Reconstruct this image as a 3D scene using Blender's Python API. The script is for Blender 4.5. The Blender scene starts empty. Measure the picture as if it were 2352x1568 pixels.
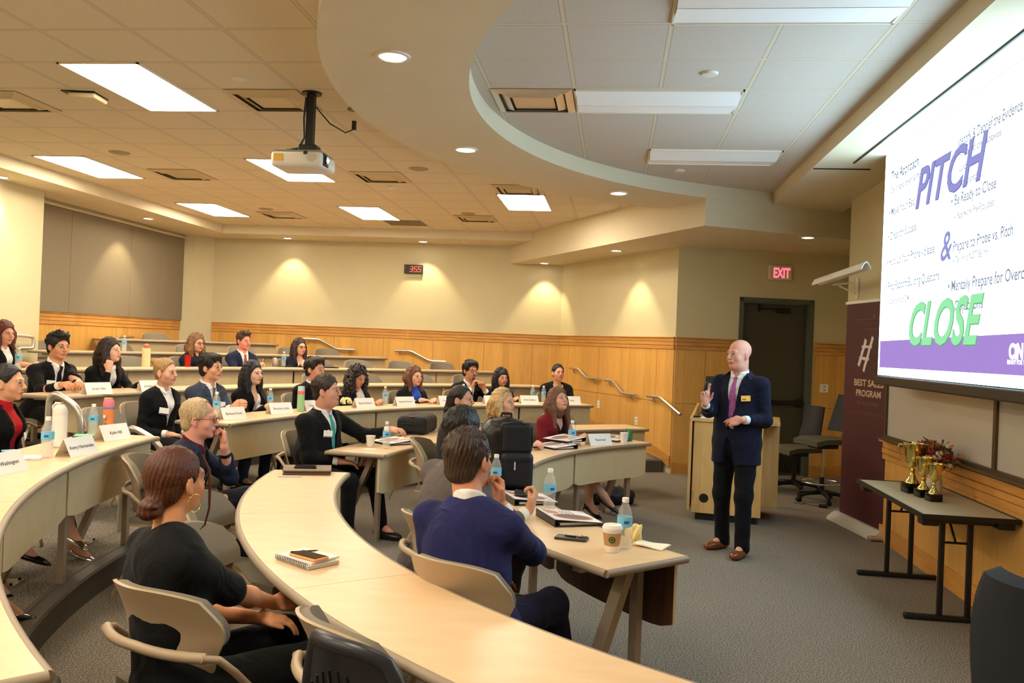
import bpy, bmesh, math, random
import numpy as np
from mathutils import Vector, Matrix, Euler
random.seed(7)
SC = bpy.context.scene
COL = SC.collection
PI = math.pi
R_ = math.radians

# ---------------------------------------------------------------- camera
cam_data = bpy.data.cameras.new('camera'); cam_data.sensor_width = 36.0
cam_data.lens = 1958.03 / 2352 * 36.0
cam = bpy.data.objects.new('camera', cam_data); COL.objects.link(cam)
_yaw, _pitch, _roll = -0.120728, 0.00337354, 0.0403252
_f = Vector((math.sin(_yaw)*math.cos(_pitch), math.cos(_yaw)*math.cos(_pitch), math.sin(_pitch)))
_r0 = Vector((math.cos(_yaw), -math.sin(_yaw), 0)); _u0 = _r0.cross(_f)
_r = _r0*math.cos(_roll) + _u0*math.sin(_roll); _u = -_r0*math.sin(_roll) + _u0*math.cos(_roll)
_m = Matrix((_r, _u, -_f)).transposed().to_4x4(); _m.translation = Vector((0, 0, 1.65))
cam.matrix_world = _m; cam_data.clip_start = 0.05
SC.camera = cam

# ---------------------------------------------------------------- view, world
SC.view_settings.view_transform = 'Standard'; SC.view_settings.look = 'None'
SC.view_settings.exposure = 0.07; SC.view_settings.gamma = 1.0; SC.view_settings.use_curve_mapping = False
W = bpy.data.worlds.new('world'); SC.world = W; W.use_nodes = True
W.node_tree.nodes['Background'].inputs[0].default_value = (1.0, .82, .6, 1)
W.node_tree.nodes['Background'].inputs[1].default_value = 0.12

TROFFER = 30.0            # emission of the lit ceiling panels
WARM = (1.0, .88, .68)
DOWN = 13.0              # watts of a downlight
CUP = 55.0
# large light of the row of lit panels that runs on behind the camera is built with the panels

# ---------------------------------------------------------------- materials
def lin(c):
    return tuple(((v/255.)/12.92 if v/255. <= .04045 else ((v/255.+.055)/1.055)**2.4) for v in c)
MATS = {}
def mat(name, rgb, rough=.6, metal=0., noise=0., nscale=20., bump=0., bscale=60., spec=.5, stretch=None, rgb2=None, coat=0., sub=0., alpha=1.0, trans=0., ior=1.45, sheen=0.):
    if name in MATS: return MATS[name]
    m = bpy.data.materials.new(name); m.use_nodes = True; MATS[name] = m
    nt = m.node_tree; b = nt.nodes['Principled BSDF']; L = nt.links
    c = lin(rgb)
    b.inputs['Base Color'].default_value = (*c, 1); b.inputs['Roughness'].default_value = rough
    b.inputs['Metallic'].default_value = metal; b.inputs['Specular IOR Level'].default_value = spec
    b.inputs['Coat Weight'].default_value = coat; b.inputs['Transmission Weight'].default_value = trans; b.inputs['IOR'].default_value = ior
    b.inputs['Sheen Weight'].default_value = sheen
    if sub: b.inputs['Subsurface Weight'].default_value = sub; b.inputs['Subsurface Radius'].default_value = (.02, .008, .004); b.inputs['Subsurface Scale'].default_value = .4
    if alpha < 1: b.inputs['Alpha'].default_value = alpha
    if noise or bump or rgb2:
        tc = nt.nodes.new('ShaderNodeTexCoord'); mp = nt.nodes.new('ShaderNodeMapping'); L.new(tc.outputs['Object'], mp.inputs[0])
        if stretch: mp.inputs['Scale'].default_value = stretch
        n = nt.nodes.new('ShaderNodeTexNoise'); n.inputs['Scale'].default_value = nscale; n.inputs['Detail'].default_value = 5
        L.new(mp.outputs[0], n.inputs['Vector'])
        if noise or rgb2:
            mx = nt.nodes.new('ShaderNodeMix'); mx.data_type = 'RGBA'
            c2 = lin(rgb2) if rgb2 else tuple(v*(1-noise) for v in c)
            c1 = c if rgb2 else tuple(min(1, v*(1+noise*.6)) for v in c)
            mx.inputs[6].default_value = (*c1, 1); mx.inputs[7].default_value = (*c2, 1)
            rp = nt.nodes.new('ShaderNodeMapRange'); rp.inputs[1].default_value = .32; rp.inputs[2].default_value = .68
            L.new(n.outputs['Fac'], rp.inputs[0]); L.new(rp.outputs[0], mx.inputs[0]); L.new(mx.outputs[2], b.inputs['Base Color'])
        if bump:
            n2 = nt.nodes.new('ShaderNodeTexNoise'); n2.inputs['Scale'].default_value = bscale; n2.inputs['Detail'].default_value = 3
            L.new(mp.outputs[0], n2.inputs['Vector'])
            bp = nt.nodes.new('ShaderNodeBump'); bp.inputs['Strength'].default_value = bump; bp.inputs['Distance'].default_value = .004
            L.new(n2.outputs['Fac'], bp.inputs['Height']); L.new(bp.outputs[0], b.inputs['Normal'])
    return m
def emit(name, rgb, s=1.0):
    if name in MATS: return MATS[name]
    m = bpy.data.materials.new(name); m.use_nodes = True; MATS[name] = m
    nt = m.node_tree; nt.nodes.clear(); e = nt.nodes.new('ShaderNodeEmission'); o = nt.nodes.new('ShaderNodeOutputMaterial')
    e.inputs[0].default_value = (*lin(rgb), 1) if max(rgb) > 1 else (*rgb, 1); e.inputs[1].default_value = s; nt.links.new(e.outputs[0], o.inputs[0])
    return m
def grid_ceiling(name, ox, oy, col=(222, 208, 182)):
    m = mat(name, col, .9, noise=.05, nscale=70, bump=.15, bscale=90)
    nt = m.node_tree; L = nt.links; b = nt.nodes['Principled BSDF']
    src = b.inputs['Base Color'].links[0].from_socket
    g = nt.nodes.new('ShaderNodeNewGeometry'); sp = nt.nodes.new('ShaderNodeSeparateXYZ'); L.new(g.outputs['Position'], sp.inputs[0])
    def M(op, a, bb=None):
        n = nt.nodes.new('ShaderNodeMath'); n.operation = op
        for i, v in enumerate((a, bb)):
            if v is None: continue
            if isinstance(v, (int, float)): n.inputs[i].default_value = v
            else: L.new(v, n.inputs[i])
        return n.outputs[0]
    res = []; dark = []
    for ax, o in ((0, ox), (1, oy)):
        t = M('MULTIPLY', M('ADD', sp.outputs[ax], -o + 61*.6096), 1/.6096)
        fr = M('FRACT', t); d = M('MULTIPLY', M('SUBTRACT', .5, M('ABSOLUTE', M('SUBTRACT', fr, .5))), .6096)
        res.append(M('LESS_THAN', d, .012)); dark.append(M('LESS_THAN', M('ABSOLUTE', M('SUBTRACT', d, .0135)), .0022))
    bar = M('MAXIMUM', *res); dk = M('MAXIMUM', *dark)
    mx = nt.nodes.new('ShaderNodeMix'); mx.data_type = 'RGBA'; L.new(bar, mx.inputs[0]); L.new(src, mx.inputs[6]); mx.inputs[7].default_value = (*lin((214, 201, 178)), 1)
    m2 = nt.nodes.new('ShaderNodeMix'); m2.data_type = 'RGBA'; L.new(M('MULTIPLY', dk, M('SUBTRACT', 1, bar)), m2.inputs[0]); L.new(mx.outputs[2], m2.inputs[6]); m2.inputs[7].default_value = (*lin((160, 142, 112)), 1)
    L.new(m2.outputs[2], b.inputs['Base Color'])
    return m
def carpet():
    m = mat('carpet', (146, 130, 110), .95, bump=.6, bscale=260, spec=.1)
    nt = m.node_tree; L = nt.links; b = nt.nodes['Principled BSDF']
    tc = nt.nodes.new('ShaderNodeTexCoord')
    a = nt.nodes.new('ShaderNodeTexNoise'); a.inputs['Scale'].default_value = 130; a.inputs['Detail'].default_value = 4; L.new(tc.outputs['Object'], a.inputs['Vector'])
    c = nt.nodes.new('ShaderNodeTexNoise'); c.inputs['Scale'].default_value = 5; L.new(tc.outputs['Object'], c.inputs['Vector'])
    r = nt.nodes.new('ShaderNodeValToRGB'); L.new(a.outputs['Fac'], r.inputs[0])
    e = r.color_ramp.elements; e[0].position = .34; e[0].color = (*lin((74, 68, 62)), 1); e[1].position = .68; e[1].color = (*lin((180, 170, 156)), 1)
    n = e.new(.5); n.color = (*lin((128, 119, 108)), 1)
    mx = nt.nodes.new('ShaderNodeMix'); mx.data_type = 'RGBA'; mx.blend_type = 'MULTIPLY'; mx.inputs[0].default_value = .35
    L.new(r.outputs[0], mx.inputs[6]); L.new(c.outputs['Color'], mx.inputs[7]); 
    rr = nt.nodes.new('ShaderNodeValToRGB'); L.new(c.outputs['Fac'], rr.inputs[0]); rr.color_ramp.elements[0].color = (.75, .75, .75, 1); L.new(rr.outputs[0], mx.inputs[7])
    L.new(mx.outputs[2], b.inputs['Base Color'])
    return m
def wood(name, rgb, rgb2, st=(3, 3, .35), rough=.38):
    m = mat(name, rgb, rough, nscale=9, rgb2=rgb2, stretch=st, spec=.4)
    nt = m.node_tree; L = nt.links; b = nt.nodes['Principled BSDF']; src = b.inputs['Base Color'].links[0].from_socket
    tc = nt.nodes.new('ShaderNodeTexCoord'); mp = nt.nodes.new('ShaderNodeMapping'); L.new(tc.outputs['Object'], mp.inputs[0]); mp.inputs['Scale'].default_value = tuple(v*1.6 for v in st[:2]) + (.05,)
    v = nt.nodes.new('ShaderNodeTexVoronoi'); v.inputs['Scale'].default_value = 1.6; L.new(mp.outputs[0], v.inputs['Vector'])
    hs = nt.nodes.new('ShaderNodeHueSaturation'); L.new(src, hs.inputs['Color'])
    mr = nt.nodes.new('ShaderNodeMapRange'); mr.inputs[3].default_value = .88; mr.inputs[4].default_value = 1.12; L.new(v.outputs['Color'], mr.inputs[0]); L.new(mr.outputs[0], hs.inputs['Value']); L.new(hs.outputs[0], b.inputs['Base Color'])
    return m
M_ceilL = grid_ceiling('ceiling_tiles', -3.672, 5.547)
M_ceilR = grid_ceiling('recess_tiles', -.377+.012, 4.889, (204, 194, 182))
M_paint = mat('cream_paint', (208, 196, 158), .85, noise=.02, nscale=3)
M_soff = mat('soffit_paint', (218, 205, 176), .85, noise=.02, nscale=3)
M_fabric = mat('acoustic_fabric', (136, 124, 102), .95, noise=.1, nscale=300, stretch=(1, 1, .3))
M_maple = wood('maple_panel', (222, 170, 92), (214, 158, 80))
M_maple2 = wood('maple_rail', (214, 156, 82), (198, 138, 66), st=(.35, .35, 3))
M_lam = mat('laminate_top', (230, 198, 158), .32, nscale=6, rgb2=(224, 190, 148), stretch=(1, 3, 1), spec=.4)
M_edge = mat('table_edge', (150, 132, 112), .5)
M_panel = mat('modesty_panel', (216, 192, 150), .5, nscale=5, rgb2=(211, 186, 143), stretch=(2, 2, 1))
M_panelin = wood('panel_back', (86, 56, 36), (66, 42, 28))
M_leg = mat('leg_metal', (168, 150, 130), .4, metal=.4)
M_carpet = carpet()
M_rubber = mat('stair_rubber', (92, 86, 78), .55, spec=.4)
M_alu = mat('brushed_aluminium', (212, 206, 196), .32, metal=.85)
M_white = mat('white_plastic', (236, 232, 224), .45)
M_black = mat('black_plastic', (24, 23, 24), .4)
M_dark = mat('dark_metal', (34, 32, 32), .45, metal=.4)
M_door = mat('door_paint', (72, 70, 56), .5)
M_frame = mat('door_frame_paint', (88, 92, 80), .5)
M_tan = mat('tan_plastic', (176, 154, 126), .42)
M_padg = mat('grey_upholstery', (132, 122, 106), .95, noise=.15, nscale=400, bump=.3, bscale=500)
M_blacks = mat('black_mesh', (30, 29, 32), .6, bump=.3, bscale=400)
M_gold = mat('gold_metal', (240, 212, 124), .13, metal=1.)
M_chrome = mat('chrome', (220, 220, 220), .12, metal=1.)
M_glass = mat('clear_plastic', (240, 240, 236), .08, alpha=.20, spec=1.)
M_water = mat('water', (226, 224, 214), .05, alpha=.28, spec=.8)
M_label = mat('bottle_label', (120, 196, 232), .4)
M_card = mat('white_card', (244, 240, 234), .7)
M_ink = mat('black_ink', (30, 28, 28), .6)
M_grayink = mat('grey_ink', (130, 126, 128), .6)

# ---------------------------------------------------------------- object helpers
def prop(o, label=None, cat=None, group=None, kind=None):
    if label: o['label'] = label
    if cat: o['category'] = cat
    if group: o['group'] = group
    if kind: o['kind'] = kind
    return o
def empty(name, loc, rz=0, label=None, cat=None, group=None, parent=None):
    o = bpy.data.objects.new(name, None); COL.objects.link(o); o.location = loc; o.rotation_euler = (0, 0, rz); o.empty_display_size = .1
    if parent: o.parent = parent
    return prop(o, label, cat, group)
def link(name, me, m=None, parent=None, smooth=None):
    o = bpy.data.objects.new(name, me); COL.objects.link(o)
    if m is not None:
        for x in (m if isinstance(m, (list, tuple)) else [m]): me.materials.append(x)
    if parent is not None: o.parent = parent
    if smooth is not None:
        if smooth >= 180: me.shade_smooth()
        else: me.set_sharp_from_angle(angle=R_(smooth)) if hasattr(me, 'set_sharp_from_angle') else None
        if smooth < 180:
            me.shade_smooth(); me.set_sharp_from_angle(angle=R_(smooth))
    return o
class MB:
    def __init__(s): s.v = []; s.f = []; s.mi = []; s.cm = 0; s.M = Matrix.Identity(4)
    def mi_(s, i): s.cm = i; return s
    def add(s, vs, fs):
        b = len(s.v); s.v += [tuple(s.M @ Vector(p)) for p in vs]
        for f in fs: s.f.append([b+i for i in f]); s.mi.append(s.cm)
        return s
    def box(s, c, d, rz=0, R=None, bev=0.):
        x, y, z = d[0]/2, d[1]/2, d[2]/2
        Q = R if R is not None else Matrix.Rotation(rz, 3, 'Z')
        if bev <= 0 or bev*2 >= min(d):
            vs = [Vector(c)+Q@Vector((i*x, j*y, k*z)) for i in (-1, 1) for j in (-1, 1) for k in (-1, 1)]
            return s.add(vs, [(0, 1, 3, 2), (4, 6, 7, 5), (0, 4, 5, 1), (2, 3, 7, 6), (0, 2, 6, 4), (1, 5, 7, 3)])
        bm = bmesh.new(); bmesh.ops.create_cube(bm, size=1.0)
        for v in bm.verts: v.co = Vector((v.co.x*d[0], v.co.y*d[1], v.co.z*d[2]))
        bmesh.ops.bevel(bm, geom=bm.edges[:], offset=bev, segments=3, profile=.5, affect='EDGES')
        bm.verts.index_update()
        vs = [Vector(c)+Q@v.co for v in bm.verts]; fs = [[v.index for v in f.verts] for f in bm.faces]; bm.free()
        return s.add(vs, fs)
    def prism(s, pts, z0, z1):
        n = len(pts); a = sum(pts[i][0]*pts[(i+1) % n][1]-pts[(i+1) % n][0]*pts[i][1] for i in range(n))
        if a < 0: pts = pts[::-1]
        vs = [(p[0], p[1], z0) for p in pts]+[(p[0], p[1], z1) for p in pts]
        fs = [list(range(n))[::-1], list(range(n, 2*n))]+[[i, (i+1) % n, n+(i+1) % n, n+i] for i in range(n)]
        return s.add(vs, fs)
    def quad(s, a, b, c, d): return s.add([a, b, c, d], [(0, 1, 2, 3)])
    def tube(s, path, r, n=10, closed=False, caps=True):
        P = [Vector(p) for p in path]; N = len(P); rr = r if isinstance(r, (list, tuple)) else [r]*N
        T = []
        for i in range(N):
            a = P[(i-1) % N] if (closed or i > 0) else P[i]; b = P[(i+1) % N] if (closed or i < N-1) else P[i]
            t = (b-a); T.append(t.normalized() if t.length > 1e-9 else Vector((0, 0, 1)))
        u = T[0].orthogonal().normalized(); vs = []
        for i in range(N):
            u = (u-T[i]*u.dot(T[i])); u = u.normalized() if u.length > 1e-6 else T[i].orthogonal().normalized(); w = T[i].cross(u)
            for k in range(n):
                a = 2*PI*k/n; vs.append(P[i]+(u*math.cos(a)+w*math.sin(a))*rr[i])
        fs = []
        for i in range(N if closed else N-1):
            j = (i+1) % N
            for k in range(n): fs.append((i*n+k, i*n+(k+1) % n, j*n+(k+1) % n, j*n+k))
        if caps and not closed: fs.append(tuple(range(n))[::-1]); fs.append(tuple((N-1)*n+k for k in range(n)))
        return s.add(vs, fs)
    def lathe(s, prof, c=(0, 0, 0), n=24, R=None, caps=True):
        vs = []; fs = []; m = len(prof); Q = R or Matrix.Identity(3)
        for k in range(n):
            a = 2*PI*k/n
            for r, z in prof: vs.append(Vector(c)+Q@Vector((r*math.cos(a), r*math.sin(a), z)))
        for k in range(n):
            j = (k+1) % n
            for i in range(m-1): fs.append((k*m+i, j*m+i, j*m+i+1, k*m+i+1))
        if caps and prof[0][0] > 1e-6: fs.append(tuple(k*m for k in range(n))[::-1])
        if caps and prof[-1][0] > 1e-6: fs.append(tuple(k*m+m-1 for k in range(n)))
        return s.add(vs, fs)
    def sweep(s, prof, path_fn, ts):
        """profile points (a,b) placed by path_fn(t,a,b); closed profile"""
        n = len(prof); vs = []; fs = []
        for t in ts: vs += [path_fn(t, a, b) for a, b in prof]
        for i in range(len(ts)-1):
            for k in range(n): fs.append((i*n+k, i*n+(k+1) % n, (i+1)*n+(k+1) % n, (i+1)*n+k))
        fs.append(tuple(range(n))[::-1]); e = (len(ts)-1)*n; fs.append(tuple(e+k for k in range(n)))
        return s.add(vs, fs)
    def shell(s, fn, nu, nv, th):
        """closed thick sheet: fn(u,v)->(point, normal)"""
        top = []; bot = []
        for j in range(nv+1):
            for i in range(nu+1):
                p, nrm = fn(i/nu, j/nv); p = Vector(p); nrm = Vector(nrm).normalized(); top.append(p+nrm*th/2); bot.append(p-nrm*th/2)
        b = len(top); w = nu+1; fs = []
        for j in range(nv):
            for i in range(nu):
                a = j*w+i; fs.append((a, a+1, a+w+1, a+w)); fs.append((b+a, b+a+w, b+a+w+1, b+a+1))
        for i in range(nu): fs.append((i, b+i, b+i+1, i+1)); a = nv*w+i; fs.append((a, a+1, b+a+1, b+a))
        for j in range(nv): a = j*w; fs.append((a, a+w, b+a+w, b+a)); a = j*w+nu; fs.append((a, b+a, b+a+w, a+w))
        return s.add(top+bot, fs)
    def build(s, name, m=None, parent=None, smooth=None, fix=True):
        me = bpy.data.meshes.new(name); me.from_pydata(s.v, [], s.f)
        if fix:
            bm = bmesh.new(); bm.from_mesh(me); bmesh.ops.recalc_face_normals(bm, faces=bm.faces); bm.to_mesh(me); bm.free()
        ms = m if isinstance(m, (list, tuple)) else [m]
        for x in ms: me.materials.append(x)
        if len(ms) > 1: me.polygons.foreach_set('material_index', s.mi)
        me.update()
        o = bpy.data.objects.new(name, me); COL.objects.link(o)
        if parent is not None: o.parent = parent
        if smooth is not None: me.shade_smooth(); me.set_sharp_from_angle(angle=R_(smooth))
        return o
def struct(o): o['kind'] = 'structure'; return o
def copy_tree(o, parent=None):
    c = o.copy(); COL.objects.link(c)
    if parent is not None: c.parent = parent; c.matrix_parent_inverse = o.matrix_parent_inverse.copy()
    for ch in list(o.children): copy_tree(ch, c)
    return c
def text_mesh(name, body, size, m, parent, M, shear=0., extrude=.0006, align='LEFT', bold=0., width=None):
    cu = bpy.data.curves.new(name, 'FONT'); cu.body = body; cu.size = size; cu.shear = shear; cu.extrude = extrude; cu.align_x = align; cu.offset = bold; cu.resolution_u = 3
    o = bpy.data.objects.new(name, cu); COL.objects.link(o); bpy.context.view_layer.update()
    dg = bpy.context.evaluated_depsgraph_get(); me = bpy.data.meshes.new_from_object(o.evaluated_get(dg)); me.name = name
    bpy.data.objects.remove(o); bpy.data.curves.remove(cu)
    if width:
        xs = [v.co.x for v in me.vertices]; w = max(xs)-min(xs) if xs else 1; x0 = min(xs) if xs else 0
        sc = width/w
        for v in me.vertices: v.co.x = (v.co.x-(x0 if align == 'LEFT' else 0))*sc
    me.materials.clear(); me.materials.append(m)
    o = bpy.data.objects.new(name, me); COL.objects.link(o)
    if parent is not None: o.parent = parent
    o.matrix_local = M
    return o
def frameM(P0, P1, z=0., inward=None):
    """matrix with local X along P0->P1, local Z up, local Y the normal pointing to `inward`"""
    X = Vector((P1[0]-P0[0], P1[1]-P0[1], 0)).normalized(); Y = Vector((-X.y, X.x, 0))
    if inward is not None and Y.dot(Vector((inward[0]-P0[0], inward[1]-P0[1], 0))) < 0: Y = -Y
    M = Matrix((X, Y, Vector((0, 0, 1)))).transposed().to_4x4(); M.translation = Vector((P0[0], P0[1], z)); return M
CX, CY = 2.66, 6.17
def pol(th, R, z=0.):
    t = R_(th); return Vector((CX-R*math.cos(t), CY+R*math.sin(t), z))
# ================================================================= ROOM
WL, WB = -7.7, 14.7                        # left wall x, back wall y
SLA, SLB = (-.95, 14.7), (.80, 11.65)      # slanted far wall
DA, DB = (.80, 11.65), (3.2, 12.23)        # wall with the door
XF = 2.5; YN = -3.2                        # screen wall x, near end of the room
ZC, ZS, ZL = 3.502, 3.357, 3.052
CC = (CX, CY)
# floor
struct(MB().prism([(WL-.3, YN), (3.4, YN), (3.4, 12.5), (WL-.3, 15)], -.12, 0).build('floor', M_carpet))
room_poly = [(WL, YN), (1.2, YN), (1.2, 2.0), (.8, 11.65), (-.95, WB), (WL, WB)]
def ray_out(th):
    d = pol(th, 1)-Vector((CX, CY, 0)); best = 0
    for i in range(len(room_poly)):
        a = Vector((*room_poly[i], 0)); b = Vector((*room_poly[(i+1) % len(room_poly)], 0)); e = b-a
        den = d.x*e.y-d.y*e.x
        if abs(den) < 1e-9: continue
        w = a-Vector((CX, CY, 0)); t = (w.x*e.y-w.y*e.x)/den; u = (w.x*d.y-w.y*d.x)/den
        if t > .5 and -1e-6 <= u <= 1+1e-6: best = max(best, t)
    return best
TIER = [(5.92, .16), (7.40, .315), (8.62, .465), (9.98, .61), (11.25, .76)]
for i, (R0, z) in enumerate(TIER):
    z0 = 0 if i == 0 else TIER[i-1][1]
    ths = [t for t in np.arange(-72, 80, 1.5) if ray_out(t) > R0+.05]
    inner = [pol(t, R0) for t in ths]; outer = [pol(t, ray_out(t)) for t in ths]
    mb = MB(); n = len(ths)
    vs = [(p.x, p.y, z) for p in inner]+[(p.x, p.y, z) for p in outer]
    mb.add(vs, [(k, k+1, n+k+1, n+k) for k in range(n-1)])
    struct(mb.build('floor', M_carpet))
    rb = MB()                                    # rubber riser with rounded nosing and grooved tread strip
    prof = [(-.012, z0), (-.006, z0+.09), (-.016, z-.03), (-.022, z-.008), (-.012, z+.006), (.05, z+.008), (.052, z+.004), (.07, z+.004), (.072, z+.008), (.1, z+.008), (.102, z-.01), (.0, z-.02), (0, z0)]
    rb.sweep(prof, lambda t, a, b: tuple(pol(t, R0+a, b)), ths)
    struct(rb.build('trim_%d' % (i+1), M_rubber, smooth=40))
# ceiling planes
struct(MB().prism([(WL-.3, YN), (3.4, YN), (3.4, 15), (WL-.3, 15)], ZC+.09, ZC+.2).build('ceiling', M_soff))
c = MB(); ring = [(2.70-4.2*math.cos(R_(t)), 6.2+4.2*math.sin(R_(t))) for t in np.arange(-80, 81, 4)]
c.prism([(WL-.3, YN), (1.9, YN)]+ring+[(1.9, 15), (WL-.3, 15)], ZC, ZC+.06); struct(c.build('ceiling', M_ceilL))
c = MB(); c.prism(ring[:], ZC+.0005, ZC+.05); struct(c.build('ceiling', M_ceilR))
# curved soffit band
sb = MB()
def band(t, a, b):
    ci = Vector((2.895-3.97*math.cos(R_(t)), 6.157+3.97*math.sin(R_(t)), 0)); co = Vector((2.70-4.72*math.cos(R_(t)), 6.23+4.72*math.sin(R_(t)), 0))
    p = ci.lerp(co, a); return (p.x, p.y, b)
sb.sweep([(0, ZS), (1, ZS), (1, ZC+.02), (0, ZC+.02)], band, list(np.arange(-64, 64.1, 1.5)))
struct(sb.build('ceiling', M_soff, smooth=35))
# straight soffits: left, back, front bulkhead, low far corner and its mirror behind the camera
struct(MB().prism([(WL-.1, YN), (-6.75, YN), (-6.75, 13.9), (WL-.1, 13.9)], ZS, ZC+.05).build('ceiling', M_soff))
struct(MB().prism([(WL-.1, 13.9), (-1.4, 13.9), (-1.9, 14.8), (WL-.1, 14.8)], ZS, ZC+.05).build('ceiling', M_soff))
fb = MB(); fb.prism([(1.72, YN), (2.6, YN), (2.6, 10.8), (1.72, 10.2)], ZS+.012, ZC+.05)
struct(fb.build('ceiling', M_soff))
struct(MB().prism([(-1.92, 14.8), (-.9, 14.8), (.85, 11.75), (3.25, 12.35), (3.25, 10.80), (.93, 9.62)], ZL, ZC+.08).build('ceiling', M_soff))
struct(MB().prism([(-1.92, -2.4), (.93, 2.7), (3.25, 1.5), (3.25, YN), (-1.5, YN)], ZL, ZC+.08).build('ceiling', M_soff))
struct(MB().box((2.02, 4.2, ZS+.008), (.012, 7.2, .012)).box((1.98, 8.05, ZS+.008), (.5, .012, .012)).build('trim_6', M_dark))
# walls
def wall(name, P0, P1, z0, z1, m, th=.12, inward=CC):
    M = frameM(P0, P1, 0, inward); L = (Vector(P1)-Vector(P0)).length
    b = MB(); b.M = M; b.box((L/2, -th/2, (z0+z1)/2), (L, th, z1-z0)); return struct(b.build(name, m))
wall('wall_left', (WL, YN), (WL, WB), -.1, 3.6, M_paint)
wall('wall_back', (WL-.1, WB), (-.9, WB), -.1, 3.6, M_paint)
wall('wall_far', SLA, SLB, -.1, 3.6, M_paint)
wall('wall_near', (WL-.1, YN), (3.3, YN), -.1, 3.6, M_paint, inward=(0, 5))
wall('wall_front', (XF, YN), (XF, 9.56), -.1, 3.6, M_paint, inward=(0, 5))
struct(MB().box((2.85, 9.62, 1.75), (.7, .12, 3.7)).build('wall_return', M_paint))
struct(MB().box((3.26, 10.9, 1.75), (.12, 2.7, 3.7)).build('wall_alcove', M_paint))
# door wall in three pieces round the opening
LD = (Vector(DB)-Vector(DA)).length; MD = frameM(DA, DB, 0, CC)
d0, d1, dz = .875, 1.94, 2.42
w = MB(); w.M = MD
w.box((d0/2, -.08, 1.75), (d0, .16, 3.7)).box(((d1+LD)/2, -.08, 1.75), (LD-d1, .16, 3.7)).box(((d0+d1)/2, -.08, (dz+3.6)/2), (d1-d0, .16, 3.6-dz))
struct(w.build('wall_door', M_paint))
# column at the left and pilaster in the back corner
struct(MB().box((-7.5, 3.5, 1.75), (.42, 13.1, 3.6)).build('wall_column', M_paint))
struct(MB().prism([(WL, 14.30), (-7.52, 14.42), (-7.27, 14.72), (WL, 14.72)], -.1, 3.5).build('wall_pilaster', M_paint))
# acoustic fabric panels on the left wall
for k, (ya, yb) in enumerate([(10.05, 11.15), (11.15, 12.65), (12.65, 13.55), (13.55, 14.30)]):
    o = MB().box((WL+.027, (ya+yb)/2, 2.56), (.05, yb-ya-.006, 1.44), bev=.004).build('acoustic_panel', M_fabric)
    prop(o, ['first taupe fabric wall panel beside the cream column', 'wide taupe fabric wall panel under the downlight scallop', 'third taupe fabric wall panel, right of the lit scallop', 'last taupe fabric wall panel next to the corner pilaster'][k], 'wall panel', 'taupe fabric panels on the left wall')
struct(MB().box((WL+.03, 12.2, 3.30), (.06, 4.3, .03)).build('trim_7', M_paint))
# wainscot
def wainscot(idx, P0, P1, seams, z0, zt=1.83, hseam=.945, inward=CC, low=.15):
    M = frameM(P0, P1, 0, inward); L = (Vector(P1)-Vector(P0)).length
    z0f = z0 if callable(z0) else (lambda x: z0)
    b = MB(); b.M = M
    for k in range(3): b.box((L/2, .014, zt-.03-.052*k), (L, .028+.004*(k % 2), .048), bev=.004)
    b.box((L/2, .02, zt+.002), (L, .044, .012)); struct(b.build('trim_%d' % idx, M_maple2))
    p = MB(); p.M = M; xs = [0]+list(seams)+[L]
    for a, c2 in zip(xs[:-1], xs[1:]):
        g = .003
        def pan(za0, za1, zb):
            p.add([(a+g, 0, za0), (c2-g, 0, za1), (c2-g, .016, za1), (a+g, .016, za0), (a+g, 0, zb), (c2-g, 0, zb), (c2-g, .016, zb), (a+g, .016, zb)],
                  [(0, 1, 2, 3), (4, 7, 6, 5), (0, 4, 5, 1), (3, 2, 6, 7), (0, 3, 7, 4), (1, 5, 6, 2)])
        zb0, zb1 = z0f(a)+low, z0f(c2)+low
        if hseam and hseam > max(zb0, zb1)+.1: pan(zb0, zb1, hseam-.004); pan(hseam+.004, hseam+.004, zt-.16)
        else: pan(zb0, zb1, zt-.16)
    struct(p.build('trim_%d' % (idx+1), M_maple))
    q = MB(); q.M = M; n = 12
    for k in range(n):
        a, c2 = L*k/n, L*(k+1)/n
        za, zb = z0f(a), z0f(c2)
        q.add([(a, 0, za), (c2, 0, zb), (c2, .03, zb), (a, .03, za), (a, 0, za+low), (c2, 0, zb+low), (c2, .03, zb+low-.006), (a, .03, za+low-.006)],
              [(0, 1, 2, 3), (4, 7, 6, 5), (0, 4, 5, 1), (3, 2, 6, 7), (0, 3, 7, 4), (1, 5, 6, 2)])
    return struct(q.build('baseboard_%d' % idx, M_maple2))
def tierz(P0, P1):
    a = Vector((P0[0], P0[1], 0)); b = Vector((P1[0], P1[1], 0)); L = (b-a).length
    def f(x):
        p = a.lerp(b, x/L); R = math.hypot(p.x-CX, p.y-CY); z = 0
        xs = [5.6]+[t[0] for t in TIER]; zs = [0]+[t[1] for t in TIER]
        return float(np.interp(R, xs, zs))
    return f
wainscot(10, SLA, SLB, [.62, 1.45, 2.35, 3.1], tierz(SLA, SLB))
wainscot(20, (-7.27, WB), (-.95, WB), [.7, 1.5, 2.3, 3.2, 4.1, 5.0, 5.85], .70, hseam=0)
wainscot(30, (WL, 10.05), (WL, 14.30), [.75, 1.6, 2.5, 3.4], .55, hseam=0)
wainscot(40, DA, pol(0, 0)[:2] and tuple(MD @ Vector((d0-.02, 0, 0)))[:2], [.42], 0)
wainscot(50, tuple(MD @ Vector((d1+.02, 0, 0)))[:2], tuple(MD @ Vector((LD-.06, 0, 0)))[:2], [], 0)
wainscot(60, (XF, 2.6), (XF, 9.5), [.9, 1.8, 2.7, 3.6, 4.5, 5.4, 6.3], 0, zt=.90, hseam=0, inward=(0, 5))
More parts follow.
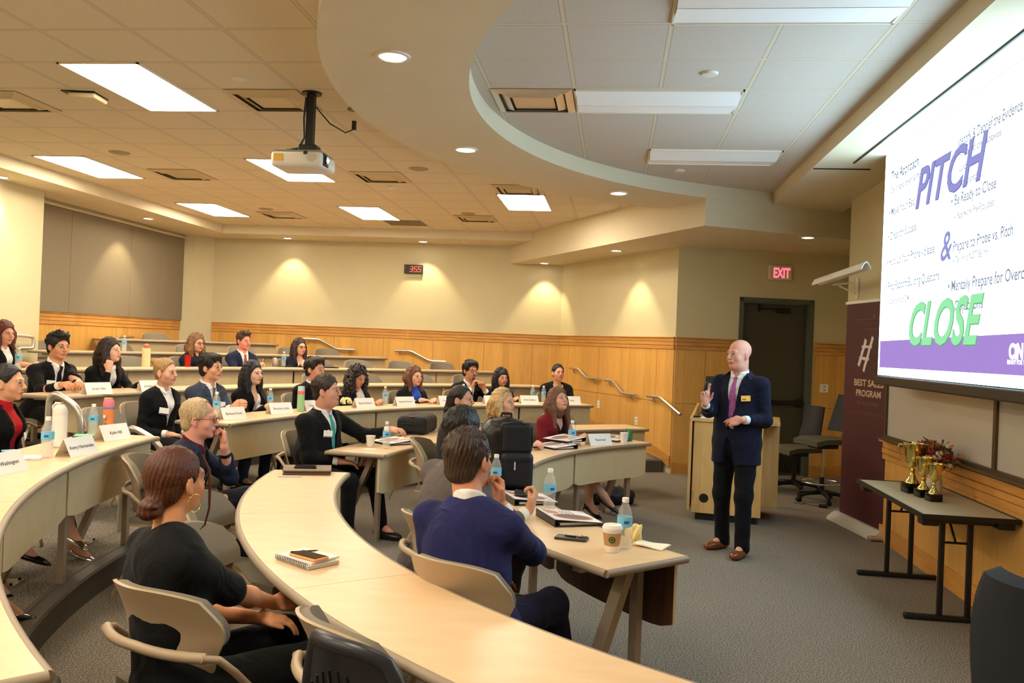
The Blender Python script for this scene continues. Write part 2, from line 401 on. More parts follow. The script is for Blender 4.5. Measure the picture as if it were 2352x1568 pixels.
# door
dr = empty('door_1', MD @ Vector((d0, 0, 0)), math.atan2(DB[1]-DA[1], DB[0]-DA[0])); dr['kind'] = 'structure'; dw = d1-d0
fr = MB(); fr.box((.03, .07, dz/2), (.06, .16, dz)).box((dw-.03, .07, dz/2), (.06, .16, dz)).box((dw/2, .07, dz-.03), (dw, .16, .06)); fr.build('door_frame', M_frame, dr)
MB().box((dw/2, .12, (dz-.06)/2), (dw-.12, .045, dz-.07)).build('door_leaf', M_door, dr)
MB().box((dw*.62, .07, dz-.16), (.2, .05, .06), bev=.008).box((dw*.45, .075, dz-.14), (.34, .012, .02)).box((dw*.3, .08, dz-.13), (.03, .03, .1)).build('door_closer', M_dark, dr)
MB().box((dw/2, .06, 1.0), (dw-.2, .045, .06), bev=.01).box((.14, .08, 1.0), (.06, .05, .12)).box((dw-.14, .08, 1.0), (.06, .05, .12)).build('panic_bar', M_dark, dr)
MB().box((dw/2, .095, .22), (dw-.16, .004, .36)).build('kick_plate', mat('kick_plate', (30, 26, 24), .35), dr)
struct(MB().prism([(1.62, 9.52), (2.52, 9.26), (2.53, 9.31), (1.63, 9.57)], 0, .012).build('trim_8', M_alu))
# ================================================================= CEILING FIXTURES AND LAMPS
M_lamp = emit('lit_panel', WARM, TROFFER); M_down = emit('lit_downlight', (1., .93, .82), 30)
M_fixw = mat('fixture_white', (226, 218, 204), .5); M_vent = mat('vent_metal', (196, 178, 142), .4, metal=.3); M_ventd = mat('vent_dark', (112, 96, 66), .8)
def troffer(x, y, label):
    t = empty('ceiling_light', (x, y, ZC), 0, label, 'light', 'lit fluorescent ceiling panels')
    b = MB(); w, l = .61, 1.22
    for s_ in (-1, 1): b.box((s_*(w/2-.008), 0, -.004), (.016, l, .012)); b.box((0, s_*(l/2-.008), -.004), (w, .016, .012))
    b.build('frame', M_fixw, t)
    b = MB(); b.prism([(-w/2+.015, -l/2+.015), (w/2-.015, -l/2+.015), (w/2-.015, l/2-.015), (-w/2+.015, l/2-.015)], -.007, -.002); b.build('diffuser', M_lamp, t)
TX = {0: -3.67, 1: -6.10, 2: -1.235}
for x, yc, lab in [
    (-3.67, 6.155, 'largest lit ceiling panel, upper left, nearest the camera'), (-6.10, 9.20, 'lit ceiling panel near the left wall above the seated young man'),
    (-3.67, 9.20, 'lit ceiling panel partly hidden behind the projector'), (-6.10, 12.25, 'small lit ceiling panel in the far left corner of the ceiling'),
    (-3.67, 12.25, 'far lit ceiling panel above the digital clock, beside a dark tile'), (-1.235, 11.03, 'lit ceiling panel cut by the curved soffit on the right')]:
    troffer(x, yc, lab)
for x, yc in [(-3.67, 3.10), (-6.10, 3.10), (-3.67, .05), (-1.235, 1.27), (-6.10, .05), (-1.235, -1.7), (-3.67, -2.1)]:
    troffer(x, yc, 'lit ceiling panel in the rows behind the photographer')
def dim_troffer(x0, x1, y0, y1, label):
    t = empty('ceiling_light', ((x0+x1)/2, (y0+y1)/2, ZC), 0, label, 'light', 'unlit light fittings in the recessed ceiling')
    L, w = x1-x0-.02, y1-y0-.02
    b = MB()
    for s_ in (-1, 1): b.box((0, s_*(w/2-.006), -.005), (L, .012, .02)); b.box((s_*(L/2-.006), 0, -.005), (.012, w, .02))
    b.build('frame', M_fixw, t)
    for s_ in (-1, 1):
        q = MB(); q.shell(lambda u, v: ((-(L/2-.012)+u*(L-.024), s_*(.004+v*(w/2-.012)), -.006-.030*(1-v)**1.6), (0, 0, -1)), 1, 8, .003)
        q.build('reflector', mat('reflector_white', (250, 248, 246), .5), t, smooth=60)
dim_troffer(-.377, .842, 6.108, 6.718, 'unlit two-lens light fitting beside the ceiling vent in the recess')
dim_troffer(.232, 1.452, 7.937, 8.546, 'small unlit light fitting furthest back in the recess')
dim_troffer(.232, 1.452, 4.28, 4.889, 'unlit light fitting at the top edge of the picture')
def vent(cx, cy, s_, label, bright=False):
    t = empty('ceiling_vent', (cx, cy, ZC), 0, label, 'vent', 'square ceiling vents')
    MB().box((0, 0, -.002), (s_-.02, s_-.02, .003)).build('backing', M_ventd, t)
    m = M_alu if bright else M_vent
    for k, (f0, f1) in enumerate([(1.0, .80), (.77, .56), (.53, 0)]):
        a, b_ = s_/2*f0-.008, s_/2*f1
        def ringfn(q, za, zb):
            vs = [(x*a, y*a, za) for x, y in ((-1, -1), (1, -1), (1, 1), (-1, 1))]+[(x*b_, y*b_, zb) for x, y in ((-1, -1), (1, -1), (1, 1), (-1, 1))]
            vs += [(x, y, z-.003) for x, y, z in vs]
            q.add(vs, [(i, (i+1) % 4, 4+(i+1) % 4, 4+i) for i in range(4)]+[(8+i, 12+i, 12+(i+1) % 4, 8+(i+1) % 4) for i in range(4)]+[(i, 8+i, 8+(i+1) % 4, (i+1) % 4) for i in range(4)]+[(4+i, 4+(i+1) % 4, 12+(i+1) % 4, 12+i) for i in range(4)])
        q = MB()
        if f1 > 0: ringfn(q, -.004, -.022-.006*k)
        else: q.box((0, 0, -.018), (2*a, 2*a, .004))
        q.build('louver', m, t)
for a in [(-2.75, 6.45, .6, 'beige ceiling vent left of the projector pole'), (-5.15, 9.52, .6, 'ceiling vent right of the lit panel by the left wall'), (-2.73, 9.47, .6, 'ceiling vent right of the panel behind the projector'),
          (-5.18, 12.60, .6, 'ceiling vent at the far left beside the small lit panel'), (-2.13, 12.50, .6, 'ceiling vent above and right of the digital clock'), (-1.22, 10.1, .6, 'ceiling vent half hidden by the curved soffit edge'), (-5.10, 6.52, .6, 'ceiling vent cut by the left edge of the picture')]:
    vent(*a)
vent(-.68, 6.413, .61, 'shiny metal ceiling vent in the recessed ceiling', True)
prop(MB().box((-3.37, 13.17, ZC-.004), (.6, .55, .008)).build('ceiling_tile', mat('tile_grey', (128, 116, 96), .9)), 'dark grey tile next to the far lit ceiling panel', 'ceiling tile')
for x, y, lab in [(-5.26, 8.4, 'round ceiling speaker above the lit panel by the left wall'), (-2.18, 8.99, 'round ceiling speaker right of the projector'), (-5.2, 12.05, 'round ceiling speaker by the small far lit panel'), (-2.17, 12.06, 'round ceiling speaker above the vent over the clock')]:
    prop(MB().lathe([(0, -.012), (.09, -.010), (.105, -.004), (.108, 0)], (x, y, ZC), 28).build('ceiling_speaker', mat('speaker_grille', (168, 148, 116), .7), smooth=50), lab, 'speaker')
for x, y, z, lab in [(-2.78, 5.88, ZC, 'round sprinkler plate beside the large lit panel'), (.55, 5.76, ZC, 'sprinkler plate in the recessed ceiling above the lights'), (.58, 8.87, ZC, 'sprinkler plate at the far end of the recess'), (-2.78, 10.12, ZC, 'sprinkler plate below the panel behind the projector'), (-.55, 13.1, ZL, 'small sprinkler plate on the far lower soffit'), (-2.6, 14.3, ZS, 'sprinkler plate on the back soffit')]:
    prop(MB().lathe([(.012, -.018), (.05, -.014), (.056, -.004), (.056, 0)], (x, y, z), 24).build('sprinkler', M_fixw, smooth=50), lab, 'sprinkler')
def downlight(x, y, z, label, r=.075, power=DOWN, spot=True, aim=None, cone=88):
    t = empty('downlight', (x, y, z), 0, label, 'downlight', 'round recessed downlights')
    MB().lathe([(r, -.012), (r+.02, -.01), (r+.024, 0), (r, 0)], (0, 0, 0), 32, caps=False).build('trim_ring', M_fixw, t, smooth=40)
    MB().lathe([(0, -.006), (r, -.006)], (0, 0, 0), 32).build('lens', M_down, t)
    if spot:
        l = bpy.data.lights.new('bulb', 'SPOT'); l.energy = power; l.spot_size = R_(cone); l.spot_blend = .55; l.shadow_soft_size = .03; l.color = (1., .84, .50)
        o = bpy.data.objects.new('bulb', l); COL.objects.link(o); o.parent = t; o.location = (0, 0, -.03)
        d = Vector(aim) if aim else Vector((0, 0, -1)); o.rotation_euler = d.to_track_quat('-Z', 'Y').to_euler()
for a in [(-7.18, 12.29, ZS, 'downlight washing the taupe fabric wall panels'), (-5.78, 14.36, ZS, 'downlight over the back wall, left of the clock'), (-3.35, 14.35, ZS, 'downlight over the back wall, just above the clock'),
          (-7.16, 9.11, ZS, 'downlight over the cream column at the left edge'), (-1.25, 14.42, ZL, 'downlight near the far corner of the cream walls'), (-.04, 12.26, ZL, 'downlight over the far slanted wall with handrails'), (2.20, 10.38, ZL, 'downlight over the door beside the exit sign'),
          (-7.16, 5.9, ZS, 'downlight over the left wall outside the picture')]:
    x, y, z, lab = a
    aim = {0: (-.30, 0, -1), 1: (0, .2, -1), 2: (0, .2, -1)}.get(0 if x < -7 else 1, (0, 0, -1)) if z == ZS else ((0, .15, -1) if x < -1 else ((.16, .1, -1) if x < 1 else (0, 0, -1)))
    downlight(x, y, z, lab, .07, CUP if x < 1.5 else 14, aim=aim, cone=78)
for x, y, lab in [(-1.40, 5.0, 'largest downlight in the curved soffit at the top'), (-1.38, 7.42, 'middle downlight in the curved soffit'), (-.03, 9.41, 'downlight in the curved soffit right of the lit panel'), (.1, 2.9, 'downlight in the curved soffit outside the picture')]:
    downlight(x, y, ZS, lab, .085, 30, cone=110)
# wireless access point, smoke detector light
t = empty('access_point', (-4.28, 6.33, ZC), .12, 'cream wireless access point on the ceiling at upper left', 'access point')
MB().box((0, 0, -.004), (.26, .24, .008)).build('mounting_plate', M_dark, t); MB().box((.03, -.01, -.03), (.22, .22, .04), bev=.016).build('housing', mat('ap_cream', (214, 198, 160), .5), t, smooth=40)
# projector
pr = empty('projector', (-2.42, 6.27, 2.90), 0, 'white projector hanging from the ceiling on a black pole', 'projector')
b = MB(); b.box((0, 0, .07), (.40, .33, .115), bev=.03); b.build('housing', mat('projector_white', (226, 220, 208), .4), pr, smooth=50)
MB().box((0, 0, .133), (.36, .28, .018), bev=.005).build('top_plate', mat('projector_grey', (130, 128, 108), .5), pr)
MB().box((-.135, -.167, .08), (.075, .003, .055)).build('yellow_label', mat('yellow_label', (226, 176, 70), .6), pr)
MB().lathe([(.036, 0), (.036, .004), (0, .004)], (.12, -.167, .085), 24, Matrix.Rotation(PI/2, 3, 'X')).build('side_grille', mat('grille_grey', (196, 188, 172), .8), pr)
MB().box((.075, -.168, .115), (.03, .004, .025)).build('side_button', M_dark, pr)
for y0 in (-.04,):
    MB().box((.2, -.075, .075), (.012, .11, .09), bev=.005).build('lens_surround', M_dark, pr)
MB().lathe([(.034, 0), (.036, .014), (.028, .018), (.022, .012)], (.204, -.075, .075), 28, Matrix.Rotation(PI/2, 3, 'Y'), False).build('lens_ring', M_chrome, pr, smooth=40)
MB().lathe([(0, .013), (.022, .012)], (.205, -.075, .075), 24, Matrix.Rotation(PI/2, 3, 'Y')).build('lens', emit('projector_beam', (.75, .82, 1.), 25), pr)
b = MB(); b.box((.05, -.02, .40), (.055, .055, .42)).box((.05, -.02, .17), (.14, .12, .055), bev=.01).lathe([(.0, .6), (.075, .6), (.075, .590), (0, .588)], (.05, -.02, 0), 28).build('ceiling_pole', M_dark, pr)
b = MB(); b.tube([(.02, -.05, .56), (.01, -.06, .4), (.015, -.05, .25), (-.02, -.06, .17), (-.1, -.06, .155), (-.13, -.03, .165)], .009, 8)
b.tube([(.08, 0, .5), (.16, .1, .40), (.22, .3, .38), (.25, .42, .44)], .005, 6); b.box((.25, .42, .47), (.03, .03, .07)); b.lathe([(0, .595), (.06, .595), (.06, .6)], (.25, .42, 0), 20)
b.build('cable', M_black, pr, smooth=60)
# digital clock
ck = empty('wall_clock', (-3.57, WB-.0, 2.90), 0, 'black digital wall clock with red digits reading 3:55', 'clock')
MB().box((0, -.035, 0), (.33, .07, .155), bev=.006).build('case', M_black, ck); MB().box((0, -.01, -.11), (.28, .02, .06)).build('bracket', M_paint, ck)
M_red = emit('red_digits', (1., .10, .05), 2.6)
def seg7(d, cx, s_=1.):
    S = {'3': 'abgcd', '5': 'afgcd'}[d]; q = MB(); w, h, t_ = .024, .045, .009
    P = {'a': (0, h, 2*w, t_), 'g': (0, 0, 2*w, t_), 'd': (0, -h, 2*w, t_), 'f': (-w, h/2, t_, h), 'b': (w, h/2, t_, h), 'e': (-w, -h/2, t_, h), 'c': (w, -h/2, t_, h)}
    for k in S:
        x, z, a, b2 = P[k]; q.box((cx+x+z*.12, -.072, z), (a, .003, b2))
    return q
for d, cx in (('3', -.035), ('5', .042), ('5', .112)): seg7(d, cx).build('digit', M_red, ck)
for x, z in ((.005, .018), (.001, -.018), (-.14, .02)): MB().box((x, -.072, z), (.008, .003, .008)).build('dot', M_red, ck)
# exit sign
ex = empty('exit_sign', MD @ Vector((1.42, 0, 2.77)), math.atan2(DB[1]-DA[1], DB[0]-DA[0]), 'illuminated red EXIT sign on the wall above the dark door', 'exit sign')
MB().box((0, -.025, 0), (.33, .05, .20), bev=.015).build('housing', mat('exit_grey', (226, 208, 176), .5), ex)
text_mesh('lettering', 'EXIT', .185, emit('exit_red', (1., .09, .13), 2.6), ex, Matrix.Translation((.012, -.0515, -.066)) @ Matrix.Rotation(PI/2, 4, 'X'), align='CENTER', bold=.006, width=.235)
el = ex.children[-1]; el.location.x = .012
# handrails on the walls
def rail(pts, M, label, brackets):
    r = empty('handrail', (0, 0, 0), 0, label, 'handrail', 'wall handrails'); b = MB(); b.M = M
    P = [Vector(p) for p in pts]; path = []
    for i, p in enumerate(P):
        if 0 < i < len(P)-1:
            a = (P[i-1]-p).normalized(); c2 = (P[i+1]-p).normalized()
            for k in range(5):
                t = k/4; q = (p+a*.05)*(1-t)**2+p*2*t*(1-t)+(p+c2*.05)*t*t; path.append(q)
        else: path.append(p)
    b.tube(path, .021, 12); b.build('rail', M_alu, r, smooth=50)
    for x, z in brackets:
        q = MB(); q.M = M; q.tube([(x, .0, z-.085), (x, .04, z-.085), (x, .07, z-.06), (x, .078, z-.015)], .008, 8); q.lathe([(.034, 0), (.034, .006), (.012, .012)], (x, .0, z-.085), 20, Matrix.Rotation(-PI/2, 3, 'X')); q.build('bracket', M_chrome, r, smooth=40)
    return r
MS = frameM(SLA, SLB, 0, CC); LS = (Vector(SLB)-Vector(SLA)).length
def sx(x): return (x+.95)/(.80+.95)*LS
y_ = .08
rail([(sx(-.66), y_, 1.30), (sx(-.52), y_, 1.30), (sx(-.37), y_, 1.17), (sx(-.17), y_, 1.17)], MS, 'upper short metal handrail on the slanted wood wall', [(sx(-.60), 1.30), (sx(-.25), 1.17)])
rail([(sx(-.07), y_, 1.165), (sx(.05), y_, 1.165), (sx(.20), y_, 1.0), (sx(.39), y_, 1.0)], MS, 'middle short metal handrail on the slanted wood wall', [(sx(0), 1.165), (sx(.32), 1.0)])
rail([(sx(.54), y_, 1.01), (sx(.70), y_, 1.01), (sx(.95), y_, .82)], MS, 'lowest metal handrail, running down behind the lectern', [(sx(.62), 1.01)])
MBk = frameM((-7.2, WB), (-.95, WB), 0, CC)
def bk(px): return px+7.2
rail([(bk(-5.52), y_, 1.60), (bk(-5.22), y_, 1.60), (bk(-4.88), y_, 1.44), (bk(-4.56), y_, 1.44)], MBk, 'left metal handrail on the back wood wall', [(bk(-5.44), 1.60), (bk(-4.66), 1.44)])
rail([(bk(-3.84), y_, 1.46), (bk(-3.55), y_, 1.46), (bk(-3.2), y_, 1.30), (bk(-2.92), y_, 1.30)], MBk, 'right metal handrail on the back wood wall', [(bk(-3.75), 1.46), (bk(-3.0), 1.30)])
MLw = frameM((WL, 0), (WL, 14), 0, CC)
rail([(11.9, y_, 1.28), (12.35, y_, 1.52), (12.75, y_, 1.53)], MLw, 'metal handrail on the left wood wall behind the long-haired woman', [(12.5, 1.53)])
MCo = frameM((-7.29, 0), (-7.29, 14), 0, CC)
rail([(8.1, y_, 1.33), (8.9, y_, 1.50), (9.55, y_, 1.52), (9.85, y_, 1.50), (9.85, y_, 1.36), (9.6, y_, 1.36)], MCo, 'looped metal handrail on the cream column at the left edge', [(9.3, 1.51)])
def loop(pts, label):
    b = MB(); P = [Vector(p) for p in pts]; path = []
    for i, p in enumerate(P):
        if 0 < i < len(P)-1:
            a = (P[i-1]-p); c2 = (P[i+1]-p); r = min(.12, a.length*.45, c2.length*.45); a.normalize(); c2.normalize()
            for k in range(7):
                t = k/6; path.append((p+a*r)*(1-t)**2+p*2*t*(1-t)+(p+c2*r)*t*t)
        else: path.append(p)
    b.tube(path, .024, 14); return prop(b.build('guard_rail', M_alu, smooth=60), label, 'railing', 'looped metal guard rails beside the aisle steps')
loop([(-4.19, 5.9, .16), (-4.17, 5.9, 1.18), (-3.91, 5.9, 1.04), (-3.90, 5.9, .16)], 'looped grey metal guard rail behind the white tumbler')
loop([(-3.57, 5.9, .16), (-3.55, 5.9, .955), (-3.26, 5.9, .81), (-3.245, 5.9, .165)], 'looped grey metal guard rail at the end of the row with the KYLIE name card')
# switch and sockets
def plate(M, x, z, label, name='wall_socket', cat='socket', w=.07, h=.115):
    t = empty(name, (0, 0, 0), 0, label, cat); b = MB(); b.M = M; b.box((x, .02, z), (w, .006, h), bev=.002); b.build('plate', M_card, t)
    for dz_ in (-.025, .025): b = MB(); b.M = M; b.box((x, .0235, z+dz_), (.03, .003, .028)); b.build('outlet', mat('socket_dark', (180, 172, 156), .5), t)
plate(MS, sx(-.21), .77, 'upper wall socket on the slanted wood wall'); plate(MS, sx(.355), .62, 'lower wall socket beside the table end')
plate(MD, LD-.35, 1.22, 'light switch plate beside the maroon banner', 'light_switch', 'switch', .12)
# ================================================================= TABLES
def arc_table(th0, th1, R0, z, label, depth=.50, group=None, end0=True, end1=True, legs=(True, True), h=.735):
    """one curved table unit; front edge (towards the screen) at R0"""
    thm = (th0+th1)/2; o = pol(thm, R0+depth/2, z)
    t = empty('curved_table', o, 0, label, 'table', group)
    n = max(4, int(abs(th1-th0)/1.2)); ths = list(np.linspace(th0, th1, n+1))
    def P(t_, a, b_): p = pol(t_, R0+a, z+b_); return tuple(p-o)
    g = .08
    def sec(e0): # top with softened corners at free ends
        b = MB(); rows = []
        for k, t_ in enumerate(ths):
            rows.append(t_)
        return rows
    tt = [th0+.02]+ths[1:-1]+[th1-.02]
    b = MB(); b.sweep([(.004, h-.026), (depth-.004, h-.026), (depth-.006, h), (.006, h)], P, tt); b.build('table_top', M_lam, t)
    # rounded grey-brown edge band, running round the free ends
    prof = [(math.cos(a)*.017, math.sin(a)*.017) for a in np.linspace(-PI/2, PI/2, 7)]
    e = MB()
    e.sweep([(-x, h-.0165+y) for x, y in prof]+[(.006, h-.001), (.006, h-.032)], P, ths)
    e.sweep([(depth+x, h-.0165+y) for x, y in prof]+[(depth-.006, h-.001), (depth-.006, h-.032)], P, ths)
    for on, tE, s_ in ((end0, th0, -1), (end1, th1, 1)):
        if on:
            c0 = pol(tE, R0, 0); c1 = pol(tE, R0+depth, 0); d = (c1-c0).normalized(); nrm = Vector((-d.y, d.x, 0));
            if nrm.dot(pol(tE+s_, R0, 0)-c0) < 0: nrm = -nrm
            path = [c0+d*(depth*k/3) for k in range(4)]
            vs = []
            e.sweep([(x, h-.0165+y) for x, y in prof]+[(-.006, h-.001), (-.006, h-.032)], lambda k, a, b_: tuple(path[k]+nrm*a+Vector((0, 0, z+b_))-o), list(range(4)))
    e.build('edge_band', M_edge, t, smooth=50)
    # hanging modesty panel
    gp = .28/R0*3
    pn = list(np.linspace(th0+gp, th1-gp, n+1)); f = MB(); f.cm = 0
    k = len(pn)
    out = [P(t_, .045, 0) for t_ in pn]; inn = [P(t_, .063, 0) for t_ in pn]
    def zb(i): return .40+(.03 if i in (0, k-1) else (.006 if i in (1, k-2) else 0))
    vs = []
    for i in range(k): vs += [(out[i][0], out[i][1], zb(i)), (out[i][0], out[i][1], h-.03), (inn[i][0], inn[i][1], h-.03), (inn[i][0], inn[i][1], zb(i))]
    fo = []; fi = []
    for i in range(k-1):
        a, c2 = 4*i, 4*i+4; fo += [(a, c2, c2+1, a+1), (a+1, c2+1, c2+2, a+2), (a+3, c2+3, c2, a)]; fi.append((a+2, c2+2, c2+3, a+3))
    fo += [(0, 1, 2, 3), (4*k-4, 4*k-1, 4*k-2, 4*k-3)]
    f.add(vs, fo); f.mi = [0]*len(f.f); f.cm = 1
    for q in fi: f.f.append(list(q)); f.mi.append(1)
    f.build('modesty_panel', [M_panel, M_panelin], t)
    for on, tE, s_ in ((legs[0], th0, 1), (legs[1], th1, -1)):
        if not on: continue
        t1 = tE+s_*3.2*3.3/R0
        q = MB(); a = Vector(P(t1, .12, 0)); d = (Vector(P(t1, 1, 0))-a).normalized(); sd = Vector((-d.y, d.x, 0))
        q.box(a+Vector((0, 0, (h-.03)/2)), (.035, .05, h-.03), math.atan2(d.y, d.x)); q.build('leg', M_leg, t)
        q = MB(); top = Vector(P(t1, .17, h-.04)); bot = Vector(P(t1, depth-.05, .012))
        ax = (bot-top).normalized(); w = sd*.035; u = ax.cross(sd).normalized()*.02
        q.add([top-w-u, top+w-u, top+w+u, top-w+u, bot-w-u, bot+w-u, bot+w+u, bot-w+u], [(0, 3, 2, 1), (4, 5, 6, 7), (0, 1, 5, 4), (1, 2, 6, 5), (2, 3, 7, 6), (3, 0, 4, 7)])
        q.build('slanted_leg', M_leg, t)
        q = MB(); q.box(Vector(P(t1, depth-.06, .004)), (.19, .16, .008), math.atan2(d.y, d.x)); fp_ = q.build('foot_plate', M_leg, t)
        q = MB()
        for i in (-1, 1):
            for j in (-1, 1): q.lathe([(.009, 0), (.009, .012), (0, .014)], Vector(P(t1, depth-.06, .008))+d*.075*i+sd*.06*j, 6)
        q.build('bolt', M_dark, fp_)
        q = MB(); q.box(Vector(P(t1, .3, h-.045)), (.36, .05, .03), math.atan2(d.y, d.x)); q.build('bracket', M_leg, t)
    return t
def row(R0, z, cuts, labels, group, h=.735):
    for i in range(len(cuts)-1):
        arc_table(cuts[i], cuts[i+1], R0, z, labels[i], group=group, end0=(i == 0), end1=(i == len(cuts)-2), legs=(True, i == len(cuts)-2), h=h)
row(3.235, 0, [-44.6, -27, -9.4], ['curved table unit holding the paper coffee cup, nearest the camera in the front row', 'curved table unit of the front row holding the tall black backpack'], 'front row tables')
row(3.27, 0, [6.3, 26, 45.9], ['front row table unit holding two white binders stacked askew', 'front row table unit with the RESERVED card'], 'front row tables')
row(4.46, 0, [-60, -40.2, -24.1, -7.0], ['large bare curved table unit running out of the bottom of the picture', 'curved table unit holding the notepad with the orange phone', 'curved table unit holding the brown portfolio, beside the empty chairs'], 'second row tables')
row(4.46, 0, [5.5, 23.5, 41.7, 59.8], ['second row table unit where the man in the teal tie sits', 'second row table unit behind the blonde woman', 'second row table end behind the woman in the red jacket'], 'second row tables')
row(5.88, .16, [-48.9, -39.8, -28.5, -17.0, -4.3], ['table unit cut by the lower left corner of the picture', 'third row table unit at the left edge of the picture', 'third row table unit with the light blue phone', 'third row table unit holding the AVERY HERNANDEZ card and white tumbler'], 'third row tables')
row(5.86, .16, [6.0, 17.3, 28.4, 39.2, 49.6, 60.1], ['third row table unit holding the BETHANY card', 'third row table unit behind the man in the teal tie', 'third row table unit with two cards right of the yellow napkins', 'third row table unit behind the ponytailed woman', 'third row table end by the slanted wood wall'], 'third row tables')
row(7.32, .315, [4.8, 15.5, 26.2, 36.7, 47.4, 60.3], ['fourth row table unit holding the two cards before the young man in black', 'fourth row table unit behind the woman with the blonde bun', 'fourth row table unit behind the dark-haired woman and the man with moustache', 'fourth row table unit behind the woman in the blue top', 'fourth row table end by the wood wall'], 'fourth row tables')
row(8.55, .465, [11, 19.4, 27.5, 35.6, 43.9, 51.3, 58.7], ['fifth row table unit holding the cream bottle', 'fifth row table unit holding the red tumbler', 'fifth row table unit before the young man in the navy suit', 'fifth row table unit with the small can', 'fifth row table unit, second from the far end', 'fifth row table end next to the wood wall'], 'fifth row tables')
row(9.90, .61, [19.6, 25.6, 31.6, 37.6, 43.6, 49.8], ['sixth row table unit behind the cream bottle', 'sixth row table unit behind the woman in glasses with wavy hair', 'sixth row table unit behind the young man in the navy suit', 'sixth row table unit behind the woman in glasses and white top', 'sixth row table end against the wood wall'], 'sixth row tables')
row(11.25, .76, [28.5, 35.5, 42.5], ['topmost row table unit at the left', 'topmost row table unit, nearer the clock'], 'top row tables')

# ================================================================= CHAIRS
def make_chair(label, group=None, M_tan=M_tan, M_padg=M_padg):
    """stacking chair, faces local +Y, seat top at 0.45"""
    t = empty('stacking_chair', (0, 0, 0), 0, label, 'chair', group)
    def backf(u, v, off=0., k=1.):
        x = (u-.5)*2; w = (.175+.065*min(1, v/.5))*k*(1-.14*max(0, v-.70)/.30)
        z = .475+v*.37-.034*max(0, v-.35)/.65*abs(x)**3+.03*(1-v)*abs(x)**2*2
        y = -.235-.015*math.sin(PI*min(1, v*1.6))-.11*max(0, v-.45)**1.3*1.8+.10*abs(x)**2+off; return ((x*w, y, z), (x*.35, -1, -.2))
    b = MB(); b.shell(lambda u, v: backf(u, v), 14, 10, .012); b.build('back_shell', M_tan, t, smooth=50)
    b = MB(); b.shell(lambda u, v: backf(u, .40+v*.585, .020, .96), 14, 8, .030); b.build('back_pad', M_padg, t, smooth=60)
    def seatf(u, v, off=0., k=1.):
        x = (u-.5)*2; w = (.225+.02*math.sin(PI*v))*k; return ((x*w, -.22+v*.46, .425+off-.035*max(0, v-.8)/.2+.018*abs(x)**2-.012*math.sin(PI*v)), (0, 0, 1))
    b = MB(); b.shell(lambda u, v: seatf(u, v), 12, 10, .014); b.build('seat_shell', M_tan, t, smooth=50)
    b = MB(); b.shell(lambda u, v: seatf(u, .03+v*.94, .022, .95), 12, 10, .034); b.build('seat_pad', M_padg, t, smooth=60)
    b = MB(); path = []
    for k in range(13):
        x = -1+2*k/12; path.append((x*.245, -.300+.075*abs(x)**2.2, .655-.01*abs(x)))
    b.tube(path, .017, 10); b.build('back_rail', M_tan, t, smooth=60)
    for s_ in (-1, 1):
        b = MB(); b.tube([(s_*.242, -.24, .648), (s_*.262, -.19, .635), (s_*.268, -.13, .58), (s_*.268, .0, .445), (s_*.27, .10, .33), (s_*.27, .20, .02), (s_*.27, .2, .0)], .0125, 10); b.build('leg', M_tan, t, smooth=60)
        b = MB(); b.tube([(s_*.225, .16, .405), (s_*.25, .02, .40), (s_*.262, -.10, .33), (s_*.27, -.27, .02), (s_*.27, -.27, 0)], .0125, 10); b.build('leg', M_tan, t, smooth=60)
    return t
CH0 = make_chair('empty tan and grey chair in front of the black mesh chair, pushed to the near table', 'tan and grey stacking chairs')
_first = [True]
def chair_at(x, y, z, face, label):
    """face: world angle (radians) of the direction the chair looks"""
    c = CH0 if _first[0] else copy_tree(CH0); _first[0] = False
    c.location = (x, y, z); c.rotation_euler = (0, 0, face-PI/2); c['label'] = label; return c
def face_in(x, y): return math.atan2(CY-y, CX-x)
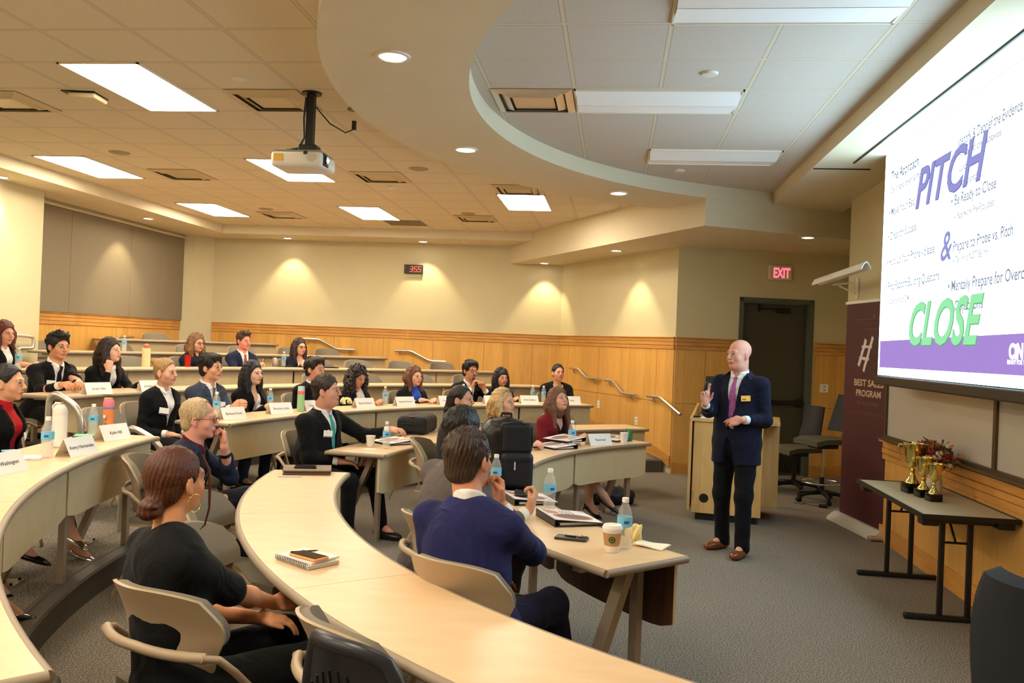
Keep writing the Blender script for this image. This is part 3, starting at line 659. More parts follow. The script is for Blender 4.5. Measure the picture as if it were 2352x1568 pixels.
# ================================================================= SCULPTED SURFACES (distance fields -> one continuous mesh)
class Fld:
    def __init__(s): s.ops = []
    def _o(s, op, fn, lo, hi, k): s.ops.append((op, fn, np.minimum(lo, hi), np.maximum(lo, hi), k)); return s
    def ell(s, c, r, R=None, k=.02, op='+'):
        c = np.array(c, float); r = np.array(r, float); Q = np.eye(3) if R is None else np.array(R)
        def fn(X, Y, Z):
            x, y, z = X-c[0], Y-c[1], Z-c[2]
            a = (x*Q[0, 0]+y*Q[1, 0]+z*Q[2, 0])/r[0]; b = (x*Q[0, 1]+y*Q[1, 1]+z*Q[2, 1])/r[1]; d = (x*Q[0, 2]+y*Q[1, 2]+z*Q[2, 2])/r[2]
            k0 = np.sqrt(a*a+b*b+d*d); k1 = np.sqrt((a/r[0])**2+(b/r[1])**2+(d/r[2])**2)+1e-9
            return k0*(k0-1)/k1
        e = np.sqrt(((Q*r)**2).sum(1)); return s._o(op, fn, c-e, c+e, k)
    def cap(s, a, b, ra, rb=None, k=.02, op='+'):
        a = np.array(a, float); b = np.array(b, float); rb = ra if rb is None else rb; d = b-a; L2 = max(d@d, 1e-12)
        def fn(X, Y, Z):
            x, y, z = X-a[0], Y-a[1], Z-a[2]; t = np.clip((x*d[0]+y*d[1]+z*d[2])/L2, 0, 1)
            return np.sqrt((x-t*d[0])**2+(y-t*d[1])**2+(z-t*d[2])**2)-(ra+(rb-ra)*t)
        m = max(ra, rb); return s._o(op, fn, np.minimum(a, b)-m, np.maximum(a, b)+m, k)
    def box(s, c, h, R=None, r=.01, k=.01, op='+'):
        c = np.array(c, float); h = np.array(h, float)-r; Q = np.eye(3) if R is None else np.array(R)
        def fn(X, Y, Z):
            x, y, z = X-c[0], Y-c[1], Z-c[2]
            a = np.abs(x*Q[0, 0]+y*Q[1, 0]+z*Q[2, 0])-h[0]; b = np.abs(x*Q[0, 1]+y*Q[1, 1]+z*Q[2, 1])-h[1]; d = np.abs(x*Q[0, 2]+y*Q[1, 2]+z*Q[2, 2])-h[2]
            return np.sqrt(np.maximum(a, 0)**2+np.maximum(b, 0)**2+np.maximum(d, 0)**2)+np.minimum(np.maximum(a, np.maximum(b, d)), 0)-r
        e = (np.abs(Q)*(h+r)).sum(1); return s._o(op, fn, c-e, c+e, k)
    def fn(s, f, lo, hi, k=.0, op='+'): return s._o(op, f, np.array(lo, float), np.array(hi, float), k)
    def grid(s, h):
        P = [o for o in s.ops if o[0] == '+']; lo = np.min([o[2] for o in P], 0)-3*h; hi = np.max([o[3] for o in P], 0)+3*h
        n = np.ceil((hi-lo)/h).astype(int)+1; D = np.full(n, .5, np.float32); ax = [lo[i]+h*np.arange(n[i]) for i in range(3)]
        for op, f, a, b, k in s.ops:
            m = k+3*h; i0 = np.clip(np.floor((a-m-lo)/h).astype(int), 0, n); i1 = np.clip(np.ceil((b+m-lo)/h).astype(int)+1, 0, n)
            if (i1 <= i0).any(): continue
            sl = tuple(slice(i0[i], i1[i]) for i in range(3))
            X = ax[0][sl[0]][:, None, None]; Y = ax[1][sl[1]][None, :, None]; Z = ax[2][sl[2]][None, None, :]
            cur = D[sl]
            if op == 'w': D[sl] = f(X, Y, Z, cur); continue
            d = f(X, Y, Z).astype(np.float32)*1.0
            if op == '+':
                if k > 0: q = np.maximum(k-np.abs(cur-d), 0)/k; D[sl] = np.minimum(cur, d)-q*q*k*.25
                else: D[sl] = np.minimum(cur, d)
            elif op == '-':
                if k > 0: q = np.maximum(k-np.abs(cur+d), 0)/k; D[sl] = np.maximum(cur, -d)+q*q*k*.25
                else: D[sl] = np.maximum(cur, -d)
        s.lo, s.h, s.D = lo, h, D; return s
    def mesh(s, name, h, M=None, matfn=None, smooth_it=0):
        s.grid(h); D = s.D; D[0] = D[-1] = .5; D[:, 0] = D[:, -1] = .5; D[:, :, 0] = D[:, :, -1] = .5
        S = D < 0; n = S.shape
        cnt = np.zeros((n[0]-1, n[1]-1, n[2]-1), np.uint8)
        for i in (0, 1):
            for j in (0, 1):
                for k in (0, 1): cnt += S[i:n[0]-1+i, j:n[1]-1+j, k:n[2]-1+k]
        I = np.argwhere((cnt > 0) & (cnt < 8)); N = len(I)
        if N == 0: return bpy.data.meshes.new(name)
        vid = np.full(cnt.shape, -1, np.int32); vid[I[:, 0], I[:, 1], I[:, 2]] = np.arange(N)
        acc = np.zeros((N, 3)); w = np.zeros(N)
        C8 = [(i, j, k) for i in (0, 1) for j in (0, 1) for k in (0, 1)]
        for a in C8:
            for ax_ in range(3):
                if a[ax_]: continue
                b = list(a); b[ax_] = 1
                da = D[I[:, 0]+a[0], I[:, 1]+a[1], I[:, 2]+a[2]]; db = D[I[:, 0]+b[0], I[:, 1]+b[1], I[:, 2]+b[2]]
                m = (da < 0) != (db < 0); t = np.where(m, da/np.where(da-db == 0, 1, da-db), 0)
                for q in range(3): acc[:, q] += np.where(m, a[q]+(t if q == ax_ else 0), 0)
                w += m
        V = (I+acc/w[:, None])*s.h+s.lo
        F = []
        for ax_ in range(3):
            o1, o2 = (ax_+1) % 3, (ax_+2) % 3
            A = S.take(range(0, n[ax_]-1), ax_); B = S.take(range(1, n[ax_]), ax_); E = np.argwhere(A != B)
            E = E[(E[:, o1] > 0) & (E[:, o2] > 0) & (E[:, o1] < n[o1]-1) & (E[:, o2] < n[o2]-1)]
            ins = A[E[:, 0], E[:, 1], E[:, 2]]
            def cell(d1, d2):
                q = E.copy(); q[:, o1] += d1; q[:, o2] += d2; return vid[q[:, 0], q[:, 1], q[:, 2]]
            Q = np.stack([cell(-1, -1), cell(0, -1), cell(0, 0), cell(-1, 0)], 1); Q[~ins] = Q[~ins][:, ::-1]; F.append(Q)
        F = np.concatenate(F); F = F[(F >= 0).all(1)]
        for _ in range(smooth_it):
            ac = np.zeros((N, 3)); cn = np.zeros(N)
            for a, b in ((0, 1), (1, 2), (2, 3), (3, 0)):
                for q in range(3):
                    ac[:, q] += np.bincount(F[:, a], V[F[:, b], q], N)+np.bincount(F[:, b], V[F[:, a], q], N)
                cn += np.bincount(F[:, a], minlength=N)+np.bincount(F[:, b], minlength=N)
            V = V*.5+ac/np.maximum(cn, 1)[:, None]*.5
        me = bpy.data.meshes.new(name); me.vertices.add(N); me.loops.add(len(F)*4); me.polygons.add(len(F))
        if matfn is not None: mi = matfn(V[F].mean(1)).astype(np.int32)
        if M is not None: A4 = np.array(M); V = V@A4[:3, :3].T+A4[:3, 3]
        me.vertices.foreach_set('co', V.astype(np.float32).ravel()); me.loops.foreach_set('vertex_index', F.astype(np.int32).ravel())
        me.polygons.foreach_set('loop_start', np.arange(0, len(F)*4, 4, dtype=np.int32)); me.polygons.foreach_set('loop_total', np.full(len(F), 4, np.int32))
        me.polygons.foreach_set('use_smooth', np.ones(len(F), bool))
        if matfn is not None: me.polygons.foreach_set('material_index', mi)
        me.update(calc_edges=True); me.validate(); return me
def npR(*cols): return np.array([list(c) for c in cols]).T
def ik(S, Wp, l1, l2, pole):
    S, Wp, pole = Vector(S), Vector(Wp), Vector(pole); d = Wp-S; L = min(d.length, (l1+l2)*.995); u = d.normalized(); Wp = S+u*L
    a = (l1*l1-l2*l2+L*L)/(2*L); hh = math.sqrt(max(l1*l1-a*a, 0)); p = pole-u*pole.dot(u)
    p = p.normalized() if p.length > 1e-4 else u.orthogonal().normalized()
    return S+u*a+p*hh, Wp
# ================================================================= PEOPLE
def skin_mat(rgb):
    n = 'skin_%d_%d_%d' % rgb
    return mat(n, rgb, .5, noise=.07, nscale=14, spec=.35, sub=.12)
def hair_mat(rgb, shine=.48):
    n = 'hair_%d_%d_%d' % rgb
    if n in MATS: return MATS[n]
    m = mat(n, rgb, shine, noise=.35, nscale=26, bump=.5, bscale=60, stretch=(5, 5, .7), spec=.5); return m
def cloth_mat(rgb, b=.25):
    n = 'cloth_%d_%d_%d' % rgb
    if n in MATS: return MATS[n]
    m = mat(n, rgb, .85, noise=.08, nscale=40, bump=b, bscale=300, spec=.2, sheen=.04)
    nt = m.node_tree; bs = nt.nodes['Principled BSDF']; tc = nt.nodes.new('ShaderNodeTexCoord'); w = nt.nodes.new('ShaderNodeTexNoise'); w.inputs['Scale'].default_value = 8; w.inputs['Detail'].default_value = 2; w.inputs['Distortion'].default_value = 1.2
    nt.links.new(tc.outputs['Object'], w.inputs['Vector']); bp = nt.nodes.new('ShaderNodeBump'); bp.inputs['Strength'].default_value = .55; bp.inputs['Distance'].default_value = .03
    nt.links.new(w.outputs['Fac'], bp.inputs['Height']); nt.links.new(bs.inputs['Normal'].links[0].from_socket, bp.inputs['Normal']); nt.links.new(bp.outputs[0], bs.inputs['Normal'])
    return m
M_lash = mat('eyelash', (40, 26, 22), .6)
M_eyew = mat('eye_white', (232, 226, 220), .25); M_iris = mat('iris', (52, 36, 26), .15)
def person(p):
    """p: label, head (world xyz of head centre), face (angle of body), floor z, options"""
    fz = p['z']; sc = p.get('s', 1.0); hp = Vector(p['head']); face = p['face']; fem = p.get('fem', False)
    hres = p.get('h', .008); lean = p.get('lean', .08); stand = p.get('stand', False)
    F = Vector((math.cos(face), math.sin(face), 0)); Rt = Vector((F.y, -F.x, 0))
    side = p.get('side', 0.)
    base = Vector((hp.x, hp.y, fz))-F*lean-Rt*side
    root = empty('person', base, face-PI/2, p['label'], 'person', p.get('group'))
    def L(v): d = Vector(v)-base; return Vector((d.dot(Rt), d.dot(F), d.z))
    H = L(hp); B = p.get('build', 1.0)
    # head frame
    if 'look' in p: d = L(p['look'])-H; hy = math.atan2(-d.x, d.y); hpch = math.atan2(d.z, math.hypot(d.x, d.y))
    else: hy = 0; hpch = 0
    hy = p.get('hyaw', hy); hpch = p.get('hpitch', max(-.5, min(.35, hpch))); roll = p.get('hroll', 0.)
    HM = Matrix.Rotation(hy, 3, 'Z') @ Matrix.Rotation(hpch, 3, 'X') @ Matrix.Rotation(roll, 3, 'Y')
    hs = p.get('hs', .96 if fem else 1.03)
    def h_(x, y, z): return tuple(H+HM @ Vector((x*hs, y*hs, z*hs)))
    hR = np.array(HM)
    # skeleton
    nb = Vector((H.x*.75, H.y-.035, H.z-.165*hs)); pel = Vector((0, 0, p.get('pelz', .96*sc if stand else .50)))
    Cc = pel.lerp(nb, .70)+Vector((0, -.015, 0)); Ws = pel.lerp(nb, .36)+Vector((0, -.01, 0))
    sw = p.get('sw', (.165 if fem else .192)*B); up = (nb-pel).normalized(); tw = p.get('twist', 0.)
    SR = Matrix.Rotation(tw, 3, 'Z')
    shz = p.get('shz', -.078)
    sh = {s_: nb+SR@Vector((s_*(sw-.02), -.012, 0))+up*shz for s_ in (-1, 1)}
    l1, l2 = .285*sc, .255*sc
    hands = p.get('hands', {}); tz = p.get('tz', .735)
    default = {'table': lambda s_: ((s_*.10, .40, tz+.045), (-s_*.75, .65, 0), (0, 0, -1), 'relax'), 'lap': lambda s_: ((s_*.10, .26, .60), (-s_*.5, .8, -.1), (0, 0, -1), 'relax'), 'down': lambda s_: ((s_*(sw+.05), .02, .80), (0, .1, -1), (-s_, 0, 0), 'relax')}
    arms = {}
    for s_ in (-1, 1):
        q = hands.get(s_, p.get('arms', 'table'))
        if isinstance(q, str): q = default[q](s_)
        wr, hd, pn, pose = q[:4]; wr = Vector(wr)
        if len(q) > 4: wr = L(Vector(q[4]))
        pole = Vector(p.get('pole', {}).get(s_, (s_*.38, -.45, -1.0)))
        el, wr = ik(sh[s_], wr, l1, l2, pole); arms[s_] = (el, wr, Vector(hd).normalized(), Vector(pn).normalized(), pose)
    # legs
    legs = {}
    for s_ in (-1, 1):
        if stand:
            hip = pel+Vector((s_*.09, 0, -.02)); an = Vector(p.get('feet', {}).get(s_, (s_*.11, 0, .09))); kn = hip.lerp(an, .5)+Vector((s_*.01, .03, 0)); toe = Vector(p.get('toes', {}).get(s_, (s_*.15, 1, 0)))
        else:
            hip = pel+Vector((s_*.095, .03, -.01)); kn, an, toe = p.get('legs', {}).get(s_, ((s_*.13, .45*sc, .50), (s_*.12, .40*sc, .10), (0, 1, 0)))
            kn, an, toe = Vector(kn), Vector(an), Vector(toe)
        legs[s_] = (hip, kn, an, toe.normalized())
    fat = p.get('fat', 1.0)
    def torso(f, g, k=.05, hips=True, dark=False):
        """g: extra thickness"""
        if hips: f.ell(pel+Vector((0, -.01, .02)), (.155*B+g, .115*fat+g, .115+g), k=k)
        ux = SR@Vector((1, 0, 0)); R3 = npR(ux, (-up).cross(ux).normalized(), up)
        f.ell(Ws, (.135*B*fat+g, .105*fat+g, .15+g), R3, k=k)
        f.ell(Cc, (.158*B+g, .112*(fat*.5+.5)+g, .165+g), R3, k=k)
        if fem:
            for s_ in (-1, 1): f.ell(Cc+SR@Vector((s_*.07, .085, .005)), (.058+g*.6, .052+g*.6, .058+g*.6), k=.04)
        f.cap(sh[-1]+Vector((.035, 0, 0)), sh[1]-Vector((.035, 0, 0)), .046+g, k=k)
        f.cap(nb+Vector((0, -.012, -.050)), sh[1]+Vector((-.025, 0, .004)), .040+g, .040+g, k=k*.8); f.cap(nb+Vector((0, -.012, -.050)), sh[-1]+Vector((.025, 0, .004)), .040+g, .040+g, k=k*.8)
    # ---------------- body
    f = Fld(); torso(f, -.012)
    f.cap(h_(0, -.022, -.055), nb+Vector((0, 0, -.02)), .052*(.92 if fem else 1.12)*(.5+.5*fat), .058*(.9 if fem else 1.12), k=.025)
    for s_ in (-1, 1):
        el, wr, hd, pn, pose = arms[s_]
        f.cap(sh[s_], el, .046*(.88 if fem else 1)*B, .036*(.9 if fem else 1), k=.03); f.cap(el, el.lerp(wr, .35), .037, .040*(.88 if fem else 1), k=.02); f.cap(el.lerp(wr, .35), wr, .040*(.85 if fem else 1), .025*(.88 if fem else 1), k=.02)
        hip, kn, an, toe = legs[s_]
        f.cap(hip, kn, .078, .052, k=.04); f.cap(kn, kn.lerp(an, .35), .052, .055, k=.03); f.cap(kn.lerp(an, .35), an, .055, .034, k=.02); f.cap(an, an+toe*.10+Vector((0, 0, -.05)), .036, .026, k=.02)
    # head
    f.ell(h_(0, -.018, .034), (.076*hs, .096*hs, .084*hs), hR, k=.02)
    f.ell(h_(0, .022, -.028), (.063*hs*(.72+.28*fat), .066*hs, .084*hs), hR, k=.03)
    f.ell(h_(0, .030, -.078), (.047*hs*(.5+.5*fat), .048*hs, .032*hs), hR, k=.03)
    f.ell(h_(0, .070, -.098), (.020*hs, .016*hs, .014*hs), hR, k=.02)
    if p.get('jowl'): f.ell(h_(0, .02, -.10), (.055*hs, .05*hs, .035*hs), hR, k=.03)
    for s_ in (-1, 1):
        f.ell(h_(s_*.040, .058, -.032), (.024, .022, .026), hR, k=.02)
    f.cap(h_(-.034, .079, .020), h_(.034, .079, .020), .012, k=.02)
    for s_ in (-1, 1): f.ell(h_(s_*.031, .102, .003), (.017, .013, .0095), hR, k=.012, op='-')
    f.cap(h_(0, .086, .014), h_(0, .112, -.026), .0075, .0115, k=.011)
    for s_ in (-1, 1): f.ell(h_(s_*.0125, .100, -.031), (.0085, .010, .0075), hR, k=.007)
    f.ell(h_(0, .085, -.055), (.027, .011, .015), hR, k=.014)
    f.ell(h_(0, .0915, -.0590), (.022, .0075, .0050), hR, k=.005); f.ell(h_(0, .0905, -.0680), (.019, .0080, .0055), hR, k=.005)
    f.cap(h_(-.021, .0975, -.0635), h_(.021, .0975, -.0635), .0018, k=.003, op='-')
    for s_ in (-1, 1):
        er = np.array(HM @ Matrix.Rotation(s_*.35, 3, 'Z') @ Matrix.Rotation(-.15, 3, 'X'))
        f.ell(h_(s_*.079, -.010, -.008), (.0095, .0185, .032), er, k=.008); f.ell(h_(s_*.088, -.004, -.004), (.006, .010, .018), er, k=.006, op='-'); f.ell(h_(s_*.077, -.003, -.036), (.008, .009, .010), hR, k=.006)
    if hres <= .0065:
        for s_ in (-1, 1): f.cap(h_(s_*.044, .086, .008), h_(s_*.018, .092, .009), .0035, k=.004)
    # hands
    for s_ in (-1, 1):
        el, wr, hd, pn, pose = arms[s_]
        X = hd; Z = (pn-X*pn.dot(X)).normalized(); Y = X.cross(Z)            # Y towards little finger or thumb depending on side
        th = Y*s_                                                 # thumb side
        hs2 = .90 if fem else 1.03
        def hp_(a, b, c): return wr+X*a*hs2+th*b*hs2+Z*c*hs2
        Rm = npR(X, th, Z)
        f.ell(hp_(.052, .0, .0), (.050*hs2, .040*hs2, .0155*hs2), Rm, k=.012); f.cap(wr, hp_(.03, 0, 0), .024, .024, k=.012)
        f.box(hp_(.062, .0, .0), (.034*hs2, .037*hs2, .012*hs2), Rm, r=.010, k=.01)
        cur = {'relax': (.35, .45, .3), 'fist': (1.15, 1.45, .8), 'chin': (.9, 1.2, .6), 'clasp': (.75, .9, .4), 'flat': (.08, .12, .08), 'point': (.8, 1.0, .6), 'gesture': (.2, .5, .3)}[pose]
        for i, (yb, ln, rr) in enumerate([(.029, .072, .0088), (.0105, .080, .0092), (-.009, .075, .0088), (-.027, .060, .0078)]):
            c3 = cur
            if pose == 'point': c3 = (.25, .3, .2) if i == 0 else ((.45, .6, .3) if i == 1 else cur)
            if pose == 'gesture': c3 = (.0, .25, .15) if i == 0 else ((.15, .4, .2) if i == 1 else (1.0, 1.2, .6))
            a0 = hp_(.090-abs(yb-.01)*.18, yb, 0); ang = 0; spread = (yb*2.2)
            pt = a0
            for seg, (fr, cc) in enumerate(zip((.45, .31, .24), c3)):
                ang += cc; d = (X*math.cos(ang)+Z*math.sin(ang)+th*spread*(.35 if pose != 'gesture' else .9)).normalized(); q = pt+d*ln*fr*hs2
                f.cap(pt, q, rr*(1-.07*seg)*hs2, rr*(1-.07*(seg+1))*hs2, k=.0035 if seg else .006); pt = q
        tb = hp_(.018, .026, .004); m1 = hp_(.046, .046, .016 if pose in ('fist', 'clasp', 'chin', 'gesture') else .008); m2 = hp_(.072, .044 if pose not in ('fist', 'chin') else .028, .030 if pose in ('fist', 'chin', 'clasp', 'gesture') else .014)
        f.cap(tb, m1, .0135*hs2, .0105*hs2, k=.012); f.cap(m1, m2, .0105*hs2, .0088*hs2, k=.004); f.cap(m2, m2+(m2-m1)*.7, .0088*hs2, .0072*hs2, k=.003)
    Hn = np.array(H)
    def faces(C):
        q = (C-Hn)@hR/hs; m = np.zeros(len(C), int)
        lip = ((q[:, 0]/.0225)**2+((q[:, 2]+.0635)/.0088)**2 < 1) & (q[:, 1] > .082); m[lip] = 1
        return m
    sk = p.get('skin', (214, 160, 128)); lipc = tuple(int(v*k_) for v, k_ in zip(sk, (.90, .72, .70) if not fem else (.86, .55, .54)))
    me = f.mesh('body', hres, matfn=faces, smooth_it=1 if hres < .0065 else 0); body = link('body', me, [skin_mat(sk), mat('lip_%d_%d_%d' % lipc, lipc, .4)], root)
    # eyes and brows
    for s_ in (-1, 1):
        b = MB(); r = .0122*hs; D0 = Matrix.Diagonal((1.12, .95, .56)); YQ = Matrix.Rotation(-PI/2, 3, 'X')
        Q = HM @ Matrix.Rotation(-s_*.22, 3, 'Z') @ D0 @ YQ; c0 = h_(s_*.0315, .0815, .002)
        b.lathe([(0, -r), (r*.7, -r*.7), (r, 0), (r*.93, r*.36), (r*.80, r*.6), (r*.52, r*.85)], c0, 18, Q, False); b.cm = 1; b.lathe([(r*.56, r*.86), (r*.30, r*.99), (0, r*1.04)], c0, 18, HM @ Matrix.Rotation(-s_*.10, 3, 'Z') @ Matrix.Diagonal((.95, .95, .62)) @ YQ, False)
        b.build('eye', [M_eyew, M_iris], root, smooth=80)
        b = MB(); b.tube([h_(s_*.0165, .0905, .0035), h_(s_*.024, .0955, .0085), h_(s_*.033, .0955, .0100), h_(s_*.041, .0905, .0080), h_(s_*.0465, .083, .003)], [.0008, .0015, .0018, .0016, .0008], 6); b.build('eyelash', M_lash, root, smooth=80)
    hc_ = p.get('hair_rgb', (50, 34, 26)); brow = p.get('brow', hc_)
    for s_ in (-1, 1):
        b = MB(); b.tube([h_(s_*.014, .0925, .0215), h_(s_*.026, .0925, .0265), h_(s_*.040, .084, .0255), h_(s_*.050, .074, .019)], [.0024, .0032, .0028, .0012], 6); b.build('eyebrow', hair_mat(brow), root, smooth=80)
    # ---------------- hair
    st = p.get('hair', 'short')
    if st in ('bun', 'back', 'lowbun', 'pony'): p['hth'] = min(p.get('hth', .01), .006)
    if st != 'bald':
        g = Fld(); t = p.get('hth', .010)
        def hairtex(amp, fr, fy=0):
            def w(X, Y, Z, D):
                x, y, z = X-Hn[0], Y-Hn[1], Z-Hn[2]
                ph = np.arctan2(x, y+1e-6)
                if fy: return D+amp*(np.sin(x*fr)*np.sin(y*fr+1)*np.sin(z*fr+2))*1.6
                return D+amp*np.sin(ph*fr+6*np.sin(z*18)+z*20)
            return w
        g.ell(h_(0, -.020, .036), ((.077+t)*hs, (.097+t)*hs, (.086+t*1.15)*hs), hR, k=.01)
        if st in ('short', 'buzz', 'quiff', 'mop', 'thin'):
            g.ell(h_(0, -.055, -.035), ((.062+t*.6)*hs, (.050+t*.5)*hs, .055*hs), hR, k=.02)
            for s_ in (-1, 1): g.cap(h_(s_*.074, .012, .02), h_(s_*.075, .012, -.012), .008, .005, k=.01)
            if st == 'quiff': g.ell(h_(0, .055, .105), (.062, .042, .030), hR, k=.025)
            if st == 'mop':
                g.ell(h_(0, .035, .095), (.078, .062, .040), hR, k=.02)
                for s_ in (-1, 1): g.ell(h_(s_*.070, .020, .050), (.020, .040, .040), hR, k=.02); g.ell(h_(s_*.062, -.045, -.03), (.024, .035, .05), hR, k=.02)
        fringe = p.get('hline', .062)
        if st in ('long', 'straight', 'wavy', 'curly', 'pony', 'bob'):
            if st != 'pony':
                Ln = p.get('hlen', .25); wd = {'straight': .80, 'long': .95, 'wavy': 1.05, 'curly': 1.3, 'bob': .9}[st]
                g.ell(h_(0, -.045, -.06), (.088*wd*hs, .070*wd, .13), hR, k=.03)
                dn = Vector((0, 0, -1))
                for s_ in (-1, 1):
                    a = Vector(h_(s_*.076, .005, .02)); b_ = Vector(h_(s_*.084*wd, .008, -.10)); c_ = b_+dn*(Ln-.12)+Vector((s_*.015, .03 if p.get('hfront', 1) else -.06, 0))
                    g.cap(a, b_, .020*wd, .028*wd, k=.03); g.cap(b_, c_, .030*wd, .020*wd, k=.03)
                    if st == 'curly': g.ell(b_, (.05, .06, .07), k=.03)
                bk0 = Vector(h_(0, -.075, -.08)); bk1 = Vector((bk0.x, min(bk0.y, nb.y-.08), bk0.z-Ln*.65)); g.cap(bk0, bk1, .075*wd, .05*wd, k=.04)
            else:
                g.ell(h_(0, -.06, -.02), (.07, .055, .07), hR, k=.02); a = Vector(h_(0, -.115, .015)); b_ = Vector(h_(0, -.135, -.09)); g.cap(h_(0, -.09, .01), a, .03, .024, k=.02); g.cap(a, b_, .026, .034, k=.02); g.cap(b_, b_+Vector((0, -.01, -.22)), .034, .014, k=.02)
        if st in ('bun', 'lowbun', 'back'):
            g.ell(h_(0, -.055, -.025), (.066*hs, .052*hs, .062*hs), hR, k=.02)
            for s_ in (-1, 1): g.cap(h_(s_*.074, .015, .02), h_(s_*.074, .012, -.005), .009, .005, k=.01)
            if st == 'bun': g.ell(h_(0, -.115, .085), (.040, .034, .036), hR, k=.012); g.ell(h_(.012, -.135, .095), (.022, .022, .026), hR, k=.006)
            if st == 'lowbun': g.ell(h_(.005, -.118, -.085), (.042, .034, .026), hR, k=.008); g.ell(h_(.012, -.125, -.062), (.036, .028, .018), hR, k=.004); g.cap(h_(0, -.09, -.06), h_(0, -.12, -.08), .035, .026, k=.02)
        # locks and strands
        rg = random.Random(int(H.z*1000)+len(p['label'])); E3 = ((.077+t)*hs, (.097+t)*hs, (.086+t*1.15)*hs)
        def sf(ph, th_, rr=1.0): return (math.sin(ph)*math.sin(th_)*E3[0]*rr/hs, math.cos(ph)*math.sin(th_)*E3[1]*rr/hs-.020, math.cos(th_)*E3[2]*rr/hs+.036)
        fine = .75 if hres < .0055 else 1.
        if st in ('long', 'straight', 'wavy', 'curly', 'bob'):
            Ln = p.get('hlen', .25); wav = {'straight': .0015, 'long': .005, 'wavy': .010, 'curly': .014, 'bob': .007}[st]; nl = int(17/fine)
            for s_ in (-1, 1):
                for i in range(nl):
                    f0 = R_(30+150*i/(nl-1)+rg.uniform(-5, 5)); f1 = max(f0, R_(80)); pts = []
                    for th_ in (10, 35, 60, 85): a_ = f0+(f1-f0)*th_/85; pts.append(Vector(h_(*[v*(s_ if j == 0 else 1) for j, v in enumerate(sf(a_, R_(th_), 1.0))])))
                    e = pts[-1]; out = Vector((e.x-H.x, (e.y-H.y)*.5, 0)).normalized(); LL = Ln*rg.uniform(.80, 1.05)-.04; n6 = 6; w0 = rg.uniform(0, 6)
                    for j in range(1, n6+1):
                        q_ = j/n6; drop = Vector((0, 0, -LL*q_)); push = out*(.018*math.sin(PI*min(q_*1.2, 1))+wav*math.sin(w0+q_*9))+Vector((wav*math.cos(w0+q_*8), 0, 0)); 
                        if f0 < R_(100) and p.get('hfront', 1): push += Vector((0, .030*q_, 0))
                        if f0 > R_(130): push += Vector((0, -.03*q_-max(0, 0), 0))
                        pts.append(e+drop+push)
                    for j in range(len(pts)-1):
                        r_ = (.0105 if j < 3 else .0150)*(1-.07*max(0, j-4)); g.cap(pts[j], pts[j+1], r_, r_*.93, k=.013)
        if st in ('bun', 'lowbun', 'back', 'pony'):
            tgt = {'bun': (0, -.095, .095), 'lowbun': (0, -.112, -.05), 'back': (0, -.100, -.06), 'pony': (0, -.115, .012)}[st]; c0_ = Vector((0, -.020, .036)); tv = (Vector(tgt)-c0_).normalized(); nl = int(11/fine)
            for s_ in (-1, 1):
                for i in range(nl):
                    f0 = R_(8+125*i/(nl-1)); hz_ = R_(52+34*min(1, i/(nl*.5))); a0 = Vector((s_*math.sin(f0)*math.sin(hz_), math.cos(f0)*math.sin(hz_), math.cos(hz_))); pts = []
                    for j in range(7):
                        d_ = a0.lerp(tv, j/6).normalized(); pts.append(Vector(h_(d_.x*E3[0]/hs, d_.y*E3[1]/hs-.020, d_.z*E3[2]/hs+.036)))
                    for j in range(6): g.cap(pts[j], pts[j+1], .0046*fine, .0046*fine, k=.002)
        if st in ('mop', 'quiff', 'short', 'thin'):
            nt_ = {'mop': 90, 'quiff': 80, 'short': 110, 'thin': 50}[st]; L0, r0 = {'mop': (.050, .0085), 'quiff': (.040, .0078), 'short': (.026, .0050), 'thin': (.024, .0034)}[st]
            for i in range(nt_):
                ph = rg.uniform(-PI, PI); th_ = math.acos(1-rg.random()*(1-math.cos(R_(88 if abs(ph) > 1.3 else 58)))); a_ = Vector(sf(ph, th_, .985)); nrm = Vector((a_.x/E3[0]**2, (a_.y+.02)/E3[1]**2, (a_.z-.036)/E3[2]**2)).normalized()
                flow = Vector((rg.uniform(-.3, .3)+.25, .9 if (st in ('mop',) and a_.y > -.02) else (-.6 if st != 'quiff' or a_.y < .02 else -.2), -.9 if abs(ph) > 1.3 and th_ > .9 else .0)); flow = (flow-nrm*flow.dot(nrm)).normalized()
                if st == 'quiff' and a_.y > .02 and a_.z > .05: flow = (flow*.5+nrm*.9).normalized()
                ll = L0*rg.uniform(.6, 1.1); b1 = a_+flow*ll*.5+nrm*.006*(L0/.04); b2 = a_+flow*ll+nrm*(.004*(L0/.04)); g.cap(h_(*a_), h_(*b1), r0*fine, r0*.8*fine, k=.003); g.cap(h_(*b1), h_(*b2), r0*.8*fine, r0*.35*fine, k=.003)
        if st == 'curly':
            for i in range(120):
                s_ = rg.choice((-1, 1)); z_ = rg.uniform(-.22, .12); rad = .105 if z_ < .04 else .09*math.cos((z_-.04)*9); ph = R_(rg.uniform(55, 180)); q_ = Vector(h_(s_*math.sin(ph)*rad, math.cos(ph)*rad-.015, z_)); g.ell(q_, (rg.uniform(.012, .02),)*3, k=.006)
        # face opening, then neck clearance
        tied = st in ('bun', 'back', 'lowbun', 'pony'); fr_ = p.get('fringe', -.014 if tied else -.004)
        g.ell(h_(0, .082, -.030+fr_*-.2), ((.078 if tied else .0755)*hs, .080*hs, (.094-fr_)*hs), hR, k=.010, op='-')
        if st in ('short', 'buzz', 'quiff', 'bun', 'lowbun', 'back', 'thin', 'pony', 'mop'):
            for s_ in (-1, 1): g.ell(h_(s_*.084, -.004, -.022), (.022, .026, .036), hR, k=.008, op='-')
            g.ell(h_(0, .03, -.105), (.10, .085, .060), hR, k=.01, op='-')
            if st != 'lowbun': g.ell(h_(0, -.06, -.125), (.09, .09, .045), hR, k=.01, op='-')
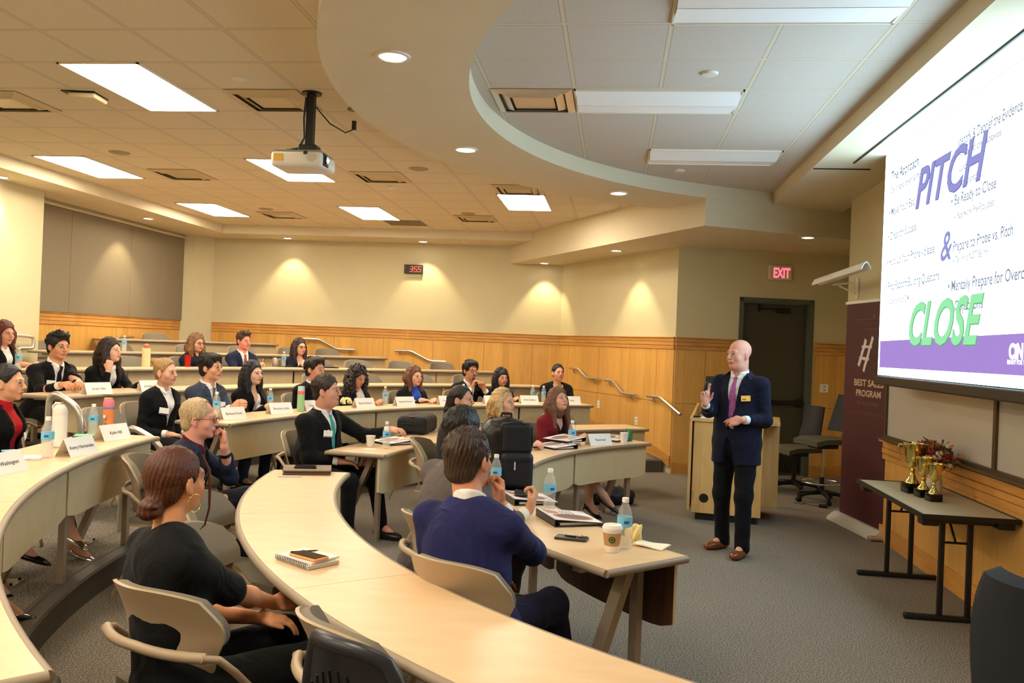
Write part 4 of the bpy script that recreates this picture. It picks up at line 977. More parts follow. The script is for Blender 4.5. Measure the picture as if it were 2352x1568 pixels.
        if st in ('long', 'straight', 'wavy', 'curly', 'bob'):
            px_ = p.get('part', .012); g.cap(h_(px_, .095, .085), h_(px_, -.02, .138), .0055, .003, k=.006, op='-')
        if st == 'thin': g.ell(h_(0, .07, .085), (.05, .055, .035), hR, k=.01, op='-')
        lo = np.array(H)-.5; hi = np.array(H)+.3
        g.fn(hairtex(*({'curly': (.009, 115, 1), 'wavy': (.0040, 30), 'mop': (.0045, 26), 'quiff': (.0035, 38)}.get(st, (.0024, 46)))), lo, hi, op='w')
        link('hair', g.mesh('hair', min(hres, .006) if p.get('h', .008) < .009 else .0085, smooth_it=1 if st in ('long', 'straight', 'wavy', 'bob', 'lowbun', 'bun') else 0), hair_mat(hc_, p.get('hshine', .38)), root)
    if p.get('strand'):
        b = MB(); b.tube([h_(.045, .075, .085), h_(.066, .088, .03), h_(.070, .086, -.05), h_(.062, .09, -.11), h_(.05, .08, -.17), h_(.03, .075, -.19)], [.004, .006, .005, .004, .003, .001], 8); b.build('hair_strand', hair_mat(hc_), root, smooth=80)
        b = MB(); b.tube([h_(-.045, .075, .085), h_(-.062, .09, .03), h_(-.064, .092, -.06), h_(-.055, .09, -.12)], [.004, .005, .004, .001], 8); b.build('hair_strand', hair_mat(hc_), root, smooth=80)
    if p.get('beard'):
        q = Fld(); q.ell(h_(0, .094, -.0505), (.022, .008, .0055), hR, k=.004)
        if p['beard'] == 'goatee': q.ell(h_(0, .080, -.098), (.018, .014, .014), hR, k=.004)
        link('moustache', q.mesh('moustache', .004), hair_mat(hc_), root)
    if p.get('hoop'):
        for s_ in (-1, 1):
            b = MB(); c0 = Vector(h_(s_*.082, .008, -.072)); b.tube([c0+HM@Vector((0, math.cos(a)*.028, math.sin(a)*.030)) for a in np.linspace(0, 2*PI, 28, endpoint=False)], .0016, 6, closed=True); b.build('hoop_earring', M_gold, root, smooth=80)
    if p.get('stud'):
        for s_ in (-1, 1): b = MB(); b.lathe([(0, -.006), (.004, -.003), (.004, .003), (0, .006)], h_(s_*.086, -.002, -.045), 8); b.build('earring', M_chrome, root, smooth=80)
    if p.get('glasses'):
        gr = p['glasses']; b = MB(); wgl = .0235
        for s_ in (-1, 1):
            ring = [h_(s_*.031+math.cos(a)*wgl, .1035-abs(math.cos(a)*.002), .000+math.sin(a)*.018) for a in np.linspace(0, 2*PI, 20, endpoint=False)]
            b.tube(ring, .0017 if gr != 'thick' else .0026, 6, closed=True); b.tube([h_(s_*.054, .101, .006), h_(s_*.082, .02, .006), h_(s_*.086, -.012, .0)], .0018, 6)
        b.tube([h_(-.008, .1045, .003), h_(0, .107, .006), h_(.008, .1045, .003)], .0017, 6); b.build('glasses', mat('glasses_brown', (96, 46, 34), .35) if gr == 'brown' else M_dark, root, smooth=80)
    if p.get('headglasses'):
        b = MB()
        for s_ in (-1, 1): b.tube([h_(s_*.030+math.cos(a)*.026, .070-.02*math.sin(a), .108+math.sin(a)*.012) for a in np.linspace(0, 2*PI, 16, endpoint=False)], .003, 6, closed=True); b.tube([h_(s_*.056, .068, .105), h_(s_*.088, -.03, .06)], .002, 6)
        b.build('sunglasses', M_black, root, smooth=80)
    # ---------------- clothing
    hc2 = max(hres, p.get('hcl', .008))
    top = p.get('top', 'jacket'); jc = p.get('jacket', (28, 27, 30)); R3 = npR(SR@Vector((1, 0, 0)), (-up).cross(SR@Vector((1, 0, 0))).normalized(), up)
    nbN = np.array(nb); upN = np.array(up); rx = np.array(SR@Vector((1, 0, 0))); fy_ = np.cross(upN, rx)
    fld = {}
    def collar_cut(f, r=.058, lower=0.):
        f.cap(nb+up*(-.035-lower)+Vector((0, .02, 0)), nb+up*.12+Vector((0, .035, 0)), r, r+.02, k=.006, op='-')
    if top in ('jacket', 'openjacket'):
        # shirt or blouse underneath
        f = Fld(); torso(f, .002)
        if p.get('collar', True):
            nk = .058*(.9 if fem else 1.12)
            f.cap(nb+Vector((0, .0, -.03)), nb+Vector((0, .004, .044 if not p.get('turtle') else .05)), nk+.014, nk+.007, k=.01)
            if not p.get('turtle'):
                f.ell(nb+Vector((0, .075, .02)), (.030, .05, .035), k=.006, op='-')
                for s_ in (-1, 1): f.cap(nb+Vector((s_*.052, .035, .012)), nb+Vector((s_*.030, .074, -.030)), .010, .006, k=.004)
        if p.get('collar', True):
            hc_t = .058 if p.get('turtle') else .042
            f.fn(lambda X, Y, Z: hc_t-((X-nb.x)*up.x+(Y-nb.y)*up.y+(Z-nb.z)*up.z)-.28*(Y-nb.y), np.array(nb)+[-.13, -.13, .0], np.array(nb)+[.13, .15, .16], k=.003, op='-')
        if p.get('vneck'): f.fn(lambda X, Y, Z: np.maximum(np.abs((X-nbN[0]))*2.2+(-(Z-nbN[2])-.16)*1.0, -(Y-nbN[1]-.01))*.45, nbN+[-.12, -.02, -.2], nbN+[.12, .2, .12], k=.004, op='-')
        link('shirt', f.mesh('shirt', hc2), cloth_mat(p.get('shirt', (236, 234, 232)), .1), root); fld['shirt'] = f
        if p.get('cuffs', True):
            for s_ in (-1, 1):
                el, wr, hd, pn, pose = arms[s_]; d = (el-wr).normalized(); b = MB(); b.tube([wr+d*.022, wr+d*.06], [.034, .035], 16); b.build('shirt_cuff', cloth_mat(p.get('shirt', (236, 234, 232)), .1), root, smooth=60)
        # jacket
        f = Fld(); g_ = .016 if not p.get('bulky') else .024; torso(f, g_, k=.06)
        if stand:
            f.cap(pel+Vector((-.05, -.0, .14)), pel+Vector((-.06, -.0, -.16)), .125*B, .130*B, k=.06); f.cap(pel+Vector((.05, -.0, .14)), pel+Vector((.06, -.0, -.16)), .125*B, .130*B, k=.06)
            f.box(pel+Vector((0, 0, -.42)), (.5, .5, .26), r=.003, k=.008, op='-')
            f.fn(lambda X, Y, Z: np.maximum(np.maximum(np.abs(X-pel.x)-.012-.22*np.clip(pel.z+.06-Z, 0, .3), Z-(pel.z+.06)), -(Y-pel.y-.04)), np.array(pel)+[-.2, 0, -.4], np.array(pel)+[.2, .35, .1], k=.006, op='-')
        else: f.ell(pel+Vector((0, .02, .02)), (.185*B, .145*fat, .12), k=.05)
        for s_ in (-1, 1):
            el, wr, hd, pn, pose = arms[s_]; a = .93 if fem else 1.05
            f.ell(sh[s_]+Vector((-s_*.006, 0, .008)), (.054*a, .060*a, .046*a), k=.03); we = wr+(el-wr).normalized()*(.080 if p.get('cuffs', True) else .05)
            f.cap(sh[s_], el, .057*a*(.5+.5*fat), .048*a*(.6+.4*fat), k=.035); f.cap(el, we, .048*a*(.6+.4*fat), .037*a, k=.03)
            if p.get('short_sleeve'): pass
        # collar at the back of the neck
        cpts = [nb+SR@Vector((math.sin(a)*.074*(.9 if fem else 1.1), -math.cos(a)*.066*(.9 if fem else 1.1)+.012, .012-.045*max(0, -math.cos(a)*.6+.4))) for a in np.linspace(-1.9, 1.9, 12)]
        for i in range(len(cpts)-1): f.cap(cpts[i]-up*.015, cpts[i+1]-up*.015, .019, k=.012)
        vz = p.get('vdepth', .30); vw = p.get('vwidth', .062)
        def wedge(X, Y, Z):
            x = (X-nbN[0])*rx[0]+(Y-nbN[1])*rx[1]; zz = (X-nbN[0])*upN[0]+(Y-nbN[1])*upN[1]+(Z-nbN[2])*upN[2]; y = (X-nbN[0])*fy_[0]+(Y-nbN[1])*fy_[1]+(Z-nbN[2])*fy_[2]
            t_ = np.clip((zz+vz)/vz, 0, 1.3); wd = vw*t_+(.004 if top == 'jacket' else .022)
            d = np.maximum(np.abs(x)-wd, -(y-.02)); 
            if top == 'jacket': d = np.maximum(d, -(zz+vz))
            return d
        def lapel(X, Y, Z, D):
            x = np.abs((X-nbN[0])*rx[0]+(Y-nbN[1])*rx[1]); zz = (X-nbN[0])*upN[0]+(Y-nbN[1])*upN[1]+(Z-nbN[2])*upN[2]; y = (X-nbN[0])*fy_[0]+(Y-nbN[1])*fy_[1]+(Z-nbN[2])*fy_[2]
            t_ = np.clip((zz+vz)/vz, 0, 1.2); w0 = vw*t_; lw = .062*np.clip(t_*1.5, 0, 1)*np.where((zz > -.105) & (zz < -.085), .55, 1.)
            inside = np.minimum(w0+lw-x, .01)/.01
            return D-.0065*np.clip(inside, 0, 1)*(y > 0.02)*(zz > -vz)*(zz < .01)
        f.fn(lapel, nbN-[.25, .3, .6], nbN+[.25, .35, .1], op='w')
        f.fn(wedge, nbN+[-.3, -.2, -.75], nbN+[.3, .35, .25], k=.004, op='-')
        collar_cut(f, .060*(.9 if fem else 1.1))
        # soft folds at elbows and waist
        def folds(X, Y, Z, D):
            r = D.copy()
            for s_ in (-1, 1):
                e = np.array(arms[s_][0]); q = np.sqrt((X-e[0])**2+(Y-e[1])**2+(Z-e[2])**2); r = r+.0045*np.sin(q*95)*np.exp(-(q/.10)**2)
            return r+.002*np.sin(X*23+Z*31)*np.sin(Y*29+Z*17)
        f.fn(folds, nbN-[.6, .6, 1.0], nbN+[.6, .7, .2], op='w')
        link('jacket', f.mesh('jacket', hc2, smooth_it=1), cloth_mat(jc), root); fld['jacket'] = f
    elif top in ('dress', 'knit'):
        f = Fld(); torso(f, .010)
        sl = p.get('sleeve', 1.0)
        for s_ in (-1, 1):
            el, wr, hd, pn, pose = arms[s_]; f.ell(sh[s_]+Vector((-s_*.004, 0, .004)), (.054, .056, .046), k=.03)
            if sl < 1: f.cap(sh[s_], sh[s_].lerp(el, sl), .055, .057, k=.03)
            else: f.cap(sh[s_], el, .060, .050, k=.03); f.cap(el, wr+(el-wr).normalized()*.03, .050, .036, k=.03)
        if p.get('turtle'): f.cap(nb+Vector((0, 0, -.03)), nb+Vector((0, .004, .035)), .066, .060, k=.015)
        f.cap(nb+Vector((0, .0, -.03)), nb+Vector((0, .01, .12)), .054, k=.003, op='-')
        def folds(X, Y, Z, D): return D+.0045*np.sin(X*30+Z*24+Y*10)*np.sin(Z*14+X*8)
        f.fn(folds, nbN-[.6, .6, 1.0], nbN+[.6, .7, .2], op='w')
        link('blouse', f.mesh('blouse', hc2, smooth_it=1), cloth_mat(jc), root); fld['jacket'] = f
    if top in ('jacket', 'openjacket'):
        kk = (.9 if fem else 1.1); b = MB()
        def clf(u, v):
            a = (u-.5)*2*2.05; bk_ = max(0, math.cos(a)*.5+.5); rr_ = .128-.044*v; c_ = nb+SR@Vector((math.sin(a)*rr_*kk, -math.cos(a)*rr_*kk*.92+.012, 0))+up*((-.014+.050*v)*1.0-.030*(1-bk_)**1.2)
            return (c_, SR@Vector((math.sin(a), -math.cos(a), .45)))
        b.shell(clf, 26, 4, .007); b.build('collar', cloth_mat(tuple(min(255, int(v*1.12+3)) for v in jc)), root, smooth=60)
    # front surface finder
    def front(name, x, zz, start=.30):
        f = fld[name]; o = nb+SR@Vector((x, 0, 0))+up*zz; d = SR@Vector((0, 1, 0))
        t = np.linspace(start, -.05, 140); pts = np.array([list(o+d*v) for v in t]); ijk = np.clip(np.round((pts-f.lo)/f.h).astype(int), 0, np.array(f.D.shape)-1)
        v = f.D[ijk[:, 0], ijk[:, 1], ijk[:, 2]] < 0; k = int(np.argmax(v)) if v.any() else len(t)-30
        return o+d*t[k]
    if top in ('jacket', 'openjacket') and p.get('h', .008) <= .009:
        for s_ in (-1, 1):
            rows = []; nz = 12; z1 = -vz if top == 'jacket' else -vz*.9
            for k in range(nz+1):
                zz = -.012+(z1+.012)*k/nz; t_ = (zz+vz)/vz; wi = vw*t_+(.004 if top == 'jacket' else .022)
                lw = (.052 if not fem else .042)*min(1, t_*1.6+.02)*(.62 if -.095 < zz < -.072 else 1.)*(.8 if zz > -.072 else 1.)
                rows.append([front('jacket', s_*(wi+.003+lw*u), zz)+SR@Vector((0, .0035+.003*(1-u), 0)) for u in (0, .5, 1)])
            b = MB(); vs = []; fwd = SR@Vector((0, 1, 0))
            ok = all((r[i]-q[i]).length < .08 for r, q in zip(rows[:-1], rows[1:]) for i in range(3))
            if not ok: continue
            for r in rows: vs += [r[0], r[1], r[2], r[2]-fwd*.006, r[0]-fwd*.006]
            fs = [(5*k+i, 5*k+(i+1) % 5, 5*k+5+(i+1) % 5, 5*k+5+i) for k in range(nz) for i in range(5)]+[(0, 1, 2, 3, 4), tuple(5*nz+i for i in (4, 3, 2, 1, 0))]
            b.add(vs, fs); b.build('lapel', cloth_mat(tuple(min(255, int(v*1.12+3)) for v in jc)), root, smooth=40)
    if p.get('tie'):
        tc = p['tie']; b = MB(); rows = []
        for zz, wd in [(-.012, .016), (-.022, .021), (-.045, .015), (-.09, .021), (-.15, .027), (-.21, .033), (-.27, .037), (-.33, .040), (-.39, .042)]:
            if -zz > vz+(.10 if stand else .0): break
            c0 = front('shirt', 0, zz)+SR@Vector((0, .006, 0)); rows.append((c0, wd, zz))
        vs = []; rr = SR@Vector((1, 0, 0)); fw = SR@Vector((0, 1, 0))
        for c0, wd, zz in rows:
            kn_ = .010 if zz > -.03 else .005
            vs += [c0-rr*wd, c0+fw*kn_, c0+rr*wd, c0-fw*.006]
        n = len(rows); fs = [(4*i+j, 4*i+(j+1) % 4, 4*i+4+(j+1) % 4, 4*i+4+j) for i in range(n-1) for j in range(4)]+[(0, 1, 2, 3), (4*n-1, 4*n-2, 4*n-3, 4*n-4)]
        b.add(vs, fs); b.build('tie', tc if not isinstance(tc, tuple) else mat('tie_%d_%d_%d' % tc, tc, .5), root, smooth=50)
    if p.get('badge'):
        s_, zz = p['badge']; c0 = max([front('jacket', s_*p.get('bx', .085)+dx_, zz+dz_) for dx_ in (-.03, 0, .03) for dz_ in (-.02, .02)], key=lambda v: v.dot(SR@Vector((0, 1, 0)))); c0 = front('jacket', s_*p.get('bx', .085), zz)+(SR@Vector((0, 1, 0)))*max(.006, (c0-front('jacket', s_*p.get('bx', .085), zz)).dot(SR@Vector((0, 1, 0)))*.8); ax = (SR@Vector((1, 0, 0))); n_ = (SR@Vector((s_*.35, 1, .1))).normalized(); xx = ax-n_*ax.dot(n_); xx.normalize(); yy = n_.cross(xx)
        yy = -yy if yy.z < 0 else yy; til = p.get('btilt', .12); xx, yy = xx*math.cos(til)+yy*math.sin(til), yy*math.cos(til)-xx*math.sin(til)
        col = p.get('bcol', None); w_, h2 = p.get('bsize', (.085, .058))
        b = MB(); b.box(c0, (w_, h2, .003), R=Matrix((xx, yy, n_)).transposed()); bo = b.build('name_badge', mat('badge_gold', (222, 186, 96), .3, metal=.5) if col == 'gold' else M_card, root)
        if col != 'gold':
            b = MB(); b.box(c0+n_*.002-yy*(h2/2-.005), (w_, .009, .0015), R=Matrix((xx, yy, n_)).transposed()); b.build('badge_stripe', mat('badge_maroon', (92, 40, 52), .5), root)
        else:
            b = MB(); b.box(c0+n_*.002-yy*.008+xx*.012, (.03, .006, .0015), R=Matrix((xx, yy, n_)).transposed()); b.build('badge_print', M_ink, root)
    if p.get('pocket'):
        c0 = front('jacket', .085, -.15)+Vector((0, .004, 0)); b = MB(); b.box(c0, (.03, .006, .022), R=Matrix.Rotation(.3, 3, 'Y')); b.build('pocket_square', M_card, root)
    if p.get('necklace'):
        b = MB(); b.tube([front('shirt', x, -.045-.045*math.cos(x/.05*PI/2), .2)+Vector((0, .004, 0)) for x in np.linspace(-.05, .05, 9)], .003, 6); b.build('necklace', M_card, root, smooth=80)
    # trousers / legs
    tr = p.get('trousers', (26, 26, 30))
    if tr:
        f = Fld(); f.ell(pel+Vector((0, -.01, -.005)), (.172*B, .128*fat, .115), k=.04); cut = p.get('cut', 1.0)
        for s_ in (-1, 1):
            hip, kn, an, toe = legs[s_]; e = kn.lerp(an, cut)
            f.cap(hip, kn, .094*(.5+.5*fat), .070, k=.04); f.cap(kn, e, .069, .050 if not stand else .060, k=.04)
            if stand: f.cap(e, e+Vector((0, .0, -.02)), .060, .062, k=.01)
        def folds2(X, Y, Z, D): return D+.003*np.sin(Z*40+X*15)*np.sin(Y*20+X*25)
        f.fn(folds2, np.array(pel)-[.6, .6, 1.2], np.array(pel)+[.6, .9, .3], op='w')
        link('trousers', f.mesh('trousers', max(hc2, .009), smooth_it=1), cloth_mat(tr), root)
    shoe = p.get('shoe', ('loafer', (30, 26, 26)))
    for s_ in (-1, 1):
        hip, kn, an, toe = legs[s_]; kind, scol = shoe; f = Fld(); fl = toe; fz0 = Vector((fl.x, fl.y, 0)).normalized() if kind != 'pump' else fl
        sd = Vector((-fz0.y, fz0.x, 0)).normalized() if abs(fz0.z) < .99 else Vector((1, 0, 0)); uu = sd.cross(fz0) if False else fz0.cross(sd)*-1
        uu = Vector((0, 0, 1)) if kind != 'pump' else (sd.cross(fz0)*-1 if sd.cross(fz0).z < 0 else sd.cross(fz0))
        Rs = npR(fz0, sd, uu)
        if kind == 'loafer':
            gz = an-Vector((0, 0, an.z)) if abs(an.z-.09) < .04 else an-Vector((0, 0, .09))
            f.ell(gz+fz0*.06+Vector((0, 0, .035)), (.135, .048, .036), Rs, k=.02); f.ell(gz-fz0*.02+Vector((0, 0, .05)), (.060, .042, .045), Rs, k=.02); f.ell(gz+fz0*.13+Vector((0, 0, .028)), (.060, .044, .026), Rs, k=.02)
            f.box(gz+fz0*.05+Vector((0, 0, -.02)), (.25, .1, .02), Rs, r=.002, k=.002, op='-')
        else:
            o = an+uu*-.055; f.ell(o+fz0*.085, (.115, .036, .022), Rs, k=.015); f.ell(o+fz0*.175-uu*.006, (.055, .020, .011), Rs, k=.02); f.ell(o-fz0*.005+uu*.012, (.045, .033, .028), Rs, k=.02)
            f.ell(o+fz0*.06+uu*.026, (.07, .026, .022), Rs, k=.008, op='-'); f.cap(o-fz0*.03, o-fz0*.045-uu*.05, .014, .006, k=.01)
        link('shoe', f.mesh('shoe', min(hres, .006)), scol if not isinstance(scol, tuple) else mat('shoe_%d_%d_%d' % scol, scol, .25, spec=.6), root)
    if p.get('watch'):
        s_ = p['watch']; el, wr, hd, pn, pose = arms[s_]; d = (el-wr).normalized(); b = MB(); b.tube([wr+d*.05, wr+d*.072], [.034, .035], 18); b.build('wristband', M_black, root, smooth=60)
    if p.get('ring'):
        pass
    root['_'] = 0; del root['_']
    p['_nb'] = nb; p['root'] = root
    return root
PRES = (1.02, 7.25, 1.6)
def A(x, y): return math.atan2(y, x)
def seat(p, label=None, off=.0):
    """chair under a seated person"""
    F = (math.cos(p['face']), math.sin(p['face'])); r = p['root'].location
    if p.get('nochair'): return
    chair_at(r.x-F[0]*off, r.y-F[1]*off, p['z'], p['face'], label)
PEOPLE = []
def add(**k): PEOPLE.append(k); return k
BLK = (15, 14, 17); NVY = (28, 34, 62)
add(label='bald man in a navy suit and purple paisley tie, standing and speaking', head=(1.02, 7.25, 1.642), face=A(-.58, -.81), z=0, stand=True, h=.0055, look=(-3.4, 3.9, 1.45), lean=.02, build=1.14, fat=1.2, sw=.212,
    hair='bald', brow=(150, 112, 86), skin=(222, 160, 138), jacket=(20, 22, 42), trousers=(14, 14, 20), tie='paisley', vdepth=.46, vwidth=.062, shoe=('loafer', (120, 62, 32)), badge=(-1, -.185), bx=.118, bcol='gold', btilt=-.12, bsize=(.075, .045), jowl=1, pelz=.90, hs=1.03,
    feet={1: (.13, -.06, .09), -1: (-.13, .09, .09)}, toes={1: (.3, 1, 0), -1: (-.1, 1, 0)},
    hands={1: ((0, 0, 0), (-.08, .12, 1), (-.85, .5, .0), 'gesture', (.735, 7.02, 1.235)), -1: ((0, 0, 0), (.92, .25, -.25), (.1, -.8, -.6), 'point', (1.03, 7.0, 1.12))}, pole={1: (.35, -.4, -1), -1: (-.35, -.6, -1)})
add(nochair=1, label='man in a royal blue suit seen from behind, hand at his chin', head=(-.605, 3.62, 1.15), face=A(.38, .92), z=0, h=.005, hs=1.12, lean=.15, side=-.13, look=(1.2, 7.3, 1.35), hair='short', hth=.006, hair_rgb=(62, 44, 34), skin=(216, 150, 116), jacket=(34, 36, 84), trousers=(26, 28, 58), build=1.15, fat=1.1, sw=.22,
    tie=(60, 40, 60), hands={1: ((0, 0, 0), (-.25, .25, .95), (-.5, -.7, .3), 'chin', (-.475, 3.70, .955)), -1: ((-.12, .32, .60), (.4, .8, -.1), (0, 0, -1), 'relax')}, pole={1: (.8, .1, -1)}, ring=1, legs={1: ((.14, .46, .50), (.16, .62, .10), (.1, 1, 0)), -1: ((-.14, .45, .50), (-.1, .48, .10), (0, 1, 0))})
add(nochair=1, label='man in a grey suit with dark hair, half hidden by the blue-suited man', head=(-.785, 4.50, 1.18), face=A(.62, .78), z=0, h=.006, lean=.28, side=-.10, look=(1.4, 7.6, 1.5), hair='short', hth=.011, hair_rgb=(30, 24, 22), skin=(214, 158, 132), jacket=(98, 90, 90), trousers=(60, 56, 58), build=1.05,
    hands={1: ((0, 0, 0), (0, .5, .8), (-.6, -.4, .3), 'chin', (-.41, 4.38, .80))})
add(label='woman with a long dark ponytail in a charcoal top, front row', head=(-1.24, 6.95, 1.175), face=A(.95, .0), z=0, fem=True, h=.006, lean=.10, look=(1.3, 6.2, 1.3), hair='pony', hth=.007, hair_rgb=(34, 24, 22), skin=(206, 150, 122), top='dress', jacket=(52, 50, 50), trousers=(28, 28, 30))
add(label='woman with shoulder-length blonde hair and sunglasses on her head, behind the backpack', head=(-.97, 7.60, 1.125), face=A(.90, -.35), z=0, fem=True, h=.006, lean=.10, look=(1.6, 6.2, 1.35), hair='long', hlen=.22, hth=.008, hair_rgb=(206, 168, 112), brow=(140, 104, 70), skin=(220, 164, 136), jacket=(30, 28, 30), shirt=(40, 38, 40), collar=False, headglasses=1)
add(label='woman in a burgundy blazer and pearl necklace looking up at the screen', head=(-.54, 8.56, 1.11), face=A(.62, -.55), z=0, fem=True, h=.006, lean=.12, look=(1.3, 6.4, 1.9), hair='long', hlen=.30, hth=.012, hair_rgb=(112, 74, 50), skin=(218, 162, 134), jacket=(122, 26, 38), shirt=(24, 22, 26), collar=False, vneck=1, top='openjacket', vdepth=.5, vwidth=.05, necklace=1, build=1.05,
    hands={1: ((.16, .36, .78), (-.9, .4, 0), (0, 0, -1), 'relax'), -1: ((-.10, .40, .78), (.8, .5, 0), (0, 0, -1), 'relax')}, legs={1: ((.06, .44, .56), (-.08, .70, .24), (-.4, .8, -.5)), -1: ((-.12, .44, .48), (-.10, .50, .13), (0, .9, -.4))}, shoe=('pump', (20, 18, 20)), trousers=(24, 22, 26), cut=.25)
add(label='heavyset man in a black suit and teal tie reaching to the bag on the table', head=(-2.38, 6.90, 1.20), face=A(.93, -.30), z=0, h=.006, hs=1.08, lean=.06, look=(1.1, 6.7, 1.35), hair='short', hth=.008, hair_rgb=(52, 36, 30), skin=(216, 154, 130), jacket=(15, 14, 17), trousers=(14, 13, 16), build=1.30, fat=1.42, sw=.235, tie=(52, 158, 150), vdepth=.36, vwidth=.068, badge=(1, -.17), pocket=1, jowl=1,
    hands={-1: ((0, 0, 0), (.1, 1, 0), (0, 0, -1), 'relax', (-1.90, 7.25, .87)), 1: ((.10, .30, .64), (-.6, .7, -.1), (0, 0, -1), 'relax')}, legs={1: ((.18, .45, .50), (.14, .42, .10), (.1, 1, 0)), -1: ((-.16, .46, .50), (-.16, .55, .10), (0, 1, 0))})
add(label='older man with short fair grey hair and glasses, fist at his chin, navy jacket', head=(-2.66, 5.26, 1.085), face=A(.97, .22), z=0, h=.005, hs=1.06, lean=.14, look=(1.0, 5.9, 1.0), hair='thin', hth=.007, hair_rgb=(196, 168, 130), brow=(170, 140, 110), skin=(224, 160, 140), jacket=(34, 40, 62), shirt=(86, 26, 36), trousers=(22, 24, 38), glasses='brown', build=1.12, fat=1.12, cuffs=False, watch=-1,
    hands={-1: ((0, 0, 0), (-.15, -.05, 1), (.2, -1, .2), 'chin', (-2.51, 5.31, .905)), 1: ((.16, .36, .60), (-.3, 1, -.1), (0, 0, -1), 'relax')}, pole={-1: (-.3, .6, -1), 1: (.9, -.2, -.5)}, legs={1: ((.12, .48, .60), (.0, .75, .32), (.2, .9, -.2)), -1: ((-.13, .45, .50), (-.12, .42, .10), (0, 1, 0))})
add(label='woman with auburn hair in a low bun and gold hoop earrings, black short-sleeved top', nochair=1, head=(-1.465, 2.75, 1.14), face=A(.62, .78), z=0, fem=True, h=.0045, lean=.02, side=-.12, look=(.3, 7.2, 1.45), hair='lowbun', hth=.009, hair_rgb=(84, 42, 24), hshine=.3, skin=(216, 152, 110), top='dress', jacket=(13, 13, 16), sleeve=.85, turtle=0, trousers=(13, 13, 15), strand=1, hoop=1, build=1.12, sw=.175,
    hands={1: ((0, 0, 0), (.05, 1, -.15), (-.6, 0, -.7), 'relax', (-1.20, 3.15, .60)), -1: ((-.08, .34, .62), (.6, .8, -.1), (0, 0, -1), 'relax')}, pole={1: (.8, -.3, -.9)}, legs={1: ((.12, .46, .50), (.12, .5, .10), (0, 1, 0)), -1: ((-.12, .46, .52), (-.08, .6, .12), (0, 1, 0))})
# third row
Z3 = .16
def mid(**k): k.setdefault('h', .0065); k.setdefault('hcl', .0075); return add(**k)
mid(label='woman in a red turtleneck and black blazer at the left edge', head=(-3.86, 5.05, 1.275), face=A(.99, .15), z=Z3, fem=True, h=.006, look=(.6, 5.9, 1.1), hair='back', hth=.008, hair_rgb=(26, 20, 20), skin=(222, 166, 132), jacket=BLK, shirt=(176, 22, 30), turtle=1, top='openjacket', vdepth=.42, vwidth=.05, badge=(-1, -.19), btilt=-.25, cuffs=False, arms='lap', trousers=BLK, cut=.72, shoe=('pump', M_chrome), legs={1: ((.10, .46, .50), (.02, .54, .10), (-.05, .95, -.35)), -1: ((-.02, .47, .58), (.22, .60, .26), (.5, .85, -.3))})
mid(label='woman seated left of the picture edge, only her black pumps showing', head=(-3.88, 4.30, 1.27), face=A(.96, .30), z=Z3, fem=True, h=.009, look=PRES, hair='long', hair_rgb=(60, 40, 30), arms='lap', trousers=BLK, cut=.7, shoe=('pump', (16, 15, 18)), legs={1: ((.12, .46, .50), (.16, .58, .10), (.1, .95, -.4)), -1: ((.0, .47, .58), (-.06, .64, .24), (.1, .95, -.3))})
mid(label='woman seated left of the picture edge in grey trousers and black patent shoes', head=(-3.50, 3.50, 1.27), face=A(.86, .5), z=Z3, fem=True, h=.009, look=PRES, hair='long', hair_rgb=(80, 50, 30), arms='lap', jacket=(60, 62, 66), trousers=(62, 64, 68), cut=.6, shoe=('pump', mat('patent_leather', (10, 10, 12), .08, coat=1.)), legs={1: ((.14, .48, .50), (.08, .66, .10), (.1, .95, -.4)), -1: ((.0, .47, .52), (-.10, .72, .11), (-.2, .95, -.3))})
mid(label='young woman with a blonde bun on top of her head, black blazer', head=(-3.90, 7.06, 1.285), face=A(.93, -.30), z=Z3, fem=True, h=.006, look=(1.0, 6.2, 1.25), hair='bun', hth=.007, hair_rgb=(172, 132, 84), skin=(228, 168, 140), jacket=BLK, shirt=(238, 234, 230), badge=(1, -.175), btilt=.2, arms='lap', stud=1, trousers=BLK)
mid(label='young man with thick dark hair in a blue-grey suit, hands clasped on the table', head=(-3.84, 7.78, 1.31), face=A(.95, -.25), z=Z3, h=.006, look=(1.0, 7.0, 1.4), hair='mop', hth=.010, hair_rgb=(34, 24, 22), skin=(222, 162, 128), jacket=(62, 68, 88), trousers=(50, 54, 70), tie=(110, 104, 104), badge=(1, -.17), build=1.08, vdepth=.34,
    hands={1: ((.05, .40, .80), (-.35, .9, .25), (-.9, -.3, 0), 'clasp'), -1: ((-.05, .40, .80), (.35, .9, .25), (.9, -.3, 0), 'clasp')})
mid(label='woman with long straight black hair and black blazer, third row', head=(-3.67, 8.36, 1.245), face=A(.92, -.38), z=Z3, fem=True, h=.0065, look=(1.2, 6.4, 1.4), hair='straight', hlen=.36, hth=.009, hair_rgb=(24, 18, 20), skin=(232, 182, 156), jacket=BLK, shirt=(236, 232, 230), badge=(1, -.175), top='openjacket', vdepth=.34, vwidth=.035, collar=False, vneck=1, cuffs=False)
mid(label='man with a moustache and dark wavy hair in a black suit, third row', head=(-3.27, 9.07, 1.29), face=A(.86, -.5), z=Z3, look=(1.5, 7.2, 1.2), hair='mop', hth=.009, hair_rgb=(40, 28, 24), skin=(222, 160, 132), jacket=BLK, trousers=BLK, beard='m', arms='lap')
mid(label='woman with long curly dark hair looking down at the table', head=(-2.96, 9.64, 1.20), face=A(.80, -.60), z=Z3, fem=True, hyaw=.1, hpitch=-.35, hair='curly', hlen=.30, hth=.016, hair_rgb=(38, 26, 24), skin=(204, 142, 112), jacket=BLK, shirt=(228, 220, 212), badge=(1, -.18), btilt=.25, top='openjacket', vdepth=.36, vwidth=.05)
